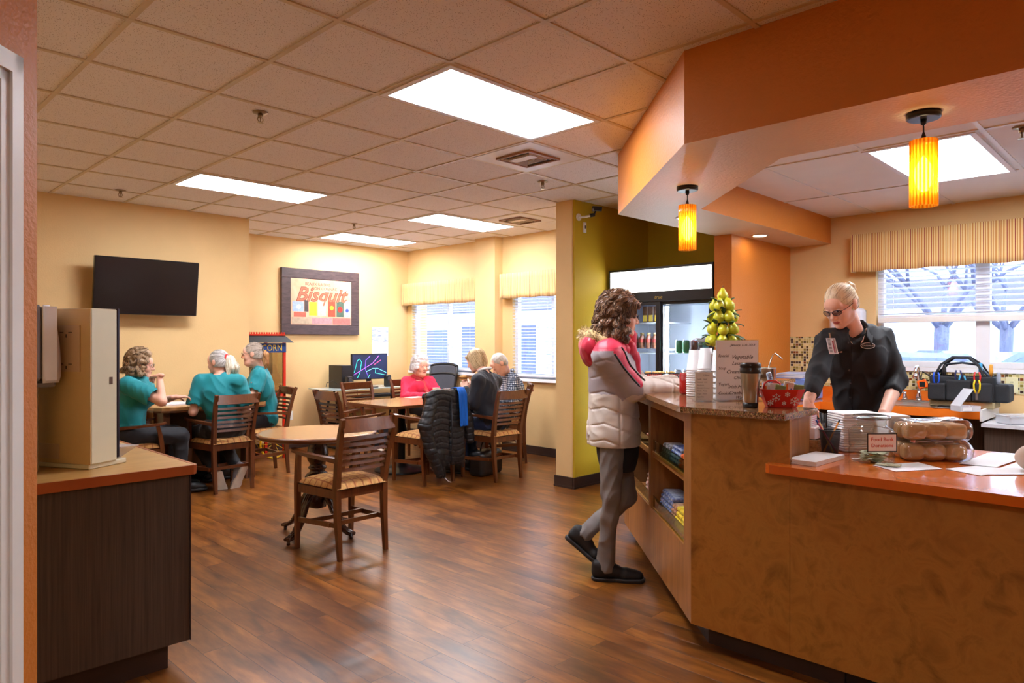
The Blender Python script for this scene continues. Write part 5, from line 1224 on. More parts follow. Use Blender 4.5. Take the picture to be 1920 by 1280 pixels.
M_GING = gingham(); M_WIRE = mat('glasses_metal', (120, 104, 84), .3, .8); M_FRAMEB = mat('glasses_dark', (30, 28, 46), .25)
# --- short curly haired person at the left table
L1, A1 = (2.07, 6.78, 0), R(-98)
J = sitpose(head=loc_of(264, 684, 6.24, L1, A1), neck=loc_of(252, 706, 6.24, L1, A1), chest=(0, .04, .92), hf=(.25, 1, -.12), Sr=loc_of(240, 722, 6.06, L1, A1), Sl=loc_of(252, 722, 6.40, L1, A1),
            Er=loc_of(303, 752, 6.0, L1, A1), Wr=loc_of(299, 704, 6.08, L1, A1), El=loc_of(300, 752, 6.5, L1, A1), Wl=loc_of(330, 744, 6.4, L1, A1))
t, HM = person('person with short curly brown hair in teal scrubs resting chin on one hand', L1, A1, J, M_TEAL, M_BLKT, hair_curls(H_CURL, -.10, 230, 1.0, .006), M_SKIN2, w=1.22, belly=.05, bust=.05, sleeve='short', arm=1.15, hipw=1.12, jowl=1,
               hands=dict(r=dict(d=tuple(Vector(loc_of(274, 700, 6.16, L1, A1))-Vector(loc_of(299, 698, 6.08, L1, A1))), n=(0, .2, -1), side=-1, curl=(.5, .7, .8, .8)), l=dict(d=(0, 1, 0), n=(0, 0, -1), side=1, curl=.4)))
glasses(HM, t, M_WIRE)
# --- white ponytail person, back to the camera
L2, A2 = (2.80, 6.60, 0), R(4)
J = sitpose(head=loc_of(409, 680, 6.62, L2, A2), neck=loc_of(412, 704, 6.58, L2, A2), chest=loc_of(412, 745, 6.55, L2, A2), hf=(-.45, 1, -.12), Sl=loc_of(376, 716, 6.55, L2, A2), Sr=loc_of(448, 716, 6.55, L2, A2),
            El=loc_of(362, 772, 6.5, L2, A2), Er=loc_of(463, 772, 6.6, L2, A2), Wl=loc_of(372, 762, 6.8, L2, A2), Wr=loc_of(440, 762, 6.85, L2, A2),
            Kl=(-.13, .32, .5), Kr=(.13, .32, .5), Al=(-.06, -.02, .13), Ar=(.13, -.05, .16), Tl=(-.02, .02, .02), Tr=(.07, .0, .02))
t, HM = person('person with long white ponytail and red hair tie in teal scrubs, seen from behind', L2, A2, J, M_TEAL, M_BLKT, hair_cap(H_GREY, 'pony', H_PALE), M_SKIN2, w=1.14, sleeve='short', arm=1.05, hipw=1.15,
               shoes=((150, 150, 158), (206, 198, 184)), vneck=False, shoe_n=((-.1, -.95, -.25), (.1, -.95, -.2)), hands=dict(l=dict(d=(.1, 1, 0), n=(0, 0, -1), side=-1, curl=.5), r=dict(d=(-.1, 1, 0), n=(0, 0, -1), side=1, curl=.5)))
# --- person facing left by the popcorn cart
L3, A3 = (3.38, 7.06, 0), R(88)
J = sitpose(head=loc_of(474, 664, 7.22, L3, A3), neck=loc_of(486, 688, 7.28, L3, A3), chest=loc_of(490, 725, 7.30, L3, A3), hf=tuple(Matrix.Rotation(-A3, 3, 'Z') @ (-V-U*.12+Vector((0, 0, -.05)))),
            Sl=loc_of(486, 704, 7.10, L3, A3), Sr=loc_of(484, 704, 7.46, L3, A3), El=loc_of(474, 742, 7.02, L3, A3), Wl=loc_of(444, 734, 6.98, L3, A3), Er=loc_of(458, 742, 7.5, L3, A3), Wr=loc_of(434, 738, 7.3, L3, A3))
t, HM = person('person with copper ponytail and glasses in teal scrubs facing left', L3, A3, J, M_TEAL, M_BLKT, hair_cap(H_ASH, 'pony_low', H_COP), M_SKIN2, w=1.12, belly=.03, bust=.04, sleeve='short', arm=1.1, hipw=1.0, jowl=1,
               hands=dict(l=dict(d=(0, 1, 0), n=(0, 0, -1), side=-1, curl=.4), r=dict(d=(0, 1, 0), n=(0, 0, -1), side=1, curl=.4)))
glasses(HM, t, M_WIRE)
MB().box(-.02, .02, -.001, .001, -.006, .006, M=Matrix.Translation(loc_of(474, 717, 7.0, L3, A3)) @ Matrix.Rotation(PI/2, 4, 'Z')).build('shirt_tag', mat('tag_orange', (226, 120, 90), .6), t)
# --- white haired person in pink cardigan
L4, A4 = (5.44, 7.02, 0), R(180+12)
J = sitpose(head=loc_of(789, 687, 8.62, L4, A4), neck=loc_of(784, 708, 8.7, L4, A4), chest=loc_of(785, 735, 8.68, L4, A4), hf=tuple(Matrix.Rotation(-A4, 3, 'Z') @ (V*.75-U*.9+Vector((0, 0, -.08)))), Sr=loc_of(762, 716, 8.65, L4, A4), Sl=loc_of(806, 716, 8.72, L4, A4),
            Er=loc_of(760, 744, 8.5, L4, A4), Wr=loc_of(800, 742, 8.2, L4, A4), El=loc_of(822, 740, 8.6, L4, A4), Wl=loc_of(829, 741, 8.25, L4, A4))
t, HM = person('person with fluffy white hair in a pink cardigan and red scarf at the far table', L4, A4, J, M_PINKC, M_BLKT, hair_curls(H_WHITE, -.06, 200, 1.02, .005, seed=4, res=.0055), M_SKIN2, w=1.12, belly=.03, bust=.04, arm=1.1, browc=(190, 180, 176), jowl=1, topname='cardigan',
               hands=dict(r=dict(d=(.5, 1, 0), n=(0, 0, -1), side=1, curl=.5), l=dict(d=(.2, 1, 0), n=(0, 0, -1), side=-1, curl=.4)))
M_SCRF = laminate('red_scarf', (130, 30, 40), (206, 70, 74), .9, 60, c3=(170, 44, 54)); nb = Vector(J['neck']); ch = Vector(J['chest'])
mb = MB(); sp = []
for q_ in (-1, 1):
    pts = [nb+Vector((q_*.02, -.06, .02)), nb+Vector((q_*.07, -.02, .02)), nb+Vector((q_*.062, .07, -.01)), nb+Vector((q_*.05, .125, -.06)), ch+Vector((q_*.05, .175, -.0)), ch+Vector((q_*.055, .185, -.12))]
    sp += [(Cap(tuple(a_), tuple(b_), .027, .027), .02) for a_, b_ in zip(pts, pts[1:])]
addsdf(mb, sdf_mesh(sp, .0065, disp=lambda Q: .006*waves(Q, 3, 8, 70, 200)))
mb.build('scarf', M_SCRF, t); MB().ball(tuple(HM @ Vector((.078, -.005, -.035))), .007, 8).build('earring', mat('pearl', (230, 220, 190), .2), t)
# --- blond person in navy cardigan eating
L5, A5 = (4.97, 5.15, 0), R(8)
J = sitpose(head=loc_of(893, 676, 7.30, L5, A5), neck=loc_of(908, 698, 7.22, L5, A5), chest=loc_of(912, 735, 7.18, L5, A5), waist=loc_of(914, 766, 7.14, L5, A5), hf=tuple(Matrix.Rotation(-A5, 3, 'Z') @ (-V*.85+U*.35+Vector((0, 0, -.35)))), Sl=loc_of(896, 714, 7.02, L5, A5), Sr=loc_of(930, 714, 7.38, L5, A5),
            El=loc_of(888, 757, 7.02, L5, A5), Wl=loc_of(872, 729, 7.12, L5, A5), Er=loc_of(915, 752, 7.5, L5, A5), Wr=loc_of(885, 722, 7.4, L5, A5))
t, HM = person('person with straight blond bob in a black cardigan holding a sandwich', L5, A5, J, M_NAVYC, M_JEAN, hair_cap(H_BLOND, 'bob'), M_SKIN, w=1.08, bust=.03, arm=1.05, topname='cardigan', vneck=False,
               hands=dict(l=dict(d=tuple(Vector(loc_of(868, 708, 7.2, L5, A5))-Vector(loc_of(872, 727, 7.12, L5, A5))), n=(.6, .4, 0), side=-1, curl=(.5, .55, .6, .7)), r=dict(d=tuple(Vector(loc_of(872, 708, 7.3, L5, A5))-Vector(loc_of(885, 722, 7.4, L5, A5))), n=(-.6, .4, 0), side=1, curl=(.5, .55, .6, .7))))
mb = MB(); nb = Vector(J['neck']); mb.tube([nb+Vector((.062*math.cos(a), .062*math.sin(a)-.005, .028-.02*math.sin(a))) for a in [2*PI*i/20 for i in range(21)]], .014, 8, cap=False); mb.build('collar', mat('collar_white', (226, 224, 224), .8), t)
mb = MB(); w_ = Vector(J['Wl']); d_ = (Vector(J['Wl'])-Vector(J['El'])).normalized(); a_ = d_.cross(Vector((0, 0, 1))).normalized(); b_ = d_.cross(a_)
mb.tube([w_-d_*.012+(a_*math.cos(q_)+b_*math.sin(q_))*.030 for q_ in [2*PI*i/20 for i in range(21)]], .004, 6, cap=False); mb.build('bracelet', M_CHROME, t)
# --- older person in checked shirt
L6, A6 = (5.74, 5.74, 0), R(48)
J = sitpose(head=loc_of(936, 682, 7.85, L6, A6), neck=loc_of(951, 700, 8.0, L6, A6), chest=loc_of(962, 732, 8.02, L6, A6), hf=tuple(Matrix.Rotation(-A6, 3, 'Z') @ (-V*.8-U*.25+Vector((0, 0, -.75)))), Sl=loc_of(962, 712, 7.84, L6, A6), Sr=loc_of(950, 712, 8.22, L6, A6),
            El=loc_of(962, 752, 7.75, L6, A6), Wl=loc_of(925, 748, 7.8, L6, A6), Er=loc_of(940, 750, 8.3, L6, A6), Wr=loc_of(915, 745, 8.1, L6, A6))
t, HM = person('older person with grey hair in a checked shirt, head bowed over the table', L6, A6, J, M_GING, M_JEAN, hair_cap(H_SALT, 'short'), M_SKIN2, w=1.16, belly=.03, arm=1.15, browc=(150, 140, 130), jowl=1,
               hands=dict(l=dict(d=(0, 1, 0), n=(0, 0, -1), side=-1, curl=.4), r=dict(d=(0, 1, 0), n=(0, 0, -1), side=1, curl=.4)))
mb = MB(); nb = Vector(J['neck']); mb.tube([nb+Vector((.066*math.cos(a), .066*math.sin(a)-.005, .022-.02*math.sin(a))) for a in [2*PI*i/20 for i in range(21)]], .014, 8, cap=False, flat=1.4); mb.build('collar', M_GING, t)
# ---------------------------------------------------------------- person at the counter in the winter coat
base_c = Vector((3.40, 2.62, 0))
def wl(px, py, d): return tuple(at(px, py, d)-base_c)
tC = thing('person', 'person with curly brown hair in a cream and pink winter coat at the counter', 'person', base_c)
HM = frame(wl(1163, 594, 4.13), V+U*.10+Vector((0, 0, -.06)))
J = dict(Sr=wl(1141, 668, 4.00), Sl=wl(1151, 668, 4.32), Er=wl(1192, 728, 4.0), El=wl(1200, 725, 4.36), Wr=wl(1272, 724, 4.10), Wl=wl(1262, 716, 4.34), neck=wl(1146, 645, 4.15), chest=wl(1147, 700, 4.16), waist=wl(1149, 750, 4.16), pelvis=wl(1150, 800, 4.16),
         Hr=wl(1148, 806, 4.06), Hl=wl(1156, 806, 4.26), Kr=wl(1146, 930, 4.03), Kl=wl(1176, 930, 4.26), Ar=wl(1135, 1060, 4.06), Al=wl(1094, 1003, 4.24), Tr=wl(1188, 1084, 4.04), Tl=wl(1126, 1066, 4.20))
mb = MB(); fwd = V; 
P = [(Cap(J['neck'], tuple(Vector(J['chest'])+Vector((0, 0, .04))), .06, .09), .03)]
for s in 'rl': P += [(Cap(J['S'+s], J['E'+s], .038, .034), .01), (Cap(J['E'+s], J['W'+s], .036, .024), .01), (Cap(J['chest'], J['S'+s], .05, .038), .01)]
addsdf(mb, sdf_mesh(P, .008))
head_mesh(mb, HM, 1.0, neck=J['neck'], res=.0035, jowl=0)
hd_ = Vector(wl(1306, 728, 4.13))-Vector(J['Wr'])
hand(mb, J['Wr'], tuple(hd_), (.25, -.2, -1), 1, curl=(.75, .8, .85, .9), thumb=.5, res=.0028)
hand(mb, J['Wl'], tuple(Vector(wl(1300, 724, 4.25))-Vector(J['Wl'])), (0, 0, -1), -1, curl=(.8, .8, .9, .9), thumb=.6, res=.003)
mb.build('body', [M_SKIN2, M_LIP, M_EYEW, M_EYE, mat('brow_90', (90, 64, 44), .8)], tC)
glasses(HM, tC, M_FRAMEB, h=.013)
hair_curls(H_DARK, -.165, 380, 1.12, .007, True, seed=9, res=.0042, fw=.09)(HM, tC, 1.02, J)
# trousers
P = [(Ell(J['pelvis'], (.11, .11, .11)), 0)]
for s in 'rl': P += [(Cap(J['H'+s], J['K'+s], .080, .054), .03), (Cap(J['K'+s], lerp(J['K'+s], J['A'+s], .3), .054, .052), .02), (Cap(lerp(J['K'+s], J['A'+s], .3), J['A'+s], .052, .044), .02)]
P += [(Cap(lerp(J['Kr'], J['Ar'], .8), lerp(J['Kr'], J['Ar'], 1.03), .045, .054), .02), (Cap(lerp(J['Kl'], J['Al'], .8), lerp(J['Kl'], J['Al'], 1.0), .045, .052), .02)]
subs = [(Cap(lerp(J['K'+s], J['A'+s], 1.24), lerp(J['K'+s], J['A'+s], 1.3), .09, .09), 0) for s in 'rl']
mb = MB(); addsdf(mb, sdf_mesh(P, .006, subs=subs, disp=creases(.009, 4))); mb.build('jeans', M_GJEAN, tC)
# dark shirt showing below the coat
c = Vector(wl(1158, 830, 4.16)); ztop = CH+(640-800)/FPX*4.16; zb = CH+(640-880)/FPX*4.16
mb = MB(); R2 = Matrix((V, U, Vector((0, 0, 1)))).transposed()
addsdf(mb, sdf_mesh([(Ell(tuple(c+Vector((0, 0, -.02))), (.125, .155, .22), R2), 0)], .008, cuts=[cutp((0, 0, zb), (0, 0, -1)), cutp((0, 0, ztop), (0, 0, 1))], disp=creases(.004, 3))); mb.build('dark_shirt', mat('black_knit', (24, 24, 28), .85, var=.1), tC)
# coat
Z0 = Vector((0, 0, 1))
P = [(Ell(J['chest'], (.142, .185, .20), R2), 0), (Ell(J['waist'], (.145, .185, .18), R2), .05), (Ell(tuple(Vector(J['pelvis'])-Z0*.03), (.160, .205, .24), R2), .05), (Cap(J['Sr'], J['Sl'], .085, .085), .05), (Cap(J['neck'], tuple(Vector(J['chest'])+Vector((0, 0, .08))), .085, .12), .04)]
Ps = [(Cap(tuple(Vector(J['neck'])-Z0*.01), tuple(Vector(J['S'+s])+Z0*.005), .105, .085), .06) for s in 'rl']
for s in 'rl': Ps += [(Cap(J['S'+s], J['E'+s], .078, .070), .035), (Cap(J['E'+s], lerp(J['E'+s], J['W'+s], .96), .070, .046), .03)]
Sr_, Er_, Wr_ = (_v(J[k]) for k in ('Sr', 'Er', 'Wr')); ba = Er_-Sr_; Vv = _v(V); Uv = _v(U)
def quilt(Q):
    z = Q[..., 2]; r = Q@Vv; y = Q@Uv
    h = np.clip(((Q-Sr_)@ba)/(ba@ba), 0, 1); da = np.sqrt(((Q-Sr_-h[..., None]*ba)**2).sum(-1)); arm = np.clip((.115-da)/.03, 0, 1)
    q1 = np.abs(np.sin((z+.35*np.abs(r-.02))*PI/.092)); q2 = np.abs(np.sin((r+.03)*PI/.16+.4))
    b = .010*(np.minimum(np.clip(q1*3.2, 0, 1)**.5, np.clip(q2*4, 0, 1)**.5)*.8+.2*q1-.6)
    return -b*(1-arm)*(z < 1.34)+.003*waves(Q, 5, 6, 20, 60)+.006*np.abs(waves(Q, 8, 4, 30, 80))
def cmat(Cn):
    z = Cn[:, 2]; out = np.where(z > 1.335, 0, np.where(z > 1.085, 1, 2))
    h = ((Cn-Sr_)@ba)/(ba@ba); d = Cn-Sr_-np.clip(h, 0, 1)[:, None]*ba; da = np.linalg.norm(d, axis=1); on = (da < .11) & (h > -.05) & (h < 1.02) & (Cn@Uv < (Sr_@Uv)+.05)
    an = ba/np.linalg.norm(ba); fr = Vv-an*(Vv@an); fr /= np.linalg.norm(fr); ne = np.cross(an, fr); ne = ne*(-1 if ne@Uv > 0 else 1)
    ph = np.degrees(np.arctan2(d@fr, d@ne));     out = np.where(on & (z < 1.335), 1, out); out = np.where(on & (ph > 14) & (ph < 56), 0, out)
    wr = Wr_-Er_; h2 = ((Cn-Er_)@wr)/(wr@wr); fore = (h2 > .02) & (np.linalg.norm(Cn-Er_-np.clip(h2, 0, 1)[:, None]*wr, axis=1) < .10) & (h > .86)
    return np.where(fore | ((h2 > .25) & (Cn@Vv > .12)), 2, out)
from mathutils.bvhtree import BVHTree
def STRIPE_BORDERS(coat):
    bv = BVHTree.FromPolygons([v.co[:] for v in coat.data.vertices], [list(p.vertices) for p in coat.data.polygons])
    a = Vector(Sr_.tolist()); b_ = Vector(Er_.tolist()); an = (b_-a).normalized(); fr = (V-an*V.dot(an)).normalized(); ne = an.cross(fr); ne = -ne if ne.dot(U) > 0 else ne
    for ph in (14, 56):
        pts = []
        for i in range(26):
            p = a.lerp(b_, -.02+1.02*i/25); d = fr*math.sin(R(ph))+ne*math.cos(R(ph)); h = bv.ray_cast(p+d*.2, -d)
            if h[0] is not None: pts.append(h[0]+d*.0005)
        pts = [sum((pts[max(0, min(len(pts)-1, j+o))] for o in (-2, -1, 0, 1, 2)), Vector())/5 for j in range(len(pts))]
        MB().tube(pts, .0062, 8).build('stripe_piping', M_CBLK, coat)
zh = CH+(640-832)/FPX*4.16
mb = MB(); addsdf(mb, sdf_mesh(P+Ps, .0048, cuts=[cutp((0, 0, zh), (0, 0, -1))], subs=[(Cap(J['neck'], tuple(Vector(J['neck'])+Vector((0, 0, .12))+V*.03), .075, .09), .01)], disp=quilt), mfun=cmat)
M_CPINK = mat('coat_pink', (214, 40, 74), .45, var=.06, scale=8, sheen=.1); M_CGREY = mat('coat_grey', (176, 168, 174), .5, var=.05, scale=8); M_CWHT = mat('coat_cream', (226, 216, 206), .5, var=.04, scale=8); M_CBLK = mat('coat_black', (24, 22, 26), .5)
coat = mb.build('coat', [M_CPINK, M_CGREY, M_CWHT, M_CBLK], tC)
STRIPE_BORDERS(coat)
# collar flaps, hood and fur
nk = Vector(J['neck']); Z = Vector((0, 0, 1)); hollow = lambda: (Cap(tuple(nk+Z*.02), tuple(nk+Z*.2+V*.05), .07, .085), .01)
mb = MB(); addsdf(mb, sdf_mesh([(Cap(tuple(nk+V*.085+U*.03-Z*.10), tuple(nk+V*.135+U*.05+Z*.055), .035, .028), 0), (Cap(tuple(nk+V*.12+U*.05+Z*.05), tuple(Vector(J['chest'])+V*.16+U*.04-Z*.05), .028, .022), .02), (Cap(tuple(nk+V*.10-U*.10-Z*.01), tuple(nk+V*.14-U*.03-Z*.09), .03, .022), .02),
                                (Cap(tuple(nk-V*.02-U*.09+Z*.0), tuple(nk+V*.1-U*.09-Z*.03), .035, .03), .02), (Cap(tuple(nk+V*.14-U*.03-Z*.06), tuple(Vector(J['chest'])+V*.15-U*.03-Z*.03), .022, .018), .02)], .006, subs=[hollow()], disp=creases(.004, 6))); mb.build('collar', M_CPINK, tC)
mb = MB(); hb = nk-V*.125-Z*.05
addsdf(mb, sdf_mesh([(Ell(tuple(hb+Z*.015), (.062, .135, .10), R2), 0), (Cap(tuple(hb+U*.10+Z*.04), tuple(nk+U*.08), .045, .04), .04), (Cap(tuple(hb-U*.10+Z*.04), tuple(nk-U*.08), .045, .04), .04), (Cap(tuple(hb+Z*.05-U*.08), tuple(hb+Z*.05+U*.08), .05, .05), .04), (Cap(tuple(nk-U*.10-V*.05), tuple(nk-U*.115+V*.06-Z*.03), .045, .035), .04), (Ell(tuple(nk-V*.06-U*.07-Z*.04), (.07, .07, .07)), .05)], .006, subs=[hollow()], disp=creases(.005, 2))); hood = mb.build('hood', M_CPINK, tC)
P = []; rg = random.Random(3)
ringp = [nk-V*.155+U*0+Z*.055, nk-V*.13-U*.09+Z*.045, nk-V*.06-U*.135+Z*.01, nk+V*.0-U*.12-Z*.005]
ringp = [ringp[0]+U*.09+V*.02]+ringp
for a_, b_ in zip(ringp, ringp[1:]): P.append((Cap(tuple(a_), tuple(b_), .032, .032), .02))
mb = MB(); addsdf(mb, sdf_mesh(P, .006, disp=lambda Q: .005*waves(Q, 2, 6, 80, 220)))
for i in range(2600):
    k = rg.randrange(4); p = ringp[k].lerp(ringp[k+1], rg.random()); d = Vector((rg.gauss(0, 1), rg.gauss(0, 1), rg.gauss(0, 1))).normalized(); e = Vector((rg.gauss(0, 1), rg.gauss(0, 1), rg.gauss(0, 1)-.6)).normalized()
    mb.tube([p+d*.026, p+d*.038+e*.008, p+d*.044+e*.022], [.0018, .0013, .0004], 3, rg.randrange(3), smooth=False)
mb.build('fur_trim', tones(laminate('fur', (120, 90, 50), (214, 186, 136), .9, 60, c3=(176, 142, 92)), ((110, 78, 44), (226, 200, 150))), hood)
u, so = MB(), MB(); shoe(u, so, J['Ar'], J['Tr'], 1.0, res=.005); sh = u.build('shoe', mat('clog_black', (22, 20, 22), .6, var=.1), tC); so.build('sole', mat('clog_sole', (46, 44, 46), .6), sh)
u, so = MB(), MB(); shoe(u, so, J['Al'], J['Tl'], 1.0, res=.005, sole_n=tuple((-V*.62-Z*.78).normalized())); sh = u.build('shoe', MATS['clog_black'], tC); so.build('sole', MATS['clog_sole'], sh)
# ---------------------------------------------------------------- staff member behind the counter
base_c = Vector((4.16, 1.40, 0)); tS = thing('person', 'person with blond bun and dark glasses in a black shirt working behind the counter', 'person', base_c)
HM = frame(wl(1577, 573, 3.84), -V*.80-U*.52+Vector((0, 0, -.52)), tuple(Vector((0, 0, 1))-V*.05))
J = dict(Sr=wl(1553, 640, 3.84), Sl=wl(1655, 634, 3.98), Er=wl(1532, 700, 3.68), El=wl(1684, 712, 3.86), Wr=wl(1516, 752, 3.56), Wl=wl(1654, 782, 3.62), neck=wl(1599, 622, 3.92), chest=wl(1607, 672, 3.95), waist=wl(1610, 735, 3.97), pelvis=wl(1612, 800, 3.99),
         Hr=wl(1585, 805, 3.98), Hl=wl(1640, 805, 4.02), Kr=(-.05, .06, .50), Kl=(.05, -.12, .50), Ar=(-.05, .07, .08), Al=(.05, -.13, .08), Tr=(-.18, .06, .03), Tl=(-.08, -.17, .03))
mb = MB(); P = [(Cap(J['neck'], tuple(Vector(J['chest'])+Z*.05), .055, .09), .03)]
for s in 'rl': P += [(Cap(J['S'+s], J['E'+s], .038, .034), .01), (Cap(J['E'+s], J['W'+s], .042, .026), .01), (Cap(J['chest'], J['S'+s], .04, .034), .01)]
addsdf(mb, sdf_mesh(P, .007)); head_mesh(mb, HM, .98, neck=J['neck'], res=.0032)
hand(mb, J['Wr'], (-.35, -.1, -1), (-.2, -1, .1), -1, curl=.35, thumb=.3); hand(mb, J['Wl'], tuple(Vector(wl(1646, 822, 3.56))-Vector(J['Wl'])), (-.3, .2, -1), 1, curl=.35, thumb=.3)
mb.build('body', [M_SKIN, M_LIP, M_EYEW, M_EYE, mat('brow_150', (150, 116, 84), .8)], tS)
glasses(HM, tS, M_FRAMEB, .98, w=.0245, h=.0155, lens=glassmat('tinted_lens', (176, 166, 176), .1))
H_LB = hairmat('hair_light_blond', (186, 156, 112), (224, 200, 156), (244, 230, 200)); TONE[H_LB.name] = tones(H_LB, ((170, 138, 96), (246, 234, 206)))
hair_cap(H_LB, 'bun', H_BLOND, res=.0032)(HM, tS, .98, J)
tf = (-V*.25-U*.95).normalized(); tx = tf.cross(Z).normalized(); R2 = Matrix((tx, tf, Z)).transposed()
P = [(Ell(J['chest'], (.165, .118, .20), R2), 0), (Ell(J['waist'], (.140, .112, .20), R2), .06), (Ell(J['pelvis'], (.152, .122, .11), R2), .06), (Cap(tuple(Vector(J['Sr'])), tuple(Vector(J['Sl'])), .053, .053), .05), (Cap(J['neck'], tuple(Vector(J['chest'])+Z*.06), .075, .11), .05)]
for s in 'rl': P.append((Cap(tuple(Vector(J['neck'])-Z*.01), tuple(Vector(J['S'+s])+Z*.01), .05, .05), .04))
for s in (-1, 1): P.append((Ell(tuple(Vector(J['chest'])+tx*s*.07+tf*.085-Z*.02), (.06, .045, .06), R2), .05))
for s, f_ in (('r', .62), ('l', .30)):
    e = lerp(J['E'+s], J['W'+s], f_); P += [(Cap(J['S'+s], J['E'+s], .058, .052), .035), (Cap(J['E'+s], e, .052, .044), .02), (Cap(lerp(J['E'+s], J['W'+s], f_-.2), e, .050, .050), .006)]
    
zb = CH+(640-775)/FPX*3.97
subs = [(Cap(tuple(Vector(J['neck'])+Z*.01+tf*.02), tuple(Vector(J['neck'])+Z*.12+tf*.07), .062, .075), .008), (Cap(tuple(Vector(J['neck'])+tf*.10-Z*.02), tuple(Vector(J['neck'])+tf*.13-Z*.10), .045, .008), .004)]
mb = MB(); addsdf(mb, sdf_mesh(P, .006, subs=subs, cuts=[cutp((0, 0, zb-.01), (0, 0, -1))], disp=creases(.008, 11))); M_BSH = mat('black_shirt', (19, 21, 26), .8, var=.1, scale=10)
shirt = mb.build('shirt', M_BSH, tS)
mb = MB(); P = [(Ell(J['pelvis'], (.165, .14, .15), R2), 0)]
for s in 'rl': P += [(Cap(J['H'+s], J['K'+s], .09, .065), .04), (Cap(J['K'+s], J['A'+s], .064, .055), .03)]
addsdf(mb, sdf_mesh(P, .009, disp=creases(.005, 4))); mb.build('trousers', M_BLKT, tS)
ch = Vector(J['chest']); nk = Vector(J['neck'])
mb = MB(); addsdf(mb, sdf_mesh([(Ell(tuple(ch+Z*.09), (.10, .10, .10), R2), 0)], .007)); mb.build('undershirt', mat('undershirt_black', (14, 14, 17), .8), tS)
for s in (-1, 1):
    mb = MB(); pts = [nk+tx*s*.01-tf*.07+Z*.045, nk+tx*s*.06-tf*.02+Z*.045, nk+tx*s*.066+tf*.045+Z*.02, nk+tx*s*.05+tf*.10-Z*.025]
    drop = [Vector(d) for d in ((0, 0, -.035), (tx*s*.014-Z*.04), (tx*s*.026-Z*.04+tf*.01), (tx*s*.024-Z*.05+tf*.015))]
    def fn(u, v, pts=pts, drop=drop):
        k = min(2, int(u*3)); f = u*3-k; return pts[k].lerp(pts[k+1], f)+drop[k].lerp(drop[k+1], f)*v
    mb.grid(fn, 12, 3, thick=.004).build('collar', M_BSH, tS)
    mb = MB(); mb.grid(lambda u, v, pts=pts: pts[2].lerp(pts[3]+tx*(-s)*.012-Z*.03, u)-tx*s*(.006+.012*v*u)-Z*.012*v, 8, 2, thick=.002).build('collar_lining', mat('collar_lining', (206, 180, 160), .7), tS)
FR = Matrix(((tx.x, Z.x, tf.x, 0), (tx.y, Z.y, tf.y, 0), (tx.z, Z.z, tf.z, 0), (0, 0, 0, 1)))   # x: image right? (tx), y: up, z: out of the chest
def on_chest(px, py, tilt=0):
    p = Vector(at(px, py, 3.95))-base_c; o_ = Vector((0, 0, CH))-base_c; d = (p-o_).normalized(); bvh = on_chest.b
    h = bvh.ray_cast(o_, d); return h[0], h[1]
from mathutils.bvhtree import BVHTree
on_chest.b = BVHTree.FromPolygons([v.co[:] for v in shirt.data.vertices], [list(p.vertices) for p in shirt.data.polygons])
def stick(px, py, off=.004):
    p, n = on_chest(px, py)
    if n.dot(-U) < 0: n = -n
    n = (n*.5-U*.5+V*0).normalized(); x = Z.cross(n).normalized(); y = n.cross(x); p = p+n*off
    return Matrix(((x.x, y.x, n.x, p.x), (x.y, y.y, n.y, p.y), (x.z, y.z, n.z, p.z), (0, 0, 0, 1)))
M_ = stick(1626, 648, .007)
m = MB(); ring = [(.038*math.cos(a), .0155*math.sin(a), 0) for a in [2*PI*i/32 for i in range(33)]]
lg = MB().prism([(p[0], p[1]) for p in ring[:-1]], -.004, 0, M=M_).build('logo_patch', mat('logo_ground', (18, 18, 20), .6), tS)
m.tube([M_ @ Vector(p) for p in ring], .0017, 6, cap=False).build('logo_ring', mat('logo_white', (226, 226, 230), .6), lg)
text('TOUCHMARK', .0115, M_ @ Matrix.Translation((0, 0, .001)), MATS['logo_white'], lg, sx=.92, ext=.0004)
M_ = stick(1558, 650, .012); bd = MB().box(-.026, .026, -.045, .045, -.001, .001, M=M_).build('name_badge', mat('badge_white', (222, 222, 228), .3), tS)
m = MB()
for i in range(15): h_ = .0012+.0008*((i*7) % 3); m.box(-.02, -.004, -.036+i*.005, -.036+i*.005+h_, .001, .0016, M=M_)
m.build('barcode', M_DARK, bd); MB().box(.004, .012, -.04, .03, .001, .0016, M=M_).build('badge_stripe', mat('badge_red', (150, 60, 70), .5), bd); MB().box(.014, .02, -.04, .04, .001, .0016, M=M_).build('badge_edge', M_CHROME, bd)
MB().box(-.004, .004, .045, .075, -.001, .002, M=M_).build('clip', M_CHROME, bd)
for px, py in ((1590, 642), (1592, 694), (1594, 718), (1594, 745)):
    M_ = stick(px, py, .001); MB().lathe([(.005, 0), (.005, .002), (.003, .0025)], 12, M=M_).build('button', mat('button_grey', (64, 62, 64), .4), shirt)
m = MB(); P = []
for py in range(640, 772, 8): M_ = stick(1597, py, .001); P.append(M_.translation.copy())
m.tube(P, .0016, 5).build('placket_seam', mat('seam_black', (12, 12, 14), .7), shirt)
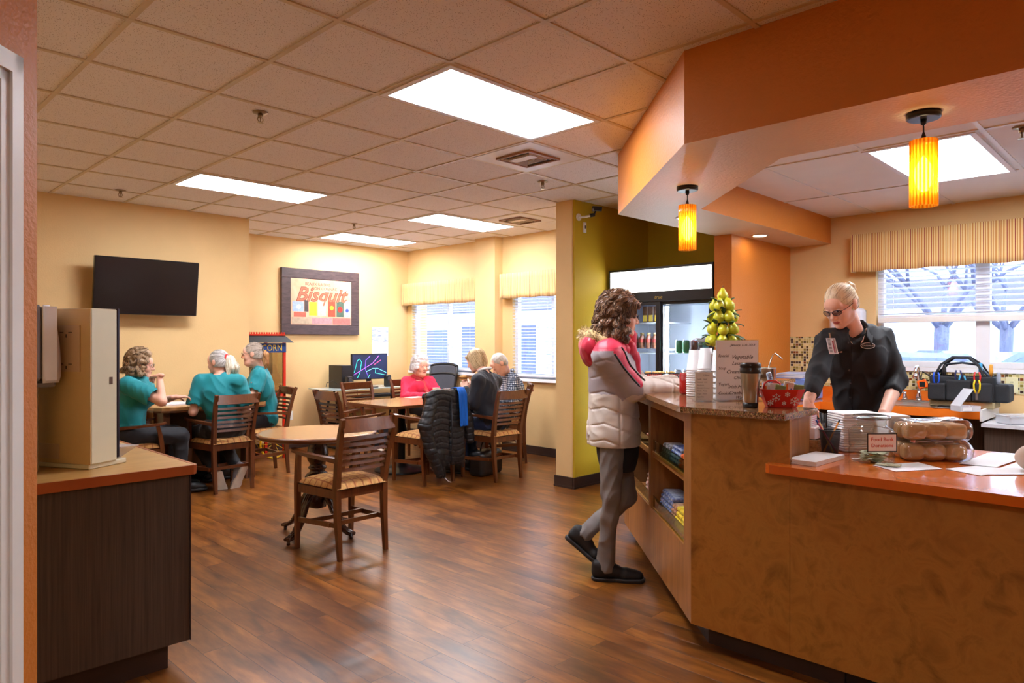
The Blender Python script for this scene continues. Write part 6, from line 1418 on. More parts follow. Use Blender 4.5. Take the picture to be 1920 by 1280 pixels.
# ---------------------------------------------------------------- things on the granite
GZ = 1.096; OZ = .886; KC = .879
FU = math.atan2(-cc, ss)          # rotation that turns local +Y toward the room along the view axis... local X -> V
def onview(px, py, d, z): p = at(px, py, d); return (p.x, p.y, z)
RZV = math.atan2(V.y, V.x)        # local x axis along V (image right), local -y toward the camera
M_PAPER = mat('white_paper', (240, 240, 242), .75, var=.015, scale=6); M_INK = mat('ink', (40, 36, 40), .6); M_ACR = glassmat('acrylic', (240, 244, 246), .06)
def signtext(rows, t, y=-.0025, m=None):
    for s_, x, z, sz, sh in rows: text(s_, sz, Matrix.Translation((x, y, z)) @ Matrix.Rotation(PI/2, 4, 'X'), m or M_INK, t, shear=sh, align='LEFT', ext=.0003)
t = thing('menu_sign', 'upright white menu board with handwritten daily specials in black', 'sign', onview(1382, 751, 3.50, GZ), RZV+.06)
MB().box(-.108, .108, -.002, .002, .004, .300).build('board', M_PAPER, t)
MB().box(-.112, .112, -.06, .09, 0, .004).box(-.112, .112, .002, .005, .004, .304).build('acrylic_stand', M_ACR, t)
signtext([('January 11th 2018', -.035, .276, .017, .4), ('Special', -.098, .222, .020, .25), ('Vegetable', -.032, .216, .028, .45), ('Lasagna', -.028, .184, .024, .45), ('Soup', -.098, .160, .020, .25), ('Cream of', -.058, .142, .026, .4), ('Chicken', -.02, .112, .022, .4), ('Yogurt', -.098, .080, .020, .25), ('Irish Mint', -.048, .066, .024, .4), ('Cookie', -.098, .034, .020, .25), ('Cranberry', -.044, .036, .024, .4), ('Walnut', -.01, .013, .02, .4)], t)
t = thing('small_sign', 'small clear sign holder with a printed list in front of the paper cups', 'sign', onview(1320, 752, 3.44, GZ), RZV+.05)
MB().box(-.045, .045, -.0015, .0015, .004, .142).build('card', mat('card_offwhite', (222, 218, 210), .7, var=.02), t); MB().box(-.047, .047, -.03, .04, 0, .004).box(-.047, .047, .0015, .004, .004, .145).build('acrylic_stand', M_ACR, t)
signtext([('Milano', -.004, .128, .011, .2)]+[('%s' % s_, -.036, .108-.0145*i, .0085, .2) for i, s_ in enumerate(('Vanilla   Hazel', 'Caramel   Irish', 'Raspberry', 'Almond  Coconut', 'Mocha   Pump', 'Ginger  Peach', 'Sugar free'))], t, m=mat('ink_faint', (130, 120, 118), .6))
def cup(lb, loc, inv=True, h=.11, r0=.044, r1=.030, cname='paper_cup', grp='stacked white paper cups'):
    t = thing(cname, lb, 'cup', loc, 0, grp); prof = [(r0*.985, .004), (r0+.0022, .0), (r0+.003, .003), (r0, .006), (r1, h), (r1-.002, h), (r1-.004, h-.004), (.001, h-.004)] if inv else [(r1, 0), (r0, h-.006), (r0+.003, h-.003), (r0+.001, h), (r0-.002, h-.002), (r1-.002, .004), (.001, .004)]
    MB().lathe(prof, 28, cap=False).build('cup_body', mat('cup_white', (242, 242, 244), .45, var=.01), t); return t
c0 = None
for si, (px, py, d, n) in enumerate(((1324, 745, 3.66, 13), (1303, 742, 3.78, 12), (1349, 745, 3.62, 6))):
    p = onview(px, py, d, GZ); nm = ('in the middle stack right behind the small list sign', 'in the left stack beside the red drink can', 'in the short stack beside the menu board')[si]
    for k in range(n):
        lb = 'white paper cup turned upside down %s' % nm; z = GZ+k*.0125
        if si == 2: z = GZ+k*.028
        if c0 is None: c0 = cup(lb, (p[0], p[1], z)); c = c0
        else: c = dup(c0, (p[0], p[1], z), 0, lb)
        c['group'] = 'paper cups '+nm
t = thing('travel_tumbler', 'stainless steel travel tumbler with black lid and base', 'tumbler', onview(1407, 763, 3.13, GZ))
MB().lathe([(.033, .02), (.034, .022), (.043, .150), (.043, .155)], 36).build('steel_body', M_STEEL, t); MB().lathe([(.032, 0), (.033, .003), (.0335, .021)], 32).build('base', M_DARK, t)
MB().lathe([(.0455, .152), (.0465, .158), (.0465, .172), (.044, .176), (.046, .180), (.046, .190), (.044, .197), (.038, .200)], 36).build('lid', mat('lid_black', (36, 30, 30), .3, var=.05), t)
def redbasket():
    t = thing('snowflake_basket', 'red tapered tin with white snowflakes filled with mints and snacks', 'basket', onview(1464, 762, 3.14, GZ), RZV-.12)
    m = MB(); B = [(-.062, -.045), (.062, -.045), (.062, .045), (-.062, .045)]; T_ = [(-.095, -.07), (.095, -.07), (.095, .07), (-.095, .07)]
    def ch(P, c): o = []; [o.extend([(P[i][0]*(1-c)+P[i-1][0]*c, P[i][1]*(1-c)+P[i-1][1]*c), (P[i][0]*(1-c)+P[(i+1) % 4][0]*c, P[i][1]*(1-c)+P[(i+1) % 4][1]*c)]) for i in range(4)]; return o
    b_, t_ = ch(B, .2), ch(T_, .2); vs = [(p[0], p[1], 0) for p in b_]+[(p[0], p[1], .082) for p in t_]+[(p[0]*.95, p[1]*.95, .082) for p in t_]+[(p[0]*.95, p[1]*.95, .004) for p in b_]
    fs = [tuple(range(7, -1, -1)), tuple(range(24, 32))]
    for k in range(3):
        for i in range(8): j = (i+1) % 8; fs.append((k*8+i, k*8+j, k*8+8+j, k*8+8+i))
    m.add(vs, fs).build('tin', mat('tin_red', (214, 44, 34), .35, var=.04), t)
    m = MB(); W_ = mat('snow_white', (236, 230, 228), .5)
    def flake(x, z, r):
        Mx = Matrix.Translation((x, -.0465-.025*z/.082-.0012*(1), z)) @ Matrix.Rotation(-math.atan2(.025, .082)*-1, 4, 'X') @ Matrix.Rotation(PI/2, 4, 'X')
        f = MB()
        for k in range(6):
            a = k*PI/3; R_ = Matrix.Rotation(a, 4, 'Z'); f.box(-.0012, .0012, 0, r, -.0003, .0006, M=Mx @ R_)
            for s in (-1, 1): f.box(-.001, .001, 0, r*.36, -.0003, .0006, M=Mx @ R_ @ Matrix.Translation((0, r*.55, 0)) @ Matrix.Rotation(s*R(50), 4, 'Z'))
        f.build('snowflake', W_, t)
    for a in ((-.035, .045, .02), (.045, .030, .022), (-.058, .022, .014), (.0, .02, .010), (.012, .060, .012)): flake(*a)
    rg = random.Random(5)
    cols = [(230, 224, 214), (232, 120, 40), (60, 110, 190), (226, 226, 230), (120, 150, 90), (200, 60, 50), (226, 210, 160)]
    for i in range(12):
        c = cols[i % 7]; x = -.07+.0127*i; y = -.03+.06*rg.random()
        tt = thing('snack_packet', 'small wrapped mint or snack packet standing in the red snowflake tin', 'packet', tuple(t.matrix_basis @ Vector((x, y, .04))), RZV+rg.uniform(-.6, .6), 'packets in the snowflake tin')
        MB().box(-.022, .022, -.005, .005, 0, .055+.02*rg.random(), M=Matrix.Rotation(rg.uniform(-.25, .25), 4, 'Y'), bev=.003).build('wrapper', mat('wrap_%d_%d_%d' % c, c, .35, var=.15, scale=60), tt)
    tt = thing('mint_roll', 'upright roll of mints with blue lettering in the snowflake tin', 'mints', tuple(t.matrix_basis @ Vector((-.02, .035, .03))), RZV)
    MR = Matrix.Rotation(R(-12), 4, 'Y'); MB().lathe([(.010, 0), (.0115, .004), (.0115, .12), (.009, .126)], 16, M=MR).build('roll', mat('mint_blue', (190, 214, 240), .4, var=.03), tt)
    text('men', .026, MR @ Matrix.Translation((0, -.012, .085)) @ Matrix.Rotation(PI/2, 4, 'X') @ Matrix.Rotation(PI/2, 4, 'Z'), mat('mint_ink', (40, 50, 130), .5), tt)
    for s in (0,):
        MB().tube([(-.075, -.0, .08), (-.07, -.0, .105), (-.055, 0, .116), (-.02, 0, .116), (-.005, 0, .105), (0, 0, .085)], .004, 8).build('handle', MATS['tin_red'], t)
redbasket()
def can(lb, loc, c, c2=(214, 214, 218), grp=None, nm='drink_can'):
    t = thing(nm, lb, 'can', loc, 0, grp)
    MB().lathe([(.024, 0), (.032, .008), (.033, .012), (.033, .108), (.028, .118)], 24, cap=False).build('can_body', laminate('can_%d_%d_%d' % c, c, c, .25, 16, c3=tuple(min(255, int(v*.4+110)) for v in c)), t)
    MB().lathe([(.028, .117), (.029, .122), (.027, .122), (.026, .119)], 24).build('can_top', M_CHROME, t); MB().box(-.008, .008, -.012, .006, .1195, .121).build('pull_tab', M_CHROME, t); return t
can('red drink can on the granite beside the hand of the person in the winter coat', onview(1285, 730, 3.90, GZ), (176, 28, 28))
# wire basket of sweets
t = thing('wire_basket', 'black wire basket of orange and white wrapped sweets on the far end of the granite', 'basket', (4.33, 2.76, GZ), RZV+.1)
m = MB(); w_, d_, h_ = .135, .07, .065
for z, k in ((.003, .85), (.035, .93), (h_, 1.0)):
    m.tube([(-w_*k, -d_*k, z), (w_*k, -d_*k, z), (w_*k, d_*k, z), (-w_*k, d_*k, z), (-w_*k, -d_*k, z)], .0022 if z < h_ else .0035, 6)
for i in range(19):
    x = -1+i/9; m.tube([(x*w_*.85, -d_*.85, .003), (x*w_, -d_, h_)], .0018, 5).tube([(x*w_*.85, d_*.85, .003), (x*w_, d_, h_)], .0018, 5)
for i in range(9):
    y = -1+i/4; m.tube([(-w_*.85, y*d_*.85, .003), (-w_, y*d_, h_)], .0018, 5).tube([(w_*.85, y*d_*.85, .003), (w_, y*d_, h_)], .0018, 5)
m.build('wires', M_DARK, t); MB().box(-w_*.84, w_*.84, -d_*.84, d_*.84, .002, .004).build('bottom_plate', M_DARK, t)
rg = random.Random(8); s0 = {}
for i in range(34):
    c = ((230, 96, 40), (240, 236, 228), (226, 60, 40), (236, 200, 120))[i % 4]; p = t.matrix_basis @ Vector((rg.uniform(-.11, .11), rg.uniform(-.05, .05), .02+.018*(i % 4)))
    lb = 'wrapped %s sweet in the black wire basket' % ('orange', 'white', 'red', 'yellow')[i % 4]
    if i % 4 not in s0:
        o = thing('wrapped_sweet', lb, 'sweet', p, rg.uniform(0, 3), '%s sweets in the wire basket' % ('orange', 'white', 'red', 'yellow')[i % 4]); MB().ball((0, 0, 0), (.014, .009, .008), 10).tube([(-.024, 0, 0), (-.012, 0, 0)], [.008, .002], 6).tube([(.012, 0, 0), (.024, 0, 0)], [.002, .008], 6).build('wrapper', mat('sweet_%d_%d' % c[:2], c, .3), o); s0[i % 4] = o
    else: dup(s0[i % 4], p, rg.uniform(0, 3), lb)
# pear tree
t = thing('pear_topiary', 'cone-shaped arrangement of green pears with leaves standing on the counter', 'decoration', onview(1355, 720, 4.33, GZ)); t.scale = (1, 1, .94)
M_PEAR = laminate('pear_skin', (150, 160, 20), (206, 206, 50), .32, 9, c3=(180, 186, 28)); M_LEAF = laminate('pear_leaf', (30, 60, 34), (66, 100, 56), .5, 12); pm = None; lm = None
MB().lathe([(.06, 0), (.066, .02), (.06, .05), (.045, .06)], 24).build('pot', mat('pot_brown', (80, 56, 40), .6), t); MB().lathe([(.014, .05), (.012, .2), (.03, .24), (.028, .5), (.01, .60)], 12).build('trunk', mat('stem_green', (52, 66, 40), .7), t)
rg = random.Random(2)
tiers = [(.315, .076, 7, 0), (.395, .072, 6, .5), (.470, .062, 6, .1), (.545, .048, 5, .6), (.615, .0, 1, 0)]
prof = [(.001, -.036), (.018, -.034), (.031, -.018), (.034, 0), (.029, .018), (.019, .034), (.013, .045), (.009, .052), (.001, .055)]
for z, r_, n, ph in tiers:
    for k in range(n):
        a = 2*PI*(k+ph)/n; Mx = Matrix.Translation((r_*math.cos(a), r_*math.sin(a), z+rg.uniform(-.006, .006))) @ Matrix.Rotation(a, 4, 'Z') @ Matrix.Rotation(R(rg.uniform(-26, 2)) if r_ else 0, 4, 'Y')
        if pm is None: o = MB().lathe(prof, 20, cap=False).build('pear', M_PEAR, t); pm = o; st_ = MB().tube([(0, 0, .052), (.002, 0, .062), (.006, 0, .07)], .0018, 6).build('stem', mat('stem_brown', (96, 70, 40), .7), o); pst = st_
        else: o = pm.copy(); C.objects.link(o); o.parent = t; st_ = pst.copy(); C.objects.link(st_); st_.parent = o
        o.matrix_basis = Mx
def leaf(u, v): x = (u-.5)*2; w = .017*math.sin(PI*min(1, v*1.02))**.7; return (x*w, v*.062, .012*math.sin(v*2.4)-.006*abs(x))
for i in range(44):
    z = (.285, .355, .43, .505, .575)[i % 5]; r_ = (.088, .082, .072, .056, .030)[i % 5]; a = i*2.399; Mx = Matrix.Translation((r_*math.cos(a), r_*math.sin(a), z)) @ Matrix.Rotation(a-PI/2+rg.uniform(-.5, .5), 4, 'Z') @ Matrix.Rotation(R(rg.uniform(-50, 30)), 4, 'X')
    if lm is None: lm = MB().grid(leaf, 4, 7, thick=.0008).build('leaf', M_LEAF, t); o = lm
    else: o = lm.copy(); C.objects.link(o); o.parent = t
    o.matrix_basis = Mx
# ---------------------------------------------------------------- things on the orange counter
t = thing('flyer_stack', 'stack of white flyers lying at the left end of the orange counter', 'paper'); Mx = TR(3.005, 1.142, OZ, R(-3))
for k, (a, b_) in enumerate(((0, .0045), (.0052, .009), (.0097, .0135), (.0142, .018))):
    o = .003*((k*5) % 3-1); MB().box(-.14+o, .14+o, -.062, .062, a, b_, M=Mx).build('sheets', M_PAPER, t)
t = thing('pencil_cup', 'black wire mesh pencil cup on the orange counter', 'cup', (3.225, 1.165, OZ))
def meshmat():
    m, nt, b = base('wire_mesh'); tc = nd(nt, 'ShaderNodeTexCoord'); ck = nd(nt, 'ShaderNodeTexChecker', Scale=420.); nt.links.new(tc.outputs['Object'], ck.inputs['Vector'])
    mr = nd(nt, 'ShaderNodeMapRange'); mr.inputs['To Min'].default_value = .45; mr.inputs['To Max'].default_value = .95; nt.links.new(ck.outputs['Fac'], mr.inputs['Value']); nt.links.new(mr.outputs[0], b.inputs['Alpha'])
    b.inputs['Base Color'].default_value = lin((22, 22, 24))+(1,); b.inputs['Roughness'].default_value = .4; return m
MB().lathe([(.033, 0), (.045, .108)], 32, cap=False).lathe([(.001, .001), (.033, .001)], 32, cap=False).build('mesh_wall', meshmat(), t); MB().tube([(.045*math.cos(a), .045*math.sin(a), .108) for a in [2*PI*i/32 for i in range(33)]], .0028, 6, cap=False).tube([(.033*math.cos(a), .033*math.sin(a), .002) for a in [2*PI*i/32 for i in range(33)]], .0022, 6, cap=False).build('rim', M_DARK, t)
Vl = V; 
for lb, c, c2, a, b_ in (('pink and blue pencil leaning left in the mesh cup', (190, 50, 80), (50, 90, 180), (.026, -.012), (-.062, .0)), ('orange pencil leaning right in the mesh cup', (236, 150, 30), (60, 50, 50), (-.03, .0), (.045, .004)), ('yellow pencil leaning left in the mesh cup', (230, 176, 40), (190, 90, 100), (.02, .015), (-.048, .012))):
    p0 = Vector((3.225, 1.165, OZ))+V*a[0]+U*a[1]+Z*.006; p1 = Vector((3.225, 1.165, OZ))+V*b_[0]+U*b_[1]+Z*.152; tt = thing('pencil', lb, 'pencil'); 
    MB().tube([p0, p0.lerp(p1, .92)], .0038, 6).build('shaft', mat('pencil_%d' % c[1], c, .4), tt); MB().tube([p0.lerp(p1, .92), p1], .0042, 8).build('eraser', mat('eraser_%d' % c2[0], c2, .5), tt)
t = thing('donation_jar', 'square glass donation jar with framed paper label and dollar bills inside', 'jar', onview(1634, 868, 2.93, OZ), RZV+.04)
def sq(r, n=40, p=4.): return [(r*abs(math.cos(a))**(2/p)*(1 if math.cos(a) > 0 else -1), r*abs(math.sin(a))**(2/p)*(1 if math.sin(a) > 0 else -1)) for a in [2*PI*i/n for i in range(n)]]
M_JAR = glassmat('jar_glass', (244, 250, 248), .08)
vs = []; fs = []; L_ = [(.071, 0, 4), (.075, .006, 4), (.075, .052, 4), (.071, .056, 4), (.071, .06, 4), (.075, .064, 4), (.075, .13, 4), (.068, .142, 3), (.058, .150, 2), (.056, .172, 2), (.06, .176, 2)]
for r_, z, p_ in L_: vs += [(x, y, z) for x, y in sq(r_, 40, p_)]
for k in range(len(L_)-1): fs += [(k*40+i, k*40+(i+1) % 40, k*40+40+(i+1) % 40, k*40+40+i) for i in range(40)]
fs.append(tuple(range(39, -1, -1))); MB().add(vs, fs, 0, True).build('glass_body', M_JAR, t)
MB().lathe([(.06, .178), (.072, .182), (.075, .188), (.07, .194), (.05, .197), (.001, .198)], 36).build('glass_lid', glassmat('lid_glass', (232, 242, 242), .16), t)
MB().box(-.062, .062, -.0785, -.0765, .052, .128).build('label_border', M_DARK, t); MB().box(-.058, .058, -.0795, -.0785, .056, .124).build('paper_label', mat('label_paper', (238, 228, 222), .7, var=.02), t)
mr_ = mat('label_red', (206, 80, 56), .6); text('Food Bank', .021, Matrix.Translation((0, -.0800, .103)) @ Matrix.Rotation(PI/2, 4, 'X'), mr_, t, sx=1.05); text('Donations', .021, Matrix.Translation((0, -.0800, .078)) @ Matrix.Rotation(PI/2, 4, 'X'), mr_, t, sx=1.05)
M_BILL = laminate('dollar_bill', (150, 156, 120), (206, 206, 172), .7, 60, c3=(96, 106, 80)); rg = random.Random(4)
for i in range(7):
    Mb = t.matrix_basis @ TR(rg.uniform(-.015, .015), rg.uniform(-.02, .0), .006+.006*i, rg.uniform(-.25, .25), rg.uniform(-.2, .3)); tt = thing('dollar_bill', 'folded dollar bill inside the donation jar', 'money', (0, 0, 0), 0, 'bills inside the jar')
    MB().grid(lambda u, v: tuple(Mb @ Vector(((u-.5)*.085, (v-.5)*.04, .006*math.sin(u*7)))), 10, 3, thick=.0006).build('bill', M_BILL, tt)
for i, (px, py) in enumerate(((1662, 873), (1676, 875))):
    Mb = Matrix.Translation(onview(px, py, .505*1306/(py-640), OZ+.0015+.002*i)) @ Matrix.Rotation(.5*i-.3, 4, 'Z'); tt = thing('dollar_bill', ('folded dollar bill under the right edge of the jar', 'crumpled dollar bill lying on the paper right of the jar')[i], 'money')
    MB().grid(lambda u, v: tuple(Mb @ Vector(((u-.5)*.075, (v-.5)*.05, .004+.004*math.sin(u*6)))), 10, 3, thick=.0012).build('bill', M_BILL, tt)
def nstack(lb, px, d, w, dd, h, n, rot=0):
    p = onview(px, 850, d, OZ); t = thing('napkin_stack', lb, 'napkins', p, RZV+rot); rg = random.Random(int(px)); z = 0
    for k in range(n):
        e = h/n; o = rg.uniform(-.004, .004); q_ = rg.uniform(-.004, .004); MB().box(-w/2+o, w/2+o, -dd/2+q_, dd/2+q_, z+.0008, z+e-.0008, bev=.003).build('napkin_pack', M_PAPER, t); z += e
nstack('tall uneven stack of folded white napkins behind the donation jar', 1602, 3.26, .19, .16, .175, 16, .04)
nstack('neat square stack of white napkins right of the donation jar', 1671, 3.13, .10, .14, .178, 3)
def loaf(lb, p, rz, seed):
    t = thing('bread_bag', lb, 'bread', p, rz, 'bags of rolls'); P = []; rg = random.Random(seed)
    for i in range(3):
        for j in range(2): P.append((Bx((-.086+.086*i, -.033+.066*j, .036), (.0425, .0325, .034), .022), .003))
    addsdf(MB(), sdf_mesh(P, .005)).build('rolls', laminate('bread_crust', (176, 116, 52), (222, 176, 112), .6, 7, c3=(200, 146, 80)), t)
    cr = lambda Q: .009*np.abs(waves(Q, seed, 5, 45, 110))**.7+.004*waves(Q, seed+3, 4, 20, 50)-.003
    addsdf(MB(), sdf_mesh([(Bx((0, 0, .040), (.138, .078, .044), .03), 0), (Cap((.12, 0, .04), (.165, .0, .035), .045, .012, .5, (0, 1, 0)), .03)], .005, cuts=[cutp((0, 0, .002), (0, 0, -1))], disp=cr)).build('clear_bag', glassmat('bag_film', (240, 240, 244), .16, .16), t); return t
pb = onview(1742, 862, 2.99, OZ); loaf('lower clear bag of brown bread rolls on the orange counter', pb, RZV-.08, 1); loaf('upper clear bag of bread rolls lying on the other bag', (pb[0]+.01, pb[1]-.0, pb[2]+.086), RZV-.02, 5)
def sheet(lb, quad, k=0):
    pts = [atZ(px, py, OZ) for px, py in quad]; c = sum(pts, Vector())/4; t = thing('paper_sheet', lb, 'paper', (c.x, c.y, OZ+.0006+.0011*k)); MB().prism([(p.x-c.x, p.y-c.y) for p in pts], 0, .0007).build('sheet', M_PAPER, t)
sheet('white sheet of paper lying flat in front of the bread bags', ((1636, 872), (1722, 867), (1768, 879), (1680, 884)))
sheet('white sheet of paper at the front centre, right of the one by the jar', ((1772, 879), (1830, 873), (1900, 880), (1840, 892)))
sheet('white paper at the right edge of the counter, partly over another sheet', ((1842, 890), (1862, 878), (1935, 876), (1935, 890)), 1)
sheet('white sheet with a faint fold behind the other papers', ((1798, 870), (1852, 850), (1935, 854), (1868, 877)), 2)
t = thing('cloth_bundle', 'pale round wrapped bundle cut off by the right edge of the picture', 'bundle', onview(1932, 882, 2.72, OZ)); addsdf(MB(), sdf_mesh([(Ell((0, 0, .05), (.055, .05, .05)), 0)], .006, disp=lambda Q: .004*waves(Q, 2, 6, 40, 100), cuts=[cutp((0, 0, .001), (0, 0, -1))])).build('wrap', mat('bundle_beige', (206, 186, 170), .7), t)
# small stationery behind the end panel
p = (3.30, 1.275, OZ); t = thing('wicker_tray', 'small woven tray under white boxes behind the pencil cup', 'tray', p, R(4)); m = MB()
for k in range(6): m.tube([(-.07, -.045, .005+k*.009), (.07, -.045, .005+k*.009), (.07, .045, .005+k*.009), (-.07, .045, .005+k*.009), (-.07, -.045, .005+k*.009)], .0052, 6)
m.build('woven_side', laminate('wicker', (150, 96, 50), (196, 146, 92), .7, 60), t); MB().box(-.066, .066, -.042, .042, .002, .05).build('tray_fill', mat('wicker_dark', (110, 74, 44), .8), t)
t = thing('white_carton', 'small pinkish-white carton on the woven tray behind the pencil cup', 'box', (3.295, 1.28, OZ+.056), R(4)); MB().box(-.06, .06, -.04, .04, 0, .052, bev=.002).build('carton', mat('carton_pink', (232, 214, 214), .6), t)
t = thing('note_pad', 'pad of pink-lined white notes standing beside the end panel', 'notepad', (3.275, 1.285, OZ+.109), R(4)); MB().box(-.04, .04, -.03, .03, 0, .07).build('pad', M_PAPER, t)
m = MB(); 
for k in range(7): m.box(-.0405, -.04, -.024, .024, .008+k*.009, .0105+k*.009).box(-.034, .034, -.0305, -.03, .008+k*.009, .0105+k*.009)
o = m.build('pink_lines', mat('line_pink', (226, 120, 150), .6), t)
t = thing('pen_holder', 'clear holder crowded with black pens behind the pencil cup', 'pen holder', (3.42, 1.25, OZ)); MB().lathe([(.038, 0), (.04, .12)], 8, cap=False).build('holder', glassmat('holder_clear', (190, 196, 204), .15), t)
rg = random.Random(6)
for i in range(12):
    a = rg.uniform(0, 6.28); tt = thing('pen', 'black pen standing in the clear holder behind the pencil cup', 'pen', (3.42, 1.25, OZ), 0, 'pens in the clear holder'); MB().tube([(.012*math.cos(a), .012*math.sin(a), .003), (.032*math.cos(a), .032*math.sin(a), .155+rg.random()*.012)], .0045, 6).build('barrel', M_DARK, tt)
t = thing('red_tub', 'small red plastic tub behind the napkins on the orange counter', 'tub', onview(1697, 826, 3.36, OZ)); MB().lathe([(.04, 0), (.052, .10), (.056, .10), (.056, .106), (.05, .106), (.038, .004), (.001, .004)], 28, cap=False).build('tub', mat('tub_red', (176, 34, 40), .35), t)
# ---------------------------------------------------------------- kitchen counter things
t = thing('steel_crock', 'stainless steel canister with a ladle behind the menu board', 'canister', (5.62, 2.56, KC)); MB().lathe([(.09, 0), (.092, .01), (.092, .285), (.097, .29), (.094, .296), (.088, .29), (.088, .02), (.001, .02)], 36, cap=False).lathe([(.093, .2), (.095, .205), (.093, .21)], 36, cap=False).build('canister_body', M_STEEL, t)
tt = thing('ladle', 'shiny bent-handled ladle standing in the steel canister', 'ladle', (5.62, 2.56, KC)); a_ = V*.03; MB().tube([tuple(a_*.2+Z*.05), tuple(a_*1.0+Z*.28), tuple(a_*2.4+Z*.40), tuple(a_*3.0+Z*.412), tuple(a_*4.2+Z*.385), tuple(a_*5.0+Z*.36)], .007, 8).build('handle', M_CHROME, tt)
t = thing('blue_bin', 'light blue plastic bin with papers in it on the orange kitchen counter', 'bin', (6.22, 2.52, KC)); MB().box(-.2, .2, -.14, .14, 0, .19, bev=.01).build('bin_body', mat('bin_blue', (110, 140, 206), .45, var=.04), t)
for k in range(5): tt = thing('folder', 'white folder lying on top of the light blue bin', 'folder', (6.22, 2.52, KC+.191+.009*k), R(k*4-8), 'folders on the blue bin'); MB().box(-.19, .19, -.13, .13, 0, .007, bev=.001).build('cover', M_PAPER if k % 2 else mat('folder_blue', (176, 190, 220), .6), tt)
t = thing('towel_dispenser', 'white paper towel dispenser on the kitchen wall behind the staff member', 'dispenser', (KX-.001, 2.24, 1.33)); addsdf(MB(), sdf_mesh([(Bx((-.09, 0, .18), (.085, .14, .18), .04), 0)], .01, cuts=[cutp((-.004, 0, 0), (1, 0, 0))])).build('cover', MATS['cover_white'], t); MB().box(-.005, 0, -.13, .13, .02, .34).build('back_plate', MATS['grey_plastic'], t)
def toolbag():
    t = thing('tool_bag', 'black and tan open tool bag full of hand tools on the kitchen counter', 'bag', (6.38, 1.30, KC), R(90))   # local x -> world Y
    bk = mat('bag_black', (30, 32, 36), .8, var=.15, scale=20, bump=.2, bscale=200); tn = mat('bag_tan', (176, 160, 120), .8, var=.08)
    MB().box(-.23, .20, -.13, .13, .0, .055, bev=.01).build('tan_base', tn, t)
    addsdf(MB(), sdf_mesh([(Bx((-.015, 0, .145), (.215, .125, .10), .015), 0)], .006, subs=[(Bx((-.015, 0, .24), (.20, .11, .06), .01), 0)], disp=lambda Q: .003*waves(Q, 3, 6, 20, 60))).build('body', bk, t)
    for x0, x1, h in ((.08, .2, .13), (-.09, .075, .16), (-.22, -.095, .14)): addsdf(MB(), sdf_mesh([(Bx(((x0+x1)/2, .145, .055+h/2), ((x1-x0)/2, .025, h/2), .012), 0)], .005, disp=lambda Q: .0025*waves(Q, 9, 6, 30, 70))).build('pocket', bk, t)
    addsdf(MB(), sdf_mesh([(Bx((-.27, .0, .12), (.05, .10, .07), .02), 0)], .006, disp=lambda Q: .003*waves(Q, 9, 6, 30, 70))).build('side_pouch', bk, t)
    for s in (-1, 1): MB().tube([(-.17, s*.11, .23), (-.12, s*.07, .33), (-.05, s*.03, .385), (.06, s*.03, .385), (.13, s*.07, .33), (.17, s*.11, .23)], [.012, .012, .018, .018, .012, .012], 8, flat=.5).build('handle', bk, t)
    MB().tube([(-.19, 0, .23), (-.1, 0, .33), (.0, 0, .345), (.1, 0, .33), (.19, 0, .23)], .035, 8, flat=.25).build('padded_strap', mat('strap_navy', (34, 44, 62), .7), t)
    MB().tube([(.19, .1, .23), (.25, .11, .27), (.26, .12, .21), (.2, .13, .2)], .006, 6).build('loop', bk, t)
    def tool(nm, lb, x, y, z, c, ty, tilt=0):
        p = t.matrix_basis @ Vector((x, y, z)); o = thing(nm, lb, nm.split('_')[-1], p, R(90)); m_ = mat('grip_%d_%d_%d' % c, c, .4)
        if ty == 'pliers':
            for s in (-1, 1): MB().tube([(s*.006, 0, 0), (s*.018, 0, .03), (s*.020, 0, .07), (s*.013, 0, .10)], .006, 8).build('grip', m_, o)
            MB().box(-.008, .008, -.005, .005, -.05, .01).build('jaw', M_STEEL, o)
        elif ty == 'tape': MB().box(-.035, .035, -.02, .02, -.035, .035, M=Matrix.Rotation(R(18), 4, 'Y'), bev=.008).build('case', m_, o); MB().box(-.02, .02, .02, .021, -.02, .02).build('badge', M_DARK, o)
        else: MB().lathe([(.005, -.06), (.005, .0), (.012, .005), (.014, .03), (.012, .08), (.008, .088)], 12).build('grip', m_, o)
    tool('pliers', 'pliers with blue handles in the left front pocket of the tool bag', .145, .15, .17, (24, 80, 200), 'pliers')
    tool('pliers', 'pliers with bright yellow handles hanging in the right front pocket of the tool bag', -.13, .175, .12, (240, 214, 20), 'pliers')
    tool('pliers', 'pliers with red handles behind the yellow ones in the tool bag', -.125, .14, .18, (206, 36, 36), 'pliers')
    tool('pliers', 'pliers with dark blue handles in the middle of the tool bag', .0, .13, .19, (40, 44, 92), 'pliers')
    tool('pliers', 'pliers with light blue handles in the middle pocket of the tool bag', -.03, .15, .15, (60, 150, 190), 'pliers')
    tool('hammer', 'black-handled hammer standing at the left of the tool bag', .10, .1, .24, (28, 26, 26), 'handle')
    tool('screwdriver', 'screwdriver with blue handle sticking up at the right of the tool bag', -.13, .05, .26, (50, 150, 200), 'handle')
    tool('screwdriver', 'screwdriver with amber handle sticking up at the far right of the tool bag', -.2, .06, .25, (226, 160, 60), 'handle')
    tool('putty_knife', 'grey-handled knife in the side of the tool bag', -.25, .08, .19, (150, 160, 176), 'handle')
    tool('tape_measure', 'orange tape measure clipped to the left side of the tool bag', .245, .12, .17, (240, 100, 20), 'tape')
toolbag()
p = onview(1808, 776, 5.12, KC); t = thing('parts_box', 'small clear plastic parts box with its lid open in front of the tool bag', 'box', (p[0], p[1], KC), RZV+.1); cl = mat('parts_clear', (226, 230, 236), .15, var=.02, alpha=.45)
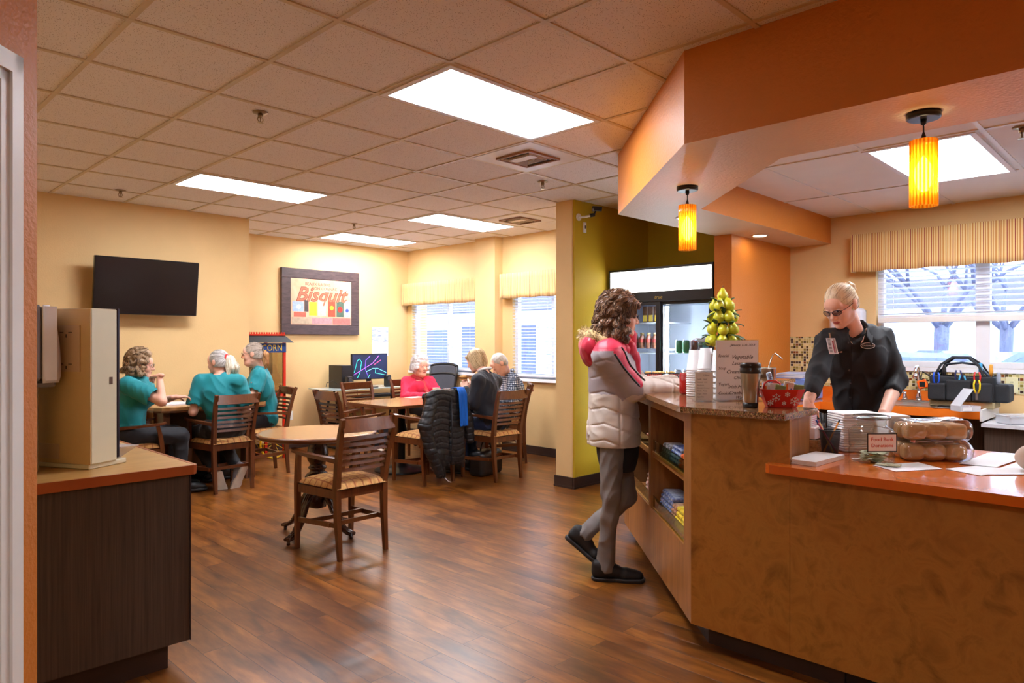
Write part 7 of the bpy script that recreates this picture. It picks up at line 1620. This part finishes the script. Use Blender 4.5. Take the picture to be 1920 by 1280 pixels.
MB().box(-.07, .09, -.05, .05, 0, .003).box(-.07, .09, -.05, -.047, 0, .04).box(-.07, .09, .047, .05, 0, .04).box(-.07, -.067, -.05, .05, 0, .04).box(.087, .09, -.05, .05, 0, .04).box(.0, .002, -.05, .05, 0, .035).build('tray', cl, t)
MB().box(0, .16, -.05, .05, -.002, .002, M=TR(-.07, 0, .04, 0, 0, R(-50))).build('lid', cl, t); MB().box(-.05, .02, -.052, -.05, .005, .03).build('paper_label', M_PAPER, t)
t = thing('plastic_box', 'clear plastic storage box on the low grey counter at the right edge', 'box', onview(1905, 785, 5.05, .792), RZV); MB().box(-.1, .16, -.08, .08, 0, .06, bev=.01).build('box_body', mat('storage_clear', (222, 228, 236), .2, var=.02, alpha=.5), t); MB().box(-.105, .165, -.085, .085, .06, .068, bev=.003).build('lid', MATS['storage_clear'], t)
t = thing('metal_tray', 'flat silver tray with black rim beside the tool bag', 'tray', (6.12, 1.36, KC), R(6)); MB().box(-.03, .14, -.11, .08, 0, .008, bev=.002).build('tray', M_STEEL, t); MB().box(0, .1, -.05, .05, .008, .016).build('black_block', M_DARK, t)
# ---------------------------------------------------------------- sweets in the display cabinet
def bars(prefix, cat, t0, nt, ny, nl, z0, w, l, h, col, col2, lb, grp, pitch, y0=.035, lean=0, nm='candy_bar'):
    src = None; rg = random.Random(int(t0*100)+nl)
    for i in range(nt):
        for k in range(nl):
            for j in range(ny):
                if j and k > nl-2: continue
                p = MD @ Vector((t0+i*pitch+rg.uniform(-.004, .004), y0+j*(l+.006)+rg.uniform(0, .006)+(.006*k), z0+k*(h+.0015)+h/2)); rz = math.atan2(-q, -q)+rg.uniform(-.1, .1)
                if src is None:
                    src = thing(nm, lb, cat, p, rz, grp); Ms = Matrix.Rotation(R(lean), 4, 'X')
                    MB().box(-w/2, w/2, 0, l, -h/2, h/2, M=Ms, bev=h*.3).build('wrapper', laminate('wrapper_%d_%d_%d' % col, col, col2, .3, 45), src)
                    MB().box(-w*.3, w*.3, l*.15, l*.85, h/2, h/2+.0006, M=Ms).box(-w*.3, w*.3, -.0006, 0, -h*.25, h*.25, M=Ms).build('printed_band', mat('band_%d_%d' % col2[:2], col2, .4), src)
                else: dup(src, p, rz, lb)
zl, zu = .421, .746
bars('a', 'sweets', .90, 6, 2, 5, zl, .040, .11, .022, (30, 70, 160), (196, 206, 226), 'blue-wrapped chocolate bar in the pile on the lower right shelf of the counter', 'blue bars on the lower right shelf', .044)
bars('b', 'sweets', 1.17, 2, 1, 4, zl, .045, .11, .022, (150, 50, 40), (226, 190, 150), 'red and brown wrapped bar between the blue bars and yellow packets on the lower shelf', 'red bars on the lower right shelf', .048)
bars('c', 'sweets', 1.275, 5, 1, 4, zl, .058, .12, .024, (236, 190, 20), (244, 226, 90), 'yellow sweet packet at the right end of the lower shelf', 'yellow packets on the lower right shelf', .066, nm='candy_packet')
bars('d', 'sweets', .98, 4, 2, 3, zu, .040, .11, .022, (44, 32, 30), (206, 200, 206), 'dark-wrapped bar at the left of the upper shelf of the counter', 'dark bars on the upper right shelf', .046)
bars('e', 'sweets', 1.17, 4, 2, 4, zu, .042, .11, .020, (206, 214, 232), (50, 80, 170), 'white and blue wrapped bar in the middle of the upper shelf of the counter', 'white bars on the upper right shelf', .047)
bars('f', 'sweets', 1.37, 5, 2, 3, zu, .042, .11, .022, (226, 76, 24), (240, 130, 60), 'orange-red wrapped bar at the right end of the upper shelf', 'orange bars on the upper right shelf', .047)
bars('g', 'sweets', .50, 5, 1, 5, zl, .055, .10, .026, (190, 40, 36), (236, 220, 210), 'red and white sweet packet on the lower shelf beside the customer', 'red packets on the lower left shelf', .060, nm='candy_packet')
bars('h', 'sweets', .50, 5, 1, 3, zu, .045, .10, .020, (226, 150, 110), (196, 60, 60), 'small pale orange bar on the upper shelf beside the customer', 'pale bars on the upper left shelf', .055)
for i in range(4):
    p = MD @ Vector((.55+.06*i, .20, zu+.15)); o = thing('snack_bag', 'crinkled white and gold snack bag hanging in the left bay of the display cabinet', 'bag', p, math.atan2(-q, -q)+.2*i, 'snack bags in the left bay')
    addsdf(MB(), sdf_mesh([(Bx((0, 0, 0), (.045, .016, .08), .012), 0)], .006, disp=lambda Q: .004*waves(Q, i, 6, 30, 90))).build('foil_bag', laminate('foil', (226, 222, 210), (200, 160, 60), .25, 20, c3=(90, 80, 70)), o)
# ---------------------------------------------------------------- inside the refrigerator
def fy(px): # shelf position seen at pixel column px, a little behind the glass
    return None
M_BCAP = mat('bottle_cap_tan', (190, 160, 110), .4)
def bottle(lb, loc, grp):
    t = thing('coffee_bottle', lb, 'bottle', loc, 0, grp); MB().lathe([(.028, 0), (.031, .006), (.031, .10), (.026, .118), (.018, .128), (.018, .136)], 22).build('glass', laminate('coffee_brown', (96, 50, 36), (150, 96, 74), .25, 20, c3=(196, 160, 150)), t); MB().lathe([(.020, .134), (.020, .152), (.018, .154)], 18).build('cap', M_BCAP, t)
    MB().lathe([(.0316, .06), (.0316, .095)], 22, cap=False).build('paper_label', mat('label_coffee_red', (196, 70, 66), .5), t); return t
b0 = None
for i in range(5):
    y = 3.645+.075*i; l_ = (5.78, y, 1.321)
    if b0 is None: b0 = bottle('brown coffee bottle with tan cap on the middle shelf behind the left fridge door', l_, 'coffee bottles in the fridge')
    else: dup(b0, l_)
for i in range(3):
    t = thing('drink_carton', 'dark narrow carton on the top shelf behind the left fridge door', 'carton', (5.80, 3.70+.066*i, 1.576), 0, 'cartons in the fridge'); MB().box(-.03, .03, -.028, .028, 0, .155, bev=.003).build('carton', laminate('carton_dark', (34, 24, 24), (96, 60, 44), .4, 20), t); MB().box(-.0305, -.03, -.02, .022, .01, .07).build('printed_label', mat('carton_yellow', (226, 196, 80), .5), t)
canspec = [(3.46, (60, 140, 90), 'green drink can on the middle shelf behind the right fridge door, beside the lit tube'), (3.385, (60, 146, 92), 'second green drink can on the middle shelf behind the right fridge door'), (3.30, (96, 44, 40), 'brown drink can on the middle shelf behind the right fridge door'), (3.225, (60, 60, 66), 'dark drink can on the middle shelf behind the right fridge door'), (3.14, (70, 150, 160), 'teal drink can on the middle shelf behind the right fridge door'), (3.07, (150, 40, 46), 'red drink can at the right end of the middle fridge shelf')]
for y, c, lb in canspec: can(lb, (5.74, y-.02 if y > 3.2 else y+.02, 1.281), c)
for i, (c, lb) in enumerate((((216, 214, 220), 'leftmost white drink can on the lower shelf of the fridge'), ((214, 206, 212), 'white drink can second from the left on the lower fridge shelf'), ((196, 40, 44), 'red drink can second from the right on the lower fridge shelf'), ((206, 34, 36), 'rightmost red drink can on the lower fridge shelf'))): can(lb, (5.74, 3.45-.085*i, 1.006), c)
t = thing('price_sign', 'small red arrow sign hanging in the refrigerator', 'sign', (5.70, 3.17, 1.405)); MB().box(-.001, .001, -.07, .06, -.018, .012).build('card', M_PAPER, t); m = MB().tube([(-.002, .06, .014), (-.002, .1, -.003), (-.002, .06, -.022)], .003, 5).tube([(-.002, .06, .012), (-.002, -.07, .012)], .0015, 5).tube([(-.002, .06, -.018), (-.002, -.07, -.018)], .0015, 5); m.build('red_arrow', mat('arrow_red', (206, 40, 40), .5), t)
# ---------------------------------------------------------------- dining table things
TZ = .7415
fc = None
for (px, d, h, lb) in ((818, 7.95, .12, 'tall white foam cup on the right square table beside the pink sleeve'), (838, 8.15, .10, 'clear plastic cup behind the jacket on the right square table'), (857, 7.9, .08, 'short white foam cup on the right square table nearest the sandwich')):
    p = onview(px, 745, d, TZ); t = thing('foam_cup', lb, 'cup', p); k = h/.12
    MB().lathe([(.028, 0), (.041, h-.004), (.043, h-.002), (.042, h), (.039, h-.002), (.026, .004), (.001, .004)], 24, cap=False).build('cup_body', mat('foam_white', (238, 234, 230), .6) if 'foam' in lb else glassmat('cup_plastic', (214, 220, 230), .25, .1), t)
t = thing('plate', 'white plate with food scraps in front of the person holding the sandwich', 'plate', onview(872, 745, 7.7, TZ)); MB().lathe([(.06, 0), (.075, .004), (.12, .014), (.118, .017), (.07, .008), (.001, .007)], 36, cap=False).build('plate_disc', M_WHITE, t); MB().ball((.02, 0, .02), (.03, .025, .015), 10).build('fries', mat('fries_yellow', (226, 170, 70), .7), t)
t = thing('napkin', 'crumpled napkin with red and blue print on the right square table', 'napkin', onview(866, 745, 7.45, TZ)); MB().grid(lambda u, v: ((u-.5)*.16, (v-.5)*.12, .012+.012*math.sin(u*9)*math.cos(v*7)), 12, 10, thick=.001).build('sheet', laminate('napkin_print', (230, 228, 230), (196, 120, 120), .8, 18, c3=(206, 214, 230)), t)
t = thing('napkin', 'white napkin lying on the table in front of the pink cardigan', 'napkin', onview(778, 745, 8.1, TZ)); MB().box(-.1, .1, -.07, .07, 0, .002).build('sheet', M_PAPER, t)
p = at(869, 709, 7.20); t = thing('sandwich', 'half-eaten sandwich held up in both hands', 'sandwich', p, RZV); addsdf(MB(), sdf_mesh([(Ell((0, 0, .014), (.045, .04, .018)), 0)], .005, cuts=[cutp((0, 0, .004), (0, 0, -1))])).build('bun_top', laminate('bun_crust', (190, 120, 50), (226, 170, 90), .5, 10), t); MB().lathe([(.038, -.004), (.044, 0), (.038, .004)], 18).build('filling', mat('filling', (110, 70, 40), .7), t); MB().lathe([(.036, -.016), (.042, -.010), (.040, -.004)], 18).build('bun_bottom', MATS['bun_crust'], t)
t = thing('newspaper', 'white papers lying on the table against the television wall', 'paper', (2.62, 7.17, .776), R(6)); MB().box(-.19, .19, -.13, .15, 0, .006).box(-.17, .2, -.12, .16, .0065, .011).build('pages', M_PAPER, t)
t = thing('wallet', 'brown patterned wallet on the papers of the left table', 'wallet', (2.72, 7.02, .788), R(10)); MB().box(-.07, .07, -.04, .04, 0, .022, bev=.008).build('wallet_body', laminate('wallet_brown', (96, 72, 50), (150, 124, 92), .6, 40), t)
t = thing('foam_cup', 'white foam cup with red print behind the white ponytail on the left table', 'cup', (2.83, 7.25, .776)); MB().lathe([(.028, 0), (.041, .12), (.043, .12), (.04, .116), (.026, .004), (.001, .004)], 24, cap=False).build('cup_body', mat('foam_white', (238, 234, 230), .6), t)
t = thing('handbag', 'black handbag with gold clasp on the floor under the blond person\'s chair', 'bag', (5.02, 5.30, 0), R(10)); addsdf(MB(), sdf_mesh([(Bx((0, 0, .13), (.19, .10, .13), .05), 0)], .009, disp=lambda Q: .008*waves(Q, 3, 6, 10, 30), cuts=[cutp((0, 0, .002), (0, 0, -1))])).build('bag_body', mat('leather_black', (24, 23, 26), .4, var=.1, coat=.2), t); MB().tube([(-.1, 0, .25), (-.06, 0, .34), (.06, 0, .34), (.1, 0, .25)], .008, 8).build('handle', MATS['leather_black'], t); MB().box(-.01, .01, -.112, -.10, .1, .15).build('clasp', MATS['brass'], t)
# puffer jacket over the chair
def jacket():
    base_j = Vector((4.37, 5.51, 0)); t = thing('puffer_jacket', 'black quilted puffer jacket hanging over the back of a chair', 'jacket', base_j)
    m_ = mat('nylon_black', (22, 23, 28), .45, var=.12, scale=10, bump=.2, bscale=60)
    K = lambda a, b, ra, rb, fl=None: (Cap(a, b, ra, rb, fl, (0, 1, 0) if fl else None), .02)
    def qd(Q): z = Q[..., 2]; return -.009*(np.clip(np.abs(np.sin((z+.02*np.sin(Q[..., 0]*16))*PI/.058))*2.2, 0, 1)**.6-.7)+.004*waves(Q, 9, 6, 60, 140)+.008*waves(Q, 3, 6, 12, 36)
    P = [(Bx((-.09, -.355, .56), (.115, .022, .37), .03), 0), (Bx((.12, -.36, .54), (.095, .020, .35), .03), .012), (Bx((.01, -.35, .86), (.20, .030, .065), .035), .02), K((-.20, -.335, .86), (.20, -.335, .86), .038, .038), K((-.11, -.36, .30), (-.05, -.37, .10), .06, .02, 1.7), K((.14, -.36, .28), (.19, -.37, .17), .06, .02, 1.7)]
    addsdf(MB(), sdf_mesh(P, .007, disp=qd)).build('jacket_back', m_, t)
    addsdf(MB(), sdf_mesh([K((-.19, -.36, .82), (-.285, -.37, .60), .055, .062), K((-.285, -.37, .60), (-.23, -.39, .36), .062, .055), K((-.23, -.39, .36), (-.13, -.40, .13), .055, .042)], .007, disp=qd)).build('sleeve', m_, t)
    addsdf(MB(), sdf_mesh([K((.20, -.34, .84), (.265, -.34, .62), .055, .058), K((.265, -.34, .62), (.30, -.35, .42), .058, .046)], .007, disp=qd)).build('sleeve', m_, t)
    addsdf(MB(), sdf_mesh([(Bx((0, -.215, .72), (.19, .018, .17), .02), 0), K((-.18, -.225, .86), (.18, -.225, .86), .025, .025)], .008, disp=qd)).build('jacket_front', m_, t)
    MB().tube([(.02, -.395, .84), (.03, -.395, .5), (.015, -.40, .2)], .006, 6).build('zipper', mat('zip_grey', (60, 60, 66), .3, .6), t)
    MB().tube([(-.06, -.37, .1), (-.02, -.39, .05), (.01, -.40, .035)], .003, 5).build('drawstring', M_WHITE, t)
    t = thing('blue_cloth', 'bright blue cloth draped over the black puffer jacket', 'cloth', base_j)
    def fn(u, v):
        x = .10+.10*u+.012*v; y = -.405-.006*math.sin(u*14)-.01*v; z = .925-.36*v
        if v < .12: y = -.30-(.105)*v/.12; z = .928+.01*math.sin(v/.12*PI)
        return (x, y, z)
    MB().grid(fn, 14, 24, thick=.006).build('cloth_sheet', mat('cloth_blue', (0, 96, 196), .8, var=.08, bump=.3, bscale=80), t)
jacket()
# ---------------------------------------------------------------- outside the windows
M_SNOW = mat('pale_asphalt', (200, 206, 220), .8, var=.05, scale=2)
struct('ground', MB().box(7.2, 60, -40, 50, -.25, -.2), M_SNOW)
M_BARK = laminate('bark', (100, 100, 124), (130, 130, 154), .9, 3, stretch=(6, 6, 1))
def tree(lb, x, y, r, seed, h=2.2):
    t = thing('bare_tree', lb, 'tree', (x, y, -.2), 0, 'bare trees across the street'); rg = random.Random(seed)
    MB().tube([(0, 0, 0), (.02, .03, h*.5), (0, 0, h)], [r*1.25, r, r*1.1], 14).build('trunk', M_BARK, t); m = MB()
    def br(p, d, L, rr, k):
        q_ = p+d*L*.5+Vector((rg.gauss(0, .05), rg.gauss(0, .05), .03))*L; e = p+d*L; m.tube([p, q_, e], [rr, rr*.8, rr*.6], 6 if k < 3 else 4)
        if k >= 4: return
        for i in range(3 if k < 2 else 2+(rg.random() < .5)):
            nd_ = (d+Vector((rg.gauss(0, .5), rg.gauss(0, .5), rg.gauss(.1, .3)))).normalized(); br(e, nd_, L*rg.uniform(.6, .85), rr*.6, k+1)
    for i in range(5):
        a = i*1.26+rg.random()*.5; br(Vector((0, 0, h-.15)), Vector((math.cos(a)*.7, math.sin(a)*.7, .8)).normalized(), 1.3, r*.55, 1)
    m.build('branches', M_BARK, t)
def at0(px, d): p = at(px, 640, d); return p.x, p.y
x, y = at0(1766, 15); tree('bare tree whose trunk stands left of the kitchen window mullion', x, y, .13, 3, 1.95)
x, y = at0(1888, 15.5); tree('bare tree seen right of the kitchen window mullion', x, y, .12, 7, 1.95)
def car(lb, px, d, rz, c):
    x, y = at0(px, d); t = thing('parked_car', lb, 'car', (x, y, -.2), rz, None); m_ = mat('car_%d' % c[0], c, .25, coat=.6)
    prof = [(-2.2, .35), (-2.25, .7), (-1.9, .85), (-1.1, .95), (-.5, 1.38), (.7, 1.42), (1.5, 1.02), (2.15, .95), (2.25, .6), (2.2, .35)]; Mx = Matrix.Rotation(PI/2, 4, 'X')
    MB().prism(prof, -.85, .85, M=Mx).build('body', m_, t)
    for z in (-.86, .855): MB().prism([(-.95, .97), (-.45, 1.3), (.65, 1.33), (1.25, 1.03)], z, z+.006, M=Mx).build('side_window', mat('car_glass', (110, 120, 150), .1), t)
    MB().add([(-1.08, -.7, .96), (-1.08, .7, .96), (-.52, .65, 1.36), (-.52, -.65, 1.36)], [(0, 1, 2, 3)]).build('windscreen', MATS['car_glass'], t)
    for xx in (-1.4, 1.4):
        for yy in (-.87, .73): MB().lathe([(.33, 0), (.33, .14), (.2, .15)], 20, M=TR(xx, yy+.14, .33, rx=PI/2)).build('wheel', M_DARK, t)
car('white car parked outside, seen beside the shoulder of the staff member', 1705, 12.5, R(134), (150, 158, 182))
car('silver car parked outside at the right edge of the kitchen window', 1905, 12.0, R(140), (110, 118, 146))
car('pale car parked behind the tool bag outside the kitchen window', 1805, 14.0, R(100), (130, 140, 168))
M_SID = mat('pale_siding', (232, 236, 246), .7, var=.03); M_HROOF = mat('house_roof', (96, 92, 118), .8, var=.1, scale=4); M_HWIN = mat('house_window', (84, 92, 124), .3, var=.1)
def house(lb, x, y, w, d, h, rz, wins, wm=M_HWIN):
    t = thing('house', lb, 'building', (x, y, -.2), rz); MB().box(0, d, -w/2, w/2, 0, h).build('wall', M_SID, t)
    MB().prism([(-.5, 0), (d+.5, 0), (d/2, 1.6)], -w/2-.4, w/2+.4, M=Matrix.Translation((0, 0, h)) @ Matrix.Rotation(PI/2, 4, 'X')).build('roof', M_HROOF, t)
    for y0, y1, z0, z1 in wins:
        f = MB().box(-.03, 0, y0-.06, y1+.06, z0-.06, z1+.06).build('window', M_VINYL, t); MB().box(-.035, -.03, y0, y1, z0, z1).build('pane', wm, f)
house('neighbouring white building with blue windows outside the dining windows', 12.5, 14.0, 15, 6, 2.35, 0, [(-6.8, -5.8, .6, 1.9), (-4.6, -3.6, .6, 1.9), (-2.6, -1.8, .5, 2.0), (-.9, .1, .5, 2.0), (.6, 1.6, .6, 1.9), (2.4, 3.4, .6, 1.9), (4.2, 5.2, .6, 1.9)])
house('long pale building behind the parked cars across the street', 34, 3, 26, 8, 3.0, 0, [(-9+2.6*i, -7.9+2.6*i, 1.0, 2.0) for i in range(8)], mat('far_window', (170, 178, 200), .4, var=.05))
